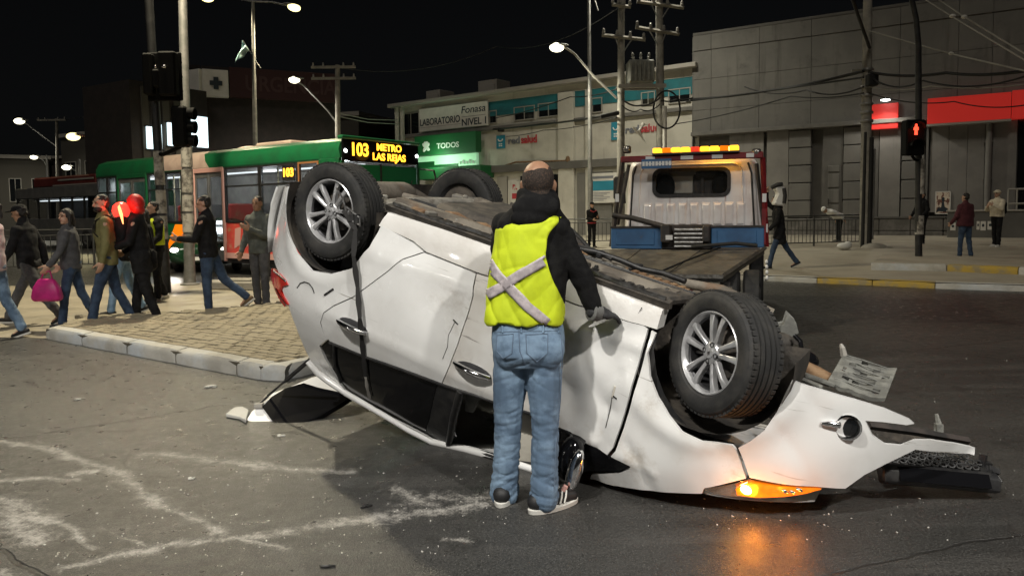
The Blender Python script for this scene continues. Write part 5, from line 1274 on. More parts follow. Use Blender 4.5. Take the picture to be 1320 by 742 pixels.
# tilting deck
f0, f1 = q3(752, 323, .45), q3(986, 321, .45); zf = (f0.z + f1.z) / 2
n0, n1 = f0 + V((-.05, -1.6, 0)), f1 + V((-.48, -1.6, 0)); zn = zf - .26
npl = 9
for k in range(npl):
    ua, ub = k / npl, (k + .985) / npl; mb = MB(); e = .004 * ((k * 7) % 3)
    P_ = [f0.lerp(f1, ua), f0.lerp(f1, ub), n0.lerp(n1, ub), n0.lerp(n1, ua)]
    top = [V((p.x, p.y, (zf if i < 2 else zn) + e)) for i, p in enumerate(P_)]; bot = [p - V((0, 0, .06)) for p in top]
    mb.add(top + bot, [(0, 1, 2, 3), (7, 6, 5, 4), (0, 4, 5, 1), (1, 5, 6, 2), (2, 6, 7, 3), (3, 7, 4, 0)]); mb.build('deck_plate', 'deck_steel', tr)
for a, b in ((f1, n1), (f0, n0)):
    mb = MB(); mb.tube([V((a.x, a.y, zf + .03)), V((b.x, b.y, zn + .03))], .032, 4); mb.build('side_rail', 'deck_steel', tr)
mb = MB(); mb.tube([V((n0.x, n0.y - .03, zn)), V((n1.x, n1.y - .03, zn))], .045, 4); mb.build('deck_lip', 'steel', tr)
mb = MB(); mb.tube([V((f0.x + 1.6, f0.y - .1, zf + .05)), V((f0.x + 1.9, f0.y - .2, zf + .08)), V((f0.x + 2.2, f0.y - .1, zf + .10)), V((f1.x - .1, f1.y - .15, zf + .07))], .026); mb.tube([V((f1.x - .6, f1.y - .05, zf + .04)), V((f1.x - 1.0, f1.y - .9, zf - .10)), V((f1.x - 1.25, n1.y + .1, zn + .06))], .014); mb.build('winch_cable', 'cable_black', tr, smooth=60)
# chassis, tail board, wheels
mb = MB()
for xx in (.45, cw - .45): mb = MB(); mb.b2((xx - .06, -1.9, .45), (xx + .06, 1.9, .60)); mb.build('chassis_rail', 'truck_dark', tr)
a, b = q3(850, 357, 2.1), q3(953, 384, 2.1)
mb = MB(); mb.b2((f0.x + .05, -1.98, .30), (f1.x - .72, -1.90, zn - .06)); tb = mb.build('tail_board', 'truck_maroon', tr, bevel=.02)
for x_, y_, w_, h_, m_ in ((882, 365, .10, .06, 'reflector_red'), (909, 363, .11, .04, 'plate_white'), (934, 372, .19, .06, 'lamp_silver'), (865, 366, .12, .05, 'reflector_red')):
    s, z = WT.px(x_, y_, 1.99); mb = MB(); mb.b2((s - w_ / 2, -2.005, z - h_ / 2), (s + w_ / 2, -1.982, z + h_ / 2)); mb.build('tail_lamp', m_, tb, bevel=.008)
s, z = WT.px(974, 364, 1.45)
for xx, sg in ((s - .04, 1), (s - .30, 1), (f0.x + .30, -1), (f0.x + .56, -1)): wheel_simple(tr, (xx, -1.45, .36), .36, .22, (sg, 0, 0), rimm='truck_dark')
for xx, sg in ((cw - .1, 1), (.1, -1)): wheel_simple(tr, (xx, 1.2, .40), .40, .22, (sg, 0, 0))
for k in range(4):
    mb = MB(); mb.ell((f1.x + .02, n1.y + .15 + .3 * k, zn + .0 + .045 * k), (.02, .03, .03)); mb.build('marker_lamp', 'plate_white', tr, smooth=180)
mb = MB(); mb.b2((cw - .03, -HO - .02, 1.0), (cw + .03, -HO + .04, 1.5)); mb.build('side_strip', 'truck_red', tr)
# ------------------------------------------------------------------ overturned white car; own frame: x to its nose, y to its left flank, z up
CR = Matrix.Rotation(-.538, 4, 'Z') @ Matrix.Rotation(.279, 4, 'Y') @ Matrix.Rotation(pi + .014, 4, 'X')
CM = Matrix.Translation((.372, 4.78, 1.458)) @ CR
CI = CM.inverted()
car = thing('overturned_car', 'white hatchback lying upside down on its roof with an orange indicator lit', 'car')
car.matrix_world = CM
ZK = [.1, .15, .25, .35, .55, .75, .9, 1.0, 1.1, 1.25, 1.4, 1.5, 1.6]
YK = [.70, .74, .80, .83, .855, .865, .86, .845, .81, .745, .67, .61, .53]
def interp(x, a, b):
    if x <= a[0]: return b[0]
    for i in range(len(a) - 1):
        if x <= a[i + 1]:
            t = (x - a[i]) / (a[i + 1] - a[i]); return b[i] + (b[i + 1] - b[i]) * t
    return b[-1]
def sinterp(x, a, b, h=.06): return sum(interp(x + k * h / 2, a, b) for k in (-2, -1, 0, 1, 2)) / 5
def plan(x):
    if x > 1.1: return 1 - min(1, (x - 1.1) / 1.37) ** 2.6
    if x < -1.1: return 1 - .42 * min(1.1, (-x - 1.1) / .95) ** 2.6
    return 1.0
def W0(x, z): return sinterp(z, ZK, YK) * plan(x)
def Wc(x, z):
    """flank surface with its pressings and its dents"""
    y = W0(x, z)
    if abs(x) < 1.2:
        y += .010 * math.exp(-((z - .44 + .03 * x) / .035) ** 2) - .012 * math.exp(-((z - .33) / .05) ** 2)
        y += .008 * math.exp(-((z - .97 - .02 * x) / .03) ** 2)
    for cx in (-1.27, 1.27):
        r = math.hypot(x - cx, z - .32); y += .014 * math.exp(-((r - .43) / .05) ** 2)
    if .25 < x < .98:                                         # buckled front door
        k = min(1, (x - .25) / .2) * min(1, (.98 - x) / .1)
        rdg_ = lambda a, b_, o: max(0, 1 - 3.2 * abs(noise.noise(V((x * a + z * 1.3, z * b_, o))))) ** 2
        y -= k * (.016 * rdg_(2.2, 2.6, 3) + .007 * rdg_(5, 4, 8)); y += k * (.042 * noise.noise(V((x * 3.1, z * 3.4, 2.2))) + .012 * noise.noise(V((x * 8, z * 6, 5)))) - k * .018
    y += .006 * noise.noise(V((x * 2, z * 2, 9)))
    if x > 1.0: y -= .010 * max(0, 1 - 3.5 * abs(noise.noise(V((x * 2.4 - z * 1.6, z * 2.2, 14))))) ** 2; y += .018 * noise.noise(V((x * 4.2, z * 4.0, 4)))
    if -.75 < x < .1 and z > .4: y += .010 * noise.noise(V((x * 3, z * 3, 7)))
    return y
CE = CI @ EYE
def cpx(px, py, out=0.0):
    """pixel of the photograph -> x, z on the flank (own frame)"""
    d = CR.to_3x3().transposed() @ ray(px, py); yc = .8
    for _ in range(40):
        t = (yc - CE.y) / d.y; p = CE + d * t; yc = .5 * yc + .5 * (W0(p.x, p.z) + out)
    return V((p.x, p.z))
def cat_(px, py, out=0.0): x, z = cpx(px, py, out); return V((x, Wc(x, z) + out, z))
def crush(v):
    """nothing of the shell goes into the road: what would is flattened against it"""
    v = V(v)
    if v.y < -.1 and v.x > -.6:                               # far front corner is folded down
        t = max(0, min(1, (v.x + .6) / 1.1)); t = t * t * (3 - 2 * t); v.z += t * min(.42, (-.1 - v.y) * .75)
    w = CM @ v
    if w.z < .012: w.z = .012 + .002 * (w.z + .2); return CI @ w
    return v
def resample(poly, step):
    out = []
    for i in range(len(poly)):
        a, b = poly[i], poly[(i + 1) % len(poly)]; n = max(1, int((b - a).length / step + .5))
        for k in range(n): out.append(a.lerp(b, k / n))
    return out
def inset(poly, d):
    n = len(poly); ar = sum(poly[i].x * poly[(i + 1) % n].y - poly[(i + 1) % n].x * poly[i].y for i in range(n)); sg = 1 if ar > 0 else -1
    out = []
    for i in range(n):
        a, b, c = poly[i - 1], poly[i], poly[(i + 1) % n]
        e0 = (b - a); e1 = (c - b)
        if e0.length < 1e-6 or e1.length < 1e-6: out.append(b.copy()); continue
        e0.normalize(); e1.normalize()
        n0 = V((-e0.y, e0.x)) * sg; n1 = V((-e1.y, e1.x)) * sg; m = n0 + n1
        if m.length < .3: m = n0
        m.normalize(); out.append(b + m * d / max(.5, m.dot(n0)))
    return out
def panel(name, poly, m, side=1, ins=.0035, off=0.0, step=.045, thick=.022, parent=None, surf=None):
    surf = surf or Wc
    if name in ('front_door', 'front_fender', 'front_bumper') and side > 0: step = .024
    p = inset([V(q) for q in poly], ins); b = resample(p, step)
    clean = []
    for q in b:
        if not clean or (q - clean[-1]).length > .004: clean.append(q)
    b = clean; n = len(b)
    x0, x1 = min(q.x for q in b), max(q.x for q in b); z0, z1 = min(q.y for q in b), max(q.y for q in b)
    pts = list(b); i = 0; bt = [(q.x, q.y) for q in b]
    z = z0 + step / 2
    while z < z1:
        x = x0 + (step / 2 if i % 2 else step)
        while x < x1:
            q = V((x, z))
            if inside((x, z), bt) and min((q - r).length_squared for r in b) > (step * .55) ** 2: pts.append(q)
            x += step
        z += step * .87; i += 1
    ov, oe, of, *_ = delaunay_2d_cdt(pts, [(k, (k + 1) % n) for k in range(n)], [], 1, 1e-5)
    vs = []
    for q in ov:
        vs.append(crush((q.x, side * (surf(q.x, q.y) + off), q.y)))
    fs = [tuple(f) if side < 0 else tuple(reversed(f)) for f in of]
    # outward: make sure the normals point out of the flank
    f = fs[0]; nn = (V(vs[f[1]]) - V(vs[f[0]])).cross(V(vs[f[2]]) - V(vs[f[0]]))
    if nn.y * side < 0: fs = [tuple(reversed(f)) for f in fs]
    # turned-in edge all round
    base = len(vs); cnt = {}
    for f in fs:
        for k in range(len(f)): cnt[(f[k], f[(k + 1) % len(f)])] = 1
    rim = {}
    rf = []
    for (a, c) in cnt:
        if (c, a) not in cnt:
            for k in (a, c):
                if k not in rim: rim[k] = len(vs); v = V(vs[k]); vs.append(V((v.x, v.y - side * thick, v.z)))
            rf.append((c, a, rim[a], rim[c]))
    me = bpy.data.meshes.new(name); me.from_pydata([tuple(v) for v in vs], [], fs + rf)
    me.materials.append(M[m]); me.polygons.foreach_set('use_smooth', [True] * len(fs) + [False] * len(rf)); me.set_sharp_from_angle(angle=RAD(50)); me.update()
    return link(name, me, parent or car)
def P2(pxs): return [cpx(*q) for q in pxs]
PX = dict(
    rear_quarter_panel=[(492,290),(478,318),(455,345),(428,352),(402,348),(382,325),(371,295),(367,265),(370,240),(356,240),(349,262),(347,290),(351,325),(358,350),(372,395),(381,420),(399,463),(425,490),(445,505),(430,481),(419,462),(412,446),(419,440),(424,437),(417,428),(413,415),(418,403),(430,394),(455,383),(478,366),(500,350),(520,334),(545,325),(530,312)],
    rear_door=[(545,325),(520,334),(500,350),(478,366),(455,383),(430,394),(418,403),(413,415),(418,430),(425,440),(470,458),(520,476),(570,494),(577,480),(590,445),(603,405),(610,380),(613,352)],
    front_door=[(613,352),(610,380),(603,405),(590,445),(577,480),(570,494),(620,511),(680,534),(735,557),(757,573),(783,587),(790,578),(800,550),(812,512),(820,480),(829,448),(834,425),(830,420),(740,393)],
    front_fender=[(838,425),(833,450),(824,482),(814,518),(803,552),(793,580),(786,588),(812,601),(800,608),(760,612),(756,620),(800,628),(860,635),(905,637),(908,630),(962,618),(948,578),(944,573),(905,567),(880,555),(862,535),(848,512),(838,485),(836,455),(845,430)],
    front_bumper=[(950,577),(965,617),(1010,624),(1060,629),(1090,630),(1115,612),(1143,598),(1160,590),(1180,580),(1215,584),(1257,588),(1258,578),(1230,571),(1200,566),(1178,566),(1160,573),(1140,571),(1125,560),(1117,543),(1140,545),(1168,549),(1180,547),(1172,540),(1140,526),(1100,513),(1060,502),(1020,489),(1012,505),(1002,528),(985,553),(967,567)])
POLY = {k: P2(v) for k, v in PX.items()}
PARTS = {}
for k, p in POLY.items():
    for s in (1, -1):
        if s > 0 or k not in ('front_bumper',): PARTS[(k, s)] = panel(k, p, 'paint_worn' if k in ('front_door', 'front_fender') else 'paint_white', s)
# inner dark shell behind the panels
core = P2([(492,290),(478,318),(455,345),(428,352),(402,348),(382,325),(376,300),(374,330),(385,400),(405,450),(415,445),(430,441),(470,457),(520,475),(570,493),(620,510),(680,533),(735,556),(783,586),(790,600),(900,625),(945,615),(940,578),(905,569),(880,557),(862,537),(848,514),(838,487),(834,455),(842,428),(740,397),(613,355),(530,315)])
for s in (1, -1): panel('inner_panel', core, 'black_plastic', s, ins=.0, off=-.095, step=.09, thick=.0, surf=W0)
# black cladding along the sill
sill = [V((-.84, .292)), V((-.57, .311)), V((-.46, .343)), V((-.08, .349)), V((.54, .323)), V((.95, .304)), V((1.0, .30)), V((.99, .20)), V((.5, .19)), V((-.4, .19)), V((-.82, .20))]
for s in (1, -1): panel('sill', sill, 'paint_dirty', s, ins=.002, off=-.0005, thick=.10)
for s in (1, -1):
    mb = MB(); mb.loft([[crush(q_) for q_ in (V((x, s * (.75 - .0), .20)), V((x, s * .768, .165)), V((x, s * .715, .155)), V((x, s * .70, .20)))] for x in [-.86 + .11 * i for i in range(18)]]); mb.build('sill_flange', 'underbody_dark', car)
    mb = MB(); mb.tube([crush(V((x, s * .742, .150 + .006 * sin(9 * x)))) for x in [-.82 + .1 * i for i in range(19)]], .012, 5); mb.build('pinch_weld', 'steel', car)
# glass and black trim
glass_rear = P2([(414,447),(421,464),(433,484),(450,503),(500,531),(548,557),(553,540),(562,500),(566,492),(520,476),(470,458),(430,442),(421,441)])
for s in (1, -1): panel('rear_side_window', glass_rear, 'black_gloss', s, off=-.006)
for s in (1, -1):
    pil = P2([(566,492),(562,500),(553,540),(548,557),(575,573),(582,540),(592,505),(594,502)]); panel('door_pillar', pil, 'black_plastic', s, off=.0)
    mb = MB(); q = [V((c.x, s * (Wc(c.x, c.y) + .003), c.y)) for c in P2([(431,444),(432,470),(440,492)])]; mb.tube([crush(v) for v in q], .012, 6); mb.build('glass_divider', 'black_plastic', car)
    mb = MB(); q = [V((c.x, s * (Wc(c.x, c.y) + .001), c.y)) for c in P2([(425,441),(470,459),(520,477),(570,495),(620,512),(680,535),(735,558)])]; mb.tube([crush(v) for v in q], .010, 6); mb.build('belt_seal', 'black_plastic', car, smooth=60)
    q = [V((c.x, s * (Wc(c.x, c.y) - .004), c.y)) for c in P2([(594,503),(585,535),(578,574),(605,588),(640,597),(690,606),(737,606)])]
    mb = MB(); mb.tube([crush(v) for v in q], .026, 8); mb.build('window_frame', 'black_plastic', car, smooth=60)
    tri = P2([(722,553),(757,572),(786,588),(813,602),(800,607),(757,609),(738,612),(722,600)]); panel('quarter_glass', tri, 'black_gloss', s, off=.004)
    q = [V((c.x, s * (W0(c.x, c.y) + .016), c.y)) for c in P2([(399,465),(412,480),(425,490),(450,507),(500,536),(530,554),(560,571),(600,588),(632,599),(690,608)])]
    mb = MB(); mb.tube([crush(v) for v in q], [.022, .024, .024, .022, .020, .020, .024, .026, .026, .022], 8); mb.build('roof_rail', 'paint_white', car, smooth=60)
# roof, bonnet, tail
def grid(name, nx, ny, fn, m, smooth=True, parent=None):
    vs = [crush(fn(i / nx, j / ny)) for i in range(nx + 1) for j in range(ny + 1)]
    fs = [(i * (ny + 1) + j, (i + 1) * (ny + 1) + j, (i + 1) * (ny + 1) + j + 1, i * (ny + 1) + j + 1) for i in range(nx) for j in range(ny)]
    return link(name, rawmesh(name, vs, fs, m, smooth), parent or car)
grid('roof', 20, 14, lambda u, v: V((-1.28 + 1.75 * u, (v - .5) * 2 * .58, 1.53 + .03 * (1 - (2 * v - 1) ** 2) + .03 * sin(pi * u) + .02 * noise.noise(V((u * 5, v * 5, 1))))), 'paint_white')
grid('windscreen', 12, 12, lambda u, v: V((.46 + .55 * u, (v - .5) * 2 * (.58 + .16 * u), 1.52 - .50 * u + .03 * (1 - (2 * v - 1) ** 2))), 'glass_dark')
grid('bonnet', 16, 14, lambda u, v: V((.98 + .92 * u, (v - .5) * 2 * W0(1.0 + .92 * u, .98) * .97, 1.05 - .05 * u - .12 * u * u + .05 * (1 - (2 * v - 1) ** 2))), 'paint_white')
grid('rear_bumper', 14, 8, lambda u, v: V((-2.02 - .09 * sin(pi * u) - .05 * sin(pi * v), (u - .5) * 2 * .56, .34 + .5 * v)), 'paint_white')
grid('boot_interior', 4, 4, lambda u, v: V((-1.35, (u - .5) * 1.3, .45 + 1.0 * v)), 'seat_cloth')
# inside: seats, headlining, air bag, belt anchor
for y_ in (.38, -.38):
    for x_, nm in ((-.05, 'front_seat'), (-.95, 'rear_seat')):
        mb = MB(); mb.box((x_, y_, .52), (.5, .5, .16)); mb.box((x_ - .28, y_, .85), (.16, .5, .62), Matrix.Rotation(-.15, 4, 'Y')); mb.ell((x_ - .36, y_, 1.24), (.06, .14, .10)); mb.build(nm, 'seat_cloth', car, bevel=.04)
mb = MB(); mb.ell(cat_(676, 566, -.12), (.16, .05, .17)); mb.ell(cat_(700, 580, -.14), (.12, .05, .10)); mb.build('air_bag', 'airbag', car, smooth=180)
p = cat_(607, 519, -.10); mb = MB(); mb.prism([(-.045, -.06), (.05, -.05), (.03, .05), (-.02, .06)], lambda u, v, d: p + V((u, d, v)), -.01, .01); mb.build('belt_anchor', 'plate_grey', car)
mb = MB(); mb.tube([cat_(587, 530, -.03), cat_(582, 548, -.03), cat_(588, 562, -.02)], .008, 6); mb.build('belt_trim', 'chrome', car)
mb = MB(); mb.box((.62, 0, .95), (.4, 1.3, .3)); mb.build('dashboard', 'black_plastic', car, bevel=.05)
mb = MB(); mb.lathe([(.17, -.015), (.185, 0), (.17, .015), (.155, 0), (.17, -.015)], (.33, .38, .95), (1, 0, -.4), 24); mb.build('steering_wheel', 'black_plastic', car, smooth=60)
# door handles
for x_, y_ in ((457, 420), (610, 476)):
    for s in (1, -1):
        c = cat_(x_, y_); c.y *= s; c = crush(c)
        mb = MB(); mb.ell(c, (.125, .006, .040)); h = mb.build('handle_recess', 'alloy_dark', car, smooth=180)
        mb = MB(); pts = [c + V((u, s * (.012 + .030 * (1 - (u / .125) ** 2)), .004)) for u in (-.125, -.09, -.04, .02, .07, .125)]; mb.tube(pts, [.012, .018, .021, .021, .019, .014], 10); mb.build('door_handle', 'chrome', h, smooth=60)
# marks on the flank
def stroke(pxs, r, m, name, out=.0015):
    mb = MB(); mb.tube([cat_(x_, y_, out) for x_, y_ in pxs], r, 5, flat=1); return mb.build(name, m, car)
stroke([(586,415),(578,432),(577,447),(571,462)], .0018, 'black_plastic', 'scratch'); stroke([(584,412),(590,418)], .004, 'black_plastic', 'scratch')
stroke([(789,505),(785,522),(782,540),(779,552)], .0024, 'black_plastic', 'scratch'); stroke([(792,498),(788,512)], .006, 'airbag', 'scratch'); stroke([(788,510),(794,514)], .004, 'black_plastic', 'scratch')
stroke([(418,380),(424,376)], .007, 'black_plastic', 'door_stop'); stroke([(424,376),(430,372)], .007, 'black_plastic', 'door_stop')
for pts in ([(383,371),(387,365),(393,363),(399,365),(403,371),(405,378)], ): stroke(pts, .0035, 'black_plastic', 'fuel_flap')
stroke([(1010,552),(1018,549),(1024,552)], .003, 'airbag', 'chip') if False else None
# rear lamp, C shaped
tl = P2([(351,346),(362,353),(369,361),(372,367),(365,369),(363,376),(368,384),(373,392),(368,395),(360,384),(354,370),(350,358)])
panel('tail_lamp', tl, 'red_lens', 1, ins=0, off=.010, step=.03, thick=.03); panel('tail_lamp', tl, 'red_lens', -1, ins=0, off=.010, step=.03, thick=.03)
stroke([(352,349),(360,355),(368,362)], .006, 'chrome', 'tail_lamp_trim', .014); stroke([(355,372),(362,383),(369,393)], .006, 'chrome', 'tail_lamp_trim', .014)
# head lamp with the burning indicator
hl = P2([(905,631),(940,626),(964,620),(1010,626),(1064,630),(1048,636),(1020,641),(980,644),(945,642),(918,638)])
hlo = panel('headlamp', hl, 'lamp_silver', 1, ins=0, off=-.02, step=.035, thick=.03); panel('headlamp', hl, 'lamp_silver', -1, ins=0, off=-.02, step=.035, thick=.03)
amb = P2([(948,630),(966,622),(1010,627),(1058,631),(1040,636),(1010,640),(972,641),(950,638)])
ind = panel('indicator_lens', amb, 'amber_lens', 1, ins=0, off=.004, step=.03, thick=.02)
mb = MB(); c = crush(cat_(961, 632, .012)); mb.ell(c, (.026, .012, .020)); mb.build('bulb', 'amber_bulb', ind, smooth=180)
for x_, y_ in ((1012, 633), (1030, 631), (1021, 634)): mb = MB(); mb.ell(cat_(x_, y_, .012), (.018, .006, .009)); mb.build('reflector', 'chrome', ind, smooth=180)
wv = CM @ cat_(965, 636, .03); wv.z = .075; point_light('indicator_light', wv + V((0, -.07, 0)), 1.7, (1, .26, .01), .03)
wv = CM @ cat_(1015, 637, .03); wv.z = .075; point_light('indicator_light', wv + V((0, -.07, 0)), .8, (1, .26, .01), .03)
# fog lamp hanging in its chrome ring
c = cat_(1092, 550, .0)
mb = MB(); mb.lathe([(.046, -.02), (.060, .0), (.062, .015), (.052, .018), (.046, .0)], c, (0.25, 1, 0), 22); fg = mb.build('fog_lamp', 'chrome', car, smooth=60)
mb = MB(); mb.ell(c, (.046, .012, .046)); mb.build('lens', 'glass_dark', fg, smooth=180)
mb = MB(); mb.tube([cat_(1082, 548, .012), cat_(1068, 546, .012), cat_(1058, 546, .008)], [.016, .014, .007], 8); mb.build('chrome_bar', 'chrome', fg, smooth=60)
# hanging black mirror with silver cover
fr_ = 3.70
mb = MB(); mb.ell(at(735, 590, fr_ + .08), (.075, .07, .12), Matrix.Rotation(.25, 3, 'Y')); mb.tube([at(745, 565, fr_ + .12), at(737, 582, fr_ + .08)], .05); mi = mb
def world_child(mb, name, m, parent=None, **k):
    mb.v = [tuple(CI @ V(v)) for v in mb.v]; return mb.build(name, m, parent or car, **k)
mi = world_child(mi, 'side_mirror', 'black_gloss', smooth=180)
mb = MB(); mb.ell(at(741, 606, fr_ - .02), (.040, .05, .115), Matrix.Rotation(.28, 3, 'Y')); world_child(mb, 'mirror_cover', 'chrome', mi, smooth=180)
mb = MB(); mb.box(at(727, 630, fr_ - .06), (.026, .02, .045), Matrix.Rotation(.5, 4, 'Y')); world_child(mb, 'repeater_lens', 'bus_pink', mi, bevel=.005)

# ---- wheels
RT = .322
def make_wheel(c, side, steer=0, name='wheel'):
    w = sub(name, car, c, (0, 0, steer)); s = side
    prof = [(.205, -.085), (.225, -.098), (.27, -.105), (.302, -.098), (.317, -.082), (.322, -.066)]
    tread = []
    for g in (-.045, -.015, .018, .048): tread += [(RT, g - .006), (RT - .010, g - .004), (RT - .010, g + .004), (RT, g + .006)]
    prof = prof + tread + [(.322, .066), (.317, .082), (.302, .098), (.292, .101), (.288, .1035), (.27, .105), (.240, .103), (.225, .098), (.214, .085), (.205, .08)]
    mb = MB(); mb.lathe(prof, (0, 0, 0), (0, s, 0), 56); ty = mb.build('tyre', 'rubber', w, smooth=28)
    # shoulder blocks of the tread
    mb = MB()
    for k in range(64):
        a = 2 * pi * k / 64
        for h in (-.075, .075):
            mb.box((cos(a) * .3165, h, sin(a) * .3165), (.016, .022, .022), Matrix.Rotation(-a, 4, 'Y'))
    tag(mb.build('tread_blocks', 'rubber', w), kind='stuff')
    rp = [(.200, .072), (.211, .082), (.214, .088), (.208, .092), (.203, .086), (.198, .074), (.192, .060), (.196, .058)]
    mb = MB(); mb.lathe(rp, (0, 0, 0), (0, s, 0), 48); mb.build('rim', 'alloy', w, smooth=35)
    mb = MB(); mb.lathe([(.206, -.08), (.196, -.07), (.189, -.03), (.189, .05), (.199, .071), (.193, .059), (.184, .05), (.184, -.07), (.19, -.078)], (0, 0, 0), (0, s, 0), 48); mb.build('rim_barrel', 'alloy_dark', w, smooth=35)
    mb = MB(); mb.lathe([(.0, .01), (.10, .012), (.13, .0), (.13, -.02), (0, -.02)], (0, 0, 0), (0, s, 0), 28); mb.build('brake_disc', 'underbody_dark', w, smooth=30)
    mb = MB(); mb.lathe([(.184, -.06), (.12, -.068), (.0, -.07)], (0, 0, 0), (0, s, 0), 24); mb.build('rim_well', 'underbody_dark', w, smooth=40)
    return w, s
def spoke_mesh():
    """one of five double spokes, lying along +x in the wheel plane, dished, two bars that part towards the rim"""
    mb = MB()
    for q in (-1, 1):
        rings = []
        for r, off, hw, y1 in ((.035, .006, .013, .072), (.06, .017, .0115, .074), (.10, .025, .0115, .079), (.15, .035, .0135, .082), (.188, .045, .018, .079), (.200, .050, .023, .077)):
            yc = q * off
            rings.append([V((r, y1 - .030, yc - hw)), V((r, y1 - .004, yc - hw)), V((r, y1, yc - hw * .55)), V((r, y1, yc + hw * .55)), V((r, y1 - .004, yc + hw)), V((r, y1 - .030, yc + hw))])
        mb.loft(rings)
    return mb.mesh('spoke', 'alloy', smooth=30)
SPK = spoke_mesh()
def dress(w, s, phase):
    for k in range(5): link('spoke', SPK, w, Matrix.Rotation(phase + k * 2 * pi / 5, 4, 'Y') @ Matrix.Diagonal((1, s, 1, 1)))
    mb = MB(); mb.lathe([(.058, .045), (.058, .070), (.050, .077), (.030, .079), (.0, .080)], (0, 0, 0), (0, s, 0), 28); hb = mb.build('hub', 'alloy', w, smooth=35)
    mb = MB(); mb.lathe([(.029, .079), (.027, .085), (.0, .086)], (0, 0, 0), (0, s, 0), 24); mb.build('hub_cap', 'alloy', w, smooth=35)
    # rampant animal badge of the hub cap, simplified to its raised strokes
    mb = MB()
    for pts in ([(-.010, -.012), (-.004, -.002), (-.006, .008), (.002, .014)], [(-.004, -.002), (.006, -.010), (.008, -.014)], [(-.002, .004), (.010, .006)], [(-.001, .0), (.011, -.002)]):
        mb.tube([V((u, s * .0865, v)) for u, v in pts], .0022, 5)
    mb.build('badge', 'steel', w)
    for k in range(4):
        a = phase * 0 + k * pi / 2; mb = MB(); mb.lathe([(.014, .062), (.014, .081), (.011, .083), (.009, .076), (0, .074)], (cos(a) * .044, 0, sin(a) * .044), (0, s, 0), 12); mb.build('lug_bolt', 'black_plastic', w, smooth=40)
YW = .715
w, s = make_wheel((-1.27, YW, .32), 1); dress(w, s, RAD(72)); w.scale = (.97, 1, .97)
w, s = make_wheel((1.318, YW + .014, .32), 1, RAD(35)); dress(w, s, RAD(96)); w.scale = (.94, 1, .94)
w, s = make_wheel((-1.27, -YW, .32), -1); dress(w, s, RAD(30))
# wheel housings
for cx in (-1.27, 1.27):
    for s in (1, -1):
        if cx > 0 and s < 0: continue
        mb = MB(); R_ = .40; rings = []
        for y_ in (.80, .70, .56, .44):
            rings.append([V((cx + R_ * (1 if y_ < .79 else .985) * cos(t), s * y_, .32 + R_ * (1 if y_ < .79 else .985) * sin(t))) for t in [pi * (i / 20 * 1.16 - .08) for i in range(21)]])
        mb.loft(rings, caps=False, closed=False); b_ = len(mb.v); mb.v.append((cx, s * .44, .3)); last = 3 * 21
        for i in range(20): mb.f.append([last + i, last + i + 1, b_]); mb.m.append(0)
        mb.v = [tuple(V(v)) for v in mb.v]; mb.build('wheel_housing', 'underbody_dark', car, smooth=60)
        if cx > 0:
            mb = MB(); mb.tube([V((cx + .16 * cos(k * .9) * .35 - .03, s * .60, .33 + .018 * k)) + V((.055 * cos(k * .8), s * .055 * sin(k * .8), 0)) for k in range(24)], .012, 6); mb.build('coil_spring', 'steel', car, smooth=60)

# ---- underside, which faces the sky
def floor_z(x, y):
    z = .205 + .03 * max(0, abs(x) - 1.3)
    if abs(y) < .14: z += .075 * (1 - (abs(y) / .14) ** 4)
    if -1.0 < x < .95 and .40 < abs(y) < .52: z -= .028
    if abs(y) > .6: z += .012
    t = max(0, min(1, (-x - .80) / .16)); z += .20 * t * t * (3 - 2 * t) * (1 if abs(y) < .46 else .3)
    if -.95 < x < .9: z += .008 * sin(x * 26) * (1 if .16 < abs(y) < .40 or .53 < abs(y) < .64 else 0)
    return z + .008 * noise.noise(V((x * 6, y * 6, 0)))
def halfw(x): return .72 if -.84 < x < .84 else (.44 if x < 1.72 and x > -1.74 else .5)
grid('floor_pan', 80, 44, lambda u, v: V((-1.92 + 3.06 * u, (v - .5) * 2 * halfw(-1.92 + 3.06 * u), floor_z(-1.92 + 3.06 * u, (v - .5) * 2 * halfw(-1.92 + 3.06 * u)))), 'floor_mix')
for y_ in (.46, -.46):
    mb = MB(); mb.loft([[crush(q_) for q_ in (V((x, y_ - .05, .19)), V((x, y_ - .035, .155)), V((x, y_ + .035, .155)), V((x, y_ + .05, .19)))] for x in (-1.0, -.3, .4, .95)]); mb.build('floor_rail', 'underbody', car)
mk('beam_grey', (.17, .16, .14), .6, col2=(.28, .265, .23), vs=5, wear=((.09, .075, .06), 7, .54, .74), bump=.35, bs=40)
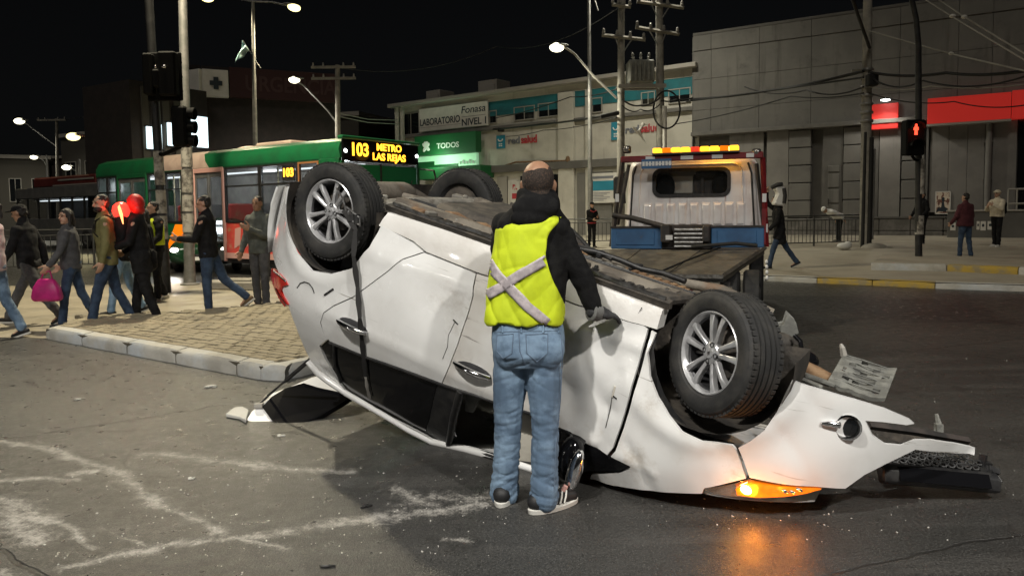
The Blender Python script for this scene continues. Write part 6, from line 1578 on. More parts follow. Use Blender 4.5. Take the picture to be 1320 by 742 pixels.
# torsion beam with trailing arms
mb = MB(); mb.loft([[V((-1.02 - .07 * (1 - (y_ / .6) ** 2) + .075 * cos(t), y_, .235 + .055 * sin(t))) for t in [2 * pi * i / 12 for i in range(12)]] for y_ in (-.58, -.4, -.2, 0, .2, .4, .58)]); mb.build('axle_beam', 'beam_grey', car, smooth=50)
for s in (1, -1):
    mb = MB(); mb.tube([V((-.70, s * .50, .24)), V((-.92, s * .54, .225)), V((-1.12, s * .585, .25)), V((-1.30, s * .60, .31)), V((-1.40, s * .57, .33))], [.045, .055, .065, .06, .04], 10); mb.build('trailing_arm', 'beam_grey', car, smooth=50)
    mb = MB(); mb.cyl((-.70, s * .42, .24), (-.70, s * .58, .24), .06, n=14); mb.build('bush', 'rubber', car, smooth=40)
    mb = MB(); mb.cyl((-1.27, s * .56, .32), (-1.27, s * .66, .32), .085, n=18); mb.cyl((-1.27, s * .62, .32), (-1.27, s * .67, .32), .12, n=18); mb.build('brake_drum', 'underbody_dark', car, smooth=40)
    mb = MB(); mb.tube([V((-1.36, s * .53, .27)), V((-1.46, s * .50, .60))], .028, 10); mb.build('damper', 'black_plastic', car, smooth=50)
    mb = MB(); mb.tube([V((-1.12, s * .46, .24 + .012 * k)) + V((.055 * cos(k * .9), .055 * sin(k * .9), 0)) for k in range(22)], .010, 6); mb.build('coil_spring', 'black_plastic', car, smooth=60)
    if s < 0: continue
    mb = MB(); mb.tube([V((1.05, s * .36, .22)), V((1.20, s * .50, .21)), V((1.27, s * .64, .23)), ], [.035, .04, .03], 10); mb.tube([V((1.38, s * .34, .22)), V((1.29, s * .62, .23))], .025, 8); mb.build('control_arm', 'rust', car, smooth=50)
    mb = MB(); mb.tube([V((1.27, s * .20, .31)), V((1.27, s * .64, .32))], .024, 10); mb.lathe([(.03, 0), (.05, .02), (.04, .04), (.055, .06), (.03, .09)], (1.27, s * .44, .315), (0, s, 0), 14); mb.build('drive_shaft', 'underbody_dark', car, smooth=50)
mb = MB(); mb.box((-.52, -.08, .185), (.62, .86, .10)); mb.box((-.45, .30, .165), (.40, .2, .10)); mb.build('fuel_tank', 'underbody_dark', car, bevel=.045, smooth=40)
mb = MB(); mb.tube([V((1.35, -.1, .22)), V((1.05, -.05, .17)), V((.7, .0, .215)), (-.1, 0, .21), V((-.35, -.45, .16)), V((-.8, -.42, .17)), V((-1.1, -.3, .26)), V((-1.5, -.2, .28))], .030, 10); mb.build('exhaust_pipe', 'underbody', car, smooth=60)
mb = MB(); mb.lathe([(.02, -.36), (.10, -.34), (.115, -.3), (.115, .3), (.10, .34), (.02, .36)], (-1.66, -.1, .30), (0, 1, 0), 18, caps=True); mb.v = [(x, y, (z - .30) * .8 + .30) for x, y, z in mb.v]; mb.build('silencer', 'underbody', car, smooth=50)
grid('heat_shield', 12, 6, lambda u, v: V((-.05 + .85 * u, (v - .5) * .30, .225 + .05 * sin(pi * v) + .006 * sin(40 * u))), 'plate_grey')
mb = MB()
for k, y_ in enumerate((.30, .325, .35)): mb.tube([V((1.0 - .2 * i, y_ + .02 * sin(i * 1.3 + k), .17)) for i in range(11)], .007, 6)
mb.build('brake_lines', 'black_plastic', car, smooth=60)
for i, (x_, y_) in enumerate(((.75, .30), (.1, .56), (-.2, .25), (.62, .60), (-.75, .60))):
    mb = MB(); mb.box((x_, y_, .185), (.22, .10, .03), Matrix.Rotation(.3 * i, 4, 'Z')); mb.build('bracket', ('rust', 'underbody_dark')[i % 2], car, bevel=.008)
mb = MB(); mb.box((1.12, .22, .25), (.2, .40, .10)); mb.box((1.16, .35, .21), (.12, .14, .08)); mb.build('front_subframe', 'underbody', car, bevel=.03)
mb = MB(); mb.box((1.46, .10, .60), (.34, .30, .22)); mb.box((1.42, -.10, .66), (.26, .22, .2)); mb.build('engine_sump', 'underbody_dark', car, bevel=.05, smooth=40)
mb = MB(); mb.box((.93, .50, .185), (.16, .30, .05), Matrix.Rotation(.2, 4, 'Z')); mb.build('splash_panel', 'underbody_dark', car, bevel=.015)
# hoses, clips, bolts, plastic covers and shields of the underside
rnd = random.Random(21)
for k in range(46):
    x_, y_ = rnd.uniform(-.82, .9), rnd.uniform(.0, .66); z_ = floor_z(x_, y_); mb = MB(); mb.cyl((x_, y_, z_ + .005), (x_, y_, z_ - .022), .014, .012, 6); mb.cyl((x_, y_, z_), (x_, y_, z_ - .006), .022, .022, 10)
    mb.build('bolt', ('steel', 'black_plastic', 'rust')[k % 3], car)
for k, (x0, x1, y0, y1, m_) in enumerate(((-.62, -.12, .52, .66, 'black_plastic'), (-.02, .42, .53, .66, 'plate_grey'), (.46, .86, .50, .64, 'black_plastic'), (.05, .55, .18, .38, 'beam_grey'), (.58, .92, .14, .36, 'rust'), (-.85, -.55, .16, .40, 'plate_grey'))):
    mb = MB(); n_ = 7
    for j in range(n_): xa = x0 + (x1 - x0) * j / n_; xb = x0 + (x1 - x0) * (j + .62) / n_; mb.box(((xa + xb) / 2, (y0 + y1) / 2, .183), (xb - xa, (y1 - y0) * .82, .014))
    mb.box(((x0 + x1) / 2, (y0 + y1) / 2, .192), (x1 - x0, y1 - y0, .012), Matrix.Rotation(rnd.uniform(-.03, .03), 4, 'Z')); o_ = mb.build('undercover', m_, car, bevel=.003); o_['kind'] = 'stuff'
for k in range(9):
    y_ = rnd.uniform(.05, .62); x_ = rnd.uniform(-.8, .2); L_ = rnd.uniform(.4, 1.0); mb = MB()
    mb.tube([V((x_ + L_ * i / 6, y_ + .025 * sin(i * 1.1 + k), .168 + .012 * sin(i * 2 + k))) for i in range(7)], rnd.choice([.006, .009, .014, .018]), 7); mb.build('hose', ('black_plastic', 'rubber', 'steel', 'rust')[k % 4], car, smooth=60)
for k in range(14):
    x_, y_ = rnd.uniform(-.8, .9), rnd.uniform(.02, .66); mb = MB(); mb.box((x_, y_, .176), (rnd.uniform(.03, .09), rnd.uniform(.02, .06), .03), Matrix.Rotation(rnd.uniform(0, 3), 4, 'Z')); mb.build('bracket', ('black_plastic', 'beam_grey', 'rust')[k % 3], car, bevel=.005)
for s in (1, -1):
    mb = MB(); mb.tube([V((-1.1, s * .50, .22)), V((-1.0, s * .30, .20)), V((-1.05, s * .05, .21))], .009, 6); mb.build('brake_hose', 'black_plastic', car, smooth=60)
    mb = MB(); mb.box((-1.16, s * .50, .205), (.16, .10, .035), Matrix.Rotation(.3 * s, 4, 'Z')); mb.cyl((-1.12, s * .47, .22), (-1.12, s * .47, .17), .022, n=8); mb.build('spring_seat', 'beam_grey', car, bevel=.008)
# torn front end: rusty stub, black ball joint cover, undertray plate with slots, bent bracket
mb = MB(); mb.tube([at(1000, 456, 3.95), at(1022, 464, 3.92), at(1035, 473, 3.90)], [.055, .05, .045], 12); mb.tube([at(1034, 471, 3.9), at(1052, 481, 3.88), at(1070, 490, 3.86)], [.034, .040, .036], 12); world_child(mb, 'rusty_stub', 'rust', smooth=50)
mb = MB(); mb.ell(at(1036, 462, 4.02), (.085, .06, .05), Matrix.Rotation(.3, 3, 'Y')); mb.tube([at(1033, 448, 4.05), at(1032, 440, 4.07), at(1024, 432, 4.1)], .013); world_child(mb, 'hydraulic_mount', 'black_gloss', smooth=50)
T0, T1, T2, T3 = at(1089, 453, 4.08), at(1156, 475, 3.98), at(1140, 517, 3.60), at(1066, 492, 3.72)
un = (T1 - T0).cross(T3 - T0).normalized()
if un.z < 0: un = -un
NX, NY = 16, 10; holes = {(3, 3), (4, 3), (7, 4), (8, 4), (3, 7), (4, 7), (6, 7), (7, 7), (10, 6), (11, 6), (10, 2), (11, 2), (12, 8), (13, 8), (6, 1), (7, 1), (2, 5), (13, 4), (14, 4)}
mb = MB(); vs = []
for i in range(NX + 1):
    for j in range(NY + 1):
        u, v = i / NX, j / NY; p = T0.lerp(T1, u).lerp(T3.lerp(T2, u), v) + un * (.012 * sin(u * 9) * sin(v * 3) + (.02 * max(0, u - .82) / .18 - .05 * max(0, .1 - v) * 3) + .008 * noise.noise(V((u * 6, v * 6, 2)))); vs.append(p)
nv = len(vs); vs += [p - un * .022 for p in vs]; fs = []
def vid(i, j, k=0): return k * nv + i * (NY + 1) + j
solid = {(i, j) for i in range(NX) for j in range(NY)} - holes
for (i, j) in solid:
    fs.append((vid(i, j), vid(i + 1, j), vid(i + 1, j + 1), vid(i, j + 1))); fs.append((vid(i, j + 1, 1), vid(i + 1, j + 1, 1), vid(i + 1, j, 1), vid(i, j, 1)))
    for (di, dj, a, b) in ((-1, 0, (i, j + 1), (i, j)), (1, 0, (i + 1, j), (i + 1, j + 1)), (0, -1, (i, j), (i + 1, j)), (0, 1, (i + 1, j + 1), (i, j + 1))):
        if (i + di, j + dj) not in solid: fs.append((vid(*a), vid(*b), vid(*b, 1), vid(*a, 1)))
mb.add(vs, fs); ut = world_child(mb, 'undertray', 'plate_grey', fixn=True)
mb = MB()
for k in range(6):
    a = T0.lerp(T3, .12 + .15 * k) + un * .006; b = T1.lerp(T2, .12 + .15 * k) + un * .008; mb.tube([a.lerp(b, .08), a.lerp(b, .5) + un * .002, a.lerp(b, .9)], .004, 5)
world_child(mb, 'stiffening_rib', 'plate_grey', ut)
mb = MB(); mb.tube([at(1088, 458, 4.05), at(1086, 448, 4.05), at(1084, 443, 4.06)], [.02, .016, .008], 6); world_child(mb, 'clip', 'frame_pale', ut)
mb = MB(); mb.box(at(1052, 488, 3.74), (.16, .10, .02), Matrix.Rotation(.35, 4, 'Y')); mb.tube([at(990, 462, 3.85), at(1005, 482, 3.75), at(1030, 487, 3.7), at(1060, 500, 3.62)], .014); world_child(mb, 'torn_liner', 'plate_grey', bevel=.004)
mb = MB()
B_ = [at(x_, y_, 4.3) for x_, y_ in ((995, 424), (1012, 420), (1016, 408), (1024, 416), (1027, 428), (1020, 436), (1012, 431), (1000, 432))]
mb.v = []; mb.add(B_ + [p + V((.02, .08, .01)) for p in B_], [tuple(range(8)), tuple(range(15, 7, -1))] + [(i, (i + 1) % 8, 8 + (i + 1) % 8, 8 + i) for i in range(8)]); world_child(mb, 'bent_bracket', 'plate_grey', bevel=.01)
mb = MB(); mb.ell(at(1008, 440, 4.2), (.06, .09, .05)); mb.box(at(1018, 436, 4.2), (.12, .05, .03), Matrix.Rotation(.4, 4, 'Y')); world_child(mb, 'steering_link', 'underbody_dark', smooth=50)
mk('grille_grey', (.045, .045, .045), .5)
# grille of the nose, hanging to the road
G0, G1 = gp(1128, 624), gp(1288, 640)
G0 = at(1132, 622, 3.62); G1 = at(1287, 636, 3.66); Ht = V((0, .10, .19))
gd = (G1 - G0); rad_ = MB()
def GQ(u, v, d=0): return G0 + gd * u + Ht * v + V((0, -d, d * .4))
mb = MB(); mb.loft([[GQ(u, v, dd) for v, dd in ((.0, -.02), (.02, .03), (.30, .055), (.48, .03), (.48, -.02))] for u in (.02, .12, .14, .5, .9, 1.0)]); gr = world_child(mb, 'lower_grille', 'black_plastic', bevel=.008, smooth=30)
mb = MB(); mb.loft([[GQ(u, v, dd) for v, dd in ((.08, .052), (.40, .054), (.40, .04), (.08, .04))] for u in (.15, .5, .90)]); world_child(mb, 'spoiler_blade', 'black_gloss', gr)
mb = MB(); n_c, n_r = 12, 4
for j in range(n_r):
    for i in range(n_c):
        u = .10 + (i + .5 * (j % 2)) * .068; v = .56 + .12 * j
        if v > .62 + .4 * min(1, (i + 2) / 5) or v > 1.35 - .055 * i - .0: continue
        ring = [GQ(u + .030 * cos(a), v + .055 * sin(a), .012) for a in [k * pi / 3 for k in range(7)]]; mb.tube(ring, .0052, 5)
world_child(mb, 'grille_mesh', 'grille_grey', gr)
mb = MB(); mb.loft([[GQ(u, v, -.05) for v in (.45, 1.0 - .35 * u)] + [GQ(u, v, -.07) for v in (1.0 - .35 * u, .45)] for u in (.05, .4, .75, .98)]); world_child(mb, 'grille_back', 'truck_dark', gr)
mb = MB()
for k in range(14):
    p = GQ(.86 + .15 * random.random(), .2 + .6 * random.random(), .02 * random.random()); mb.box(p, (.05 * random.random() + .02, .03, .03), Matrix.Rotation(random.random() * 3, 4, 'Y') @ Matrix.Rotation(random.random(), 4, 'X'))
world_child(mb, 'broken_tabs', 'black_plastic', gr)
# dark lip strip and the upright clip at the nose
mb = MB(); mb.tube([at(1120, 548, 3.55), at(1180, 556, 3.62), at(1248, 568, 3.7)], .020, 4); world_child(mb, 'lip_strip', 'truck_dark')
mb = MB(); mb.loft([[at(x_, y_, 3.75 + d_) for x_, y_ in ((1118, 545), (1165, 550), (1245, 566), (1240, 572), (1165, 571), (1128, 558))] for d_ in (0, .03)]); world_child(mb, 'bumper_inner', 'underbody_dark')
mb = MB(); mb.tube([at(1208, 556, 3.85), at(1210, 545, 3.86), at(1207, 533, 3.87)], [.018, .016, .009], 6); mb.box(at(1210, 552, 3.85), (.035, .03, .05)); world_child(mb, 'broken_clip', 'plate_grey')
# open tailgate dropped to the road
def hatch(px, py): return at(px, py, 5.18 + (548 - py) * .0085)
def hprism(pts, m, name, d0, d1, parent=None, smooth=None):
    mb = MB(); n = len(pts); top = [hatch(*p) + V((0, d0, 0)) for p in pts]; bot = [p + V((.03, d1 - d0, -.02)) for p in top]
    mb.add(top + bot, [tuple(range(n)), tuple(range(2 * n - 1, n - 1, -1))] + [(i, i + n, (i + 1) % n + n, (i + 1) % n) for i in range(n)]); return world_child(mb, name, m, parent, smooth=smooth)
tg = hprism([(314, 544), (322, 532), (338, 518), (350, 508), (372, 500), (400, 488), (436, 480), (462, 503), (440, 515), (410, 533), (384, 547), (346, 550)], 'paint_white', 'tailgate', .05, .12)
hprism([(338, 524), (350, 511), (368, 500), (392, 493), (412, 499), (440, 505), (456, 508), (436, 522), (410, 537), (388, 545), (368, 548), (350, 541)], 'black_gloss', 'tailgate_glass', .0, .035, tg)
hprism([(392, 492), (410, 486), (436, 480), (452, 497), (440, 504), (412, 498)], 'paint_white', 'tailgate_corner', -.03, .03, tg)
mb = MB(); a, b = CM @ cat_(400, 463, -.03), hatch(345, 510); mb.tube([a, a.lerp(b, .55)], .016, 8); mb.tube([a.lerp(b, .5), b], .009, 8); mb.tube([b, hatch(330, 524)], .012, 6); world_child(mb, 'gas_strut', 'black_plastic', tg, smooth=50)
mb = MB(); p = hatch(334, 522); mb.box(p, (.06, .05, .03)); world_child(mb, 'hinge', 'frame_pale', tg)

# ---- loose things round the wreck
mb = MB(); q = [gp(291, 538), gp(302, 532), gp(313, 530), gp(321, 534), gp(317, 546), gp(308, 541)]
top = [p + V((0, 0, .03 + .03 * noise.noise(p * 9))) for p in q]; n = len(q); mb.add([p + V((0, 0, .004)) for p in q] + top, [tuple(reversed(range(n))), tuple(range(n, 2 * n))] + [(i, (i + 1) % n, n + (i + 1) % n, n + i) for i in range(n)])
tag(mb.build('trim_fragment', 'debris_white', bevel=.004), 'torn white trim fragment lying left of the dropped black tailgate', 'fragment')
# ratchet strap hanging from the rear wheel
st = thing('tie_down_strap', 'black ratchet strap hanging from the rear wheel down the white flank', 'strap', CM @ cat_(458, 300, .1))
def swc(mb, name, m, parent=None, **k):
    o = st.location.copy(); mb.v = [tuple(V(v) - o) for v in mb.v]; return mb.build(name, m, parent or st, **k)
pts = [CM @ p for p in (V((-1.12, YW + .125, .27)), cat_(457, 296, .055), cat_(458, 330, .045), cat_(461, 370, .03), cat_(464, 410, .05), cat_(467, 440, .02), cat_(470, 465, .012), cat_(472, 485, .012))]
cam_r = RIGHT
def ribbon(pts, wid, th=.003):
    rings = []; 
    for i, p in enumerate(pts):
        t = (pts[min(i + 1, len(pts) - 1)] - pts[max(0, i - 1)]).normalized(); s = t.cross(FWD).normalized(); nn = s.cross(t)
        tw = 1.0 - .25 * sin(i * 1.7); rings.append([p + s * wid * tw + nn * th, p - s * wid * tw + nn * th, p - s * wid * tw - nn * th, p + s * wid * tw - nn * th])
    mb = MB(); mb.loft(rings); return mb
def dense(pts, k=4):
    out = []
    for i in range(len(pts) - 1):
        for j in range(k): out.append(pts[i].lerp(pts[i + 1], j / k))
    return out + [pts[-1]]
swc(ribbon(dense(pts), .0145), 'webbing', 'strap_black')
e = [pts[-1], CM @ cat_(474, 500, .012), CM @ cat_(477, 513, .012)]; swc(ribbon(dense(e), .009), 'webbing_end', 'strap_end')
mb = MB(); c0_, c1_ = CM @ V((-1.10, YW + .12, .27)), CM @ V((-.965, YW + .13, .30))
for d_ in (-.028, .028):
    mb.tube([c0_ + V((0, 0, d_)), c0_.lerp(c1_, .5) + V((0, -.015, d_)), c1_ + V((0, 0, d_ * .8))], .007, 6)
for u in (0, .33, 1): mb.tube([c0_.lerp(c1_, u) + V((0, -.005, .03)), c0_.lerp(c1_, u) + V((0, -.005, -.03))], .008, 6)
swc(mb, 'ratchet_frame', 'steel', smooth=50)
mb = MB(); mb.cyl(c0_.lerp(c1_, .75) + V((0, 0, .028)), c0_.lerp(c1_, .75) + V((0, 0, -.028)), .02, n=12); mb.box(c0_.lerp(c1_, .7), (.10, .015, .04), Matrix.Rotation(.1, 4, 'Y')); swc(mb, 'ratchet_drum', 'black_plastic', smooth=50)
mb = MB(); mb.tube([c0_, CM @ V((-1.17, YW + .10, .20)), CM @ V((-1.24, YW + .09, .16))], .006, 6); swc(mb, 'hook', 'steel', smooth=50)
# splinters and glass crumbs
mb = MB(); rnd = random.Random(5)
zones = [((120, 600), (640, 720), 190), ((640, 640), (1100, 700), 60), ((1000, 560), (1310, 700), 70), ((300, 520), (620, 620), 60), ((0, 560), (330, 740), 120), ((1000, 400), (1300, 540), 30)]
for a, b, n in zones:
    for _ in range(int(n * .8)):
        p = gp(rnd.uniform(a[0], b[0]), rnd.uniform(a[1], b[1])); s = rnd.choice([.0015, .002, .0025, .003, .0045]) 
        mb.box(p + V((0, 0, s * .5)), (s * rnd.uniform(1, 2.6), s * rnd.uniform(.8, 1.6), s), Matrix.Rotation(rnd.uniform(0, 3), 4, 'Z') @ Matrix.Rotation(rnd.uniform(-.4, .4), 4, 'X'))
tag(mb.build('glass_crumbs', 'debris_white'), kind='stuff')
for i, (x_, y_, m_, s_, lab) in enumerate([(420, 730, 'black_plastic', .03, 'small black plastic splinter near the lower picture edge'), (470, 653, 'black_plastic', .03, 'small black splinter on the white scrape left of the worker'), (245, 617, 'debris_white', .025, 'small pale chip on the road above the white scrape'), (100, 515, 'debris_white', .03, 'tiny pale chip on the road before the kerb'), (270, 499, 'debris_white', .05, 'flat pale scrap lying against the kerb front'), (360, 537 + 25, 'debris_white', .03, 'pale chip in the shade of the dropped tailgate'), (1050, 655, 'glass_clear', .06, 'clear lens splinter beside the orange indicator')]):
    p = gp(x_, y_); mb = MB(); mb.ell(p + V((0, 0, s_ * .2)), (s_, s_ * .5, s_ * .25), Matrix.Rotation(i, 3, 'Z'), 6, 5); mb.box(p + V((s_ * .8, 0, s_ * .2)), (s_, s_ * .3, s_ * .3), Matrix.Rotation(i * .7, 4, 'Z')); tag(mb.build('road_splinter', m_), lab, 'splinter')
# ------------------------------------------------------------------ people
def rx(a): return Matrix.Rotation(a, 3, 'X')
def ry(a): return Matrix.Rotation(a, 3, 'Y')
def rzm(a): return Matrix.Rotation(a, 3, 'Z')
def hand_prims(mb, w, d, n, s, k=1.0, curl=.5, fat=1.0, spread=.0):
    """palm, four bent fingers of unequal length and a thumb: w wrist, d along the hand, n where the palm looks, s thumb side"""
    d = d.normalized(); n = (n - d * n.dot(d)).normalized(); s = (s - d * s.dot(d) - n * s.dot(n)).normalized()
    rot = Matrix((s, n, d)).transposed()
    mb.ell(w + d * .045 * k, (.042 * k * fat, .019 * k * fat, .055 * k), rot)
    mb.cap(w - d * .02 * k, w + d * .03 * k, .026 * k * fat, .028 * k * fat, 10)
    for q, (off, ln, r) in enumerate(((.029, .078, .0095), (.010, .088, .0100), (-.010, .082, .0095), (-.029, .064, .0085))):
        p = w + (d * (.088 - abs(off) * .25) + s * off) * k; a = 0
        for seg, fr in enumerate((.44, .32, .24)):
            a += curl * (.55, .95, .7)[seg] * (1 + .12 * (q - 1.5))
            dv = d * cos(a) + n * sin(a) + s * spread * (1.5 - q) * .12
            p2 = p + dv.normalized() * ln * fr * k; mb.cap(p, p2, r * k * fat * (1 - .08 * seg), r * k * fat * (.93 - .08 * seg), 8); p = p2
    p = w + (d * .022 + s * .036) * k; a = 0
    for seg, ln in enumerate((.040, .032, .026)):
        a += (.15, .25, .25)[seg] * (.6 + curl)
        dv = d * .75 + s * (.62 - .35 * seg * curl) + n * sin(a) * .8
        p2 = p + dv.normalized() * ln * k; mb.cap(p, p2, (.0125 - .001 * seg) * k * fat, (.0115 - .001 * seg) * k * fat, 8); p = p2

def torso_rings(base, top, secs, fwd, right):
    """secs: (t along the spine, half width, half depth, push forward)"""
    rings = []
    for t, a, b, pf in secs:
        c = base.lerp(top, t) + fwd * pf
        rings.append([c + right * a * math.copysign(abs(cos(q)) ** .85, cos(q)) + fwd * b * math.copysign(abs(sin(q)) ** .85, sin(q)) for q in [2 * pi * j / 20 for j in range(20)]])
    return rings

def person(label, pos, yaw, h=1.72, lean=0.0, legs=((.0, .05), (.0, .05)), arms=((.1, .12, .25, 0), (.1, .12, .25, 0)), head=(0, 0), top='black_cloth', bottom='jeans_dark', shoes='shoe_black', skin='skin', hair='short', hood=None, hem=.86, vox=.012, build=1.0, twist=0, group='people on the street', curl=.5, skirt=0, beanie=None, puffy=1.0, sole='shoe_sole', cap=None):
    """yaw: direction faced, 0 = away from the camera, positive to the left; legs (hip flex, knee flex) left, right; arms (flex, abduct, elbow, inward)"""
    k = h / 1.75; root = thing('person', label, 'person', pos, yaw, group)
    F, R_, U = V((0, 1, 0)), V((1, 0, 0)), V((0, 0, 1))
    hipz = .93 * k; J = {}
    pel = V((0, 0, hipz)); sp = rzm(twist) @ rx(-lean)
    tf = sp @ F; trt = sp @ R_; tu = sp @ U
    chest = pel + tu * .50 * k; neck = pel + tu * .565 * k
    hq = sp @ rzm(head[0]) @ rx(-head[1]); hd = neck + tu * .055 * k + hq @ V((0, .02, .085)) * k
    foot = []
    for i, s in enumerate((-1, 1)):
        hf, kf = legs[i][:2]; ab = legs[i][2] if len(legs[i]) > 2 else .03
        hip = pel + R_ * s * .092 * k; m = ry(-s * ab) @ rx(hf)
        kn = hip + m @ V((0, 0, -.44)) * k; an = kn + ry(-s * ab * .5) @ rx(hf - kf) @ V((0, 0, -.41)) * k
        pitch = (hf - kf) * .75 if hf - kf < -.15 else 0
        J[s] = [hip, kn, an, pitch]
    low = min(J[s][2].z - (.085 + max(0, -J[s][3]) * .11) * k for s in (-1, 1)); dz = V((0, 0, -low))
    pel += dz; chest += dz; neck += dz; hd += dz
    for s in J: J[s] = [J[s][0] + dz, J[s][1] + dz, J[s][2] + dz, J[s][3]]
    A = {}
    for i, s in enumerate((-1, 1)):
        fl, ab, el, inw = arms[i][:4]; sh = chest + trt * s * .185 * k * build + tu * -.03 * k
        m = sp @ ry(-s * ab) @ rx(fl); e = sh + m @ V((0, 0, -.285)) * k
        m2 = m @ rzm(s * inw) @ rx(el); w = e + m2 @ V((0, 0, -.245)) * k
        A[s] = [sh, e, w, m2 @ V((0, 0, -1)), m2]
    b = build
    # ---- the body, one skin
    mb = MB()
    mb.loft(torso_rings(pel - tu * .06 * k, neck, [(0, .13, .085, 0), (.2, .150 * b, .095, 0), (.42, .130 * b, .085, 0), (.7, .150 * b, .098, .01), (.88, .165 * b, .090, 0), (.97, .10, .065, 0), (1, .06, .055, 0)], tf, trt))
    mb.cap(neck - tu * .04 * k, hd - tu * .04 * k, .054 * k, .052 * k)
    hr = hq
    mb.ell(hd + hr @ V((0, -.012, .030)) * k, (.074 * k, .092 * k, .088 * k), hr); mb.ell(hd + hr @ V((0, .022, -.045)) * k, (.056 * k, .066 * k, .070 * k), hr)
    mb.ell(hd + hr @ V((0, .062, -.088)) * k, (.026 * k, .022 * k, .020 * k), hr)
    mb.cap(hd + hr @ V((0, .086, .018)) * k, hd + hr @ V((0, .104, -.022)) * k, .009 * k, .014 * k, 8)
    for s in (-1, 1): mb.ell(hd + hr @ V((s * .074, -.005, -.005)) * k, (.009 * k, .020 * k, .031 * k), hr); mb.ell(hd + hr @ V((s * .030, .078, .030)) * k, (.024 * k, .012 * k, .009 * k), hr)
    for s in (-1, 1):
        sh, e, w, dv, m2 = A[s]
        mb.cap(sh, e, .045 * k, .036 * k); mb.cap(e, w, .036 * k, .026 * k)
        hand_prims(mb, w, dv, m2 @ V((-s * .75, .5, 0)), m2 @ V((0, 1, 0)), k, curl, 1.12)
        hip, kn, an, pit = J[s]; mb.cap(hip, kn, .07 * k, .05 * k); mb.cap(kn, an, .048 * k, .034 * k)
        ft = rx(pit) @ V((s * .12, 1, 0)).normalized(); mb.cap(an - U * .03 * k, an + ft * .10 * k - U * .055 * k, .032 * k, .028 * k)
    body = blob('body', mb, skin, max(.0075, vox * .72), 2, parent=root)
    for s in (-1, 1):
        mb = MB(); mb.ell(hd + hr @ V((s * .030, .0845, .012)) * k, (.012 * k, .006 * k, .006 * k), hr, 10, 6); mb.build('eye', 'eye', root, smooth=180)
        mb = MB(); mb.tube([hd + hr @ V((s * x_, y_, z_)) * k for x_, y_, z_ in ((.014, .090, .036), (.030, .090, .041), (.048, .080, .036))], .0045 * k, 6); mb.build('eyebrow', 'hair', root, smooth=60)
    mb = MB(); mb.ell(hd + hr @ V((0, .081, -.052)) * k, (.022 * k, .009 * k, .008 * k), hr, 10, 6); mb.build('mouth', 'lips', root, smooth=180)
    # ---- trousers
    mb = MB(); mb.loft(torso_rings(pel - tu * .10 * k, pel + tu * .10 * k, [(0, .105, .075, -.01), (.3, .165 * b, .112, -.008), (.65, .168 * b, .115, -.005), (1, .150 * b, .102, 0)], tf, R_))
    for s in (-1, 1):
        hip, kn, an, pit = J[s]
        mb.cap(hip - U * .01, kn, .092 * k * b, .066 * k); mb.cap(kn, an + (kn - an) * .06, .066 * k, .058 * k)
        mb.cap(an + (kn - an) * .22, an + (kn - an) * .02, .060 * k, .064 * k)
    blob('trousers', mb, bottom, vox, 3, (.010, 7, (1, 1, 1.6)), root)
    # ---- shoes
    for s in (-1, 1):
        hip, kn, an, pit = J[s]; yw = -s * .14; q = rzm(yw) @ rx(pit); c = an
        mb = MB(); mb.cap(c + q @ V((0, -.035, -.05)) * k, c + q @ V((0, .04, -.052)) * k, .041 * k, .042 * k); mb.cap(c + q @ V((0, .04, -.055)) * k, c + q @ V((0, .145, -.062)) * k, .042 * k, .030 * k); mb.cap(c, c + q @ V((0, .01, -.04)) * k, .042 * k, .044 * k)
        sh_ = blob('shoe', mb, shoes, .009, 2, parent=root)
        mb = MB(); n_ = 18; ring = []
        for zz in (-.100, -.078):
            ring.append([c + q @ V((.047 * cos(t) * (1 - .12 * sin(t)), .050 + .128 * sin(t), zz)) * k for t in [2 * pi * j / n_ for j in range(n_)]])
        mb.loft(ring); mb.build('sole', sole, sh_, smooth=50)
    # ---- top
    mb = MB(); hz = (hem - .93) * k
    mb.loft(torso_rings(pel + tu * hz, neck + tu * .01 * k, [(0, .172 * b * puffy, .122 * puffy, 0), (.06, .178 * b * puffy, .128 * puffy, 0), (.35, .170 * b * puffy, .122 * puffy, .005), (.62, .182 * b * puffy, .132 * puffy, .012), (.84, .188 * b, .118 * puffy, .005), (.95, .125, .085, 0), (1.0, .075, .070, 0)], tf, trt))
    if skirt:
        for s in (-1, 1): hip, kn, an, pit = J[s]; mb.cap(hip, hip.lerp(kn, skirt), .125 * k * b, .115 * k)
    for s in (-1, 1):
        sh, e, w, dv, m2 = A[s]
        mb.cap(sh - trt * s * .02, e, .070 * k * puffy, .058 * k * puffy); mb.cap(e, w + dv * -.01, .058 * k * puffy, .042 * k * puffy)
    mb.cap(neck - tu * .02 * k, neck + tu * .025 * k, .078 * k, .068 * k)
    blob('jacket', mb, top, vox, 3, (.012, 6, (1, 1, 1.4)), root)
    # ---- hair or headwear
    if hood:
        mb = MB(); mb.ell(hd + hr @ V((0, -.020, .016)) * k, (.108 * k, .118 * k, .130 * k), hr); mb.ell(hd + hr @ V((0, -.045, -.07)) * k, (.105 * k, .085 * k, .09 * k), hr)
        ho = blob('hood', mb, hood, .010, 2, (.006, 9, (1, 1, 1)), root)
        # open the hood towards the face
        bm = bmesh.new(); bm.from_mesh(ho.data); ax = hr @ V((0, 1, 0)); c = hd
        bmesh.ops.delete(bm, geom=[f for f in bm.faces if (f.calc_center_median() - c).dot(ax) > .052 * k and (f.calc_center_median() - c - hr @ V((0, 0, -.005)) * k - ax * (f.calc_center_median() - c).dot(ax)).length < .078 * k], context='FACES')
        bm.to_mesh(ho.data); bm.free()
    elif beanie:
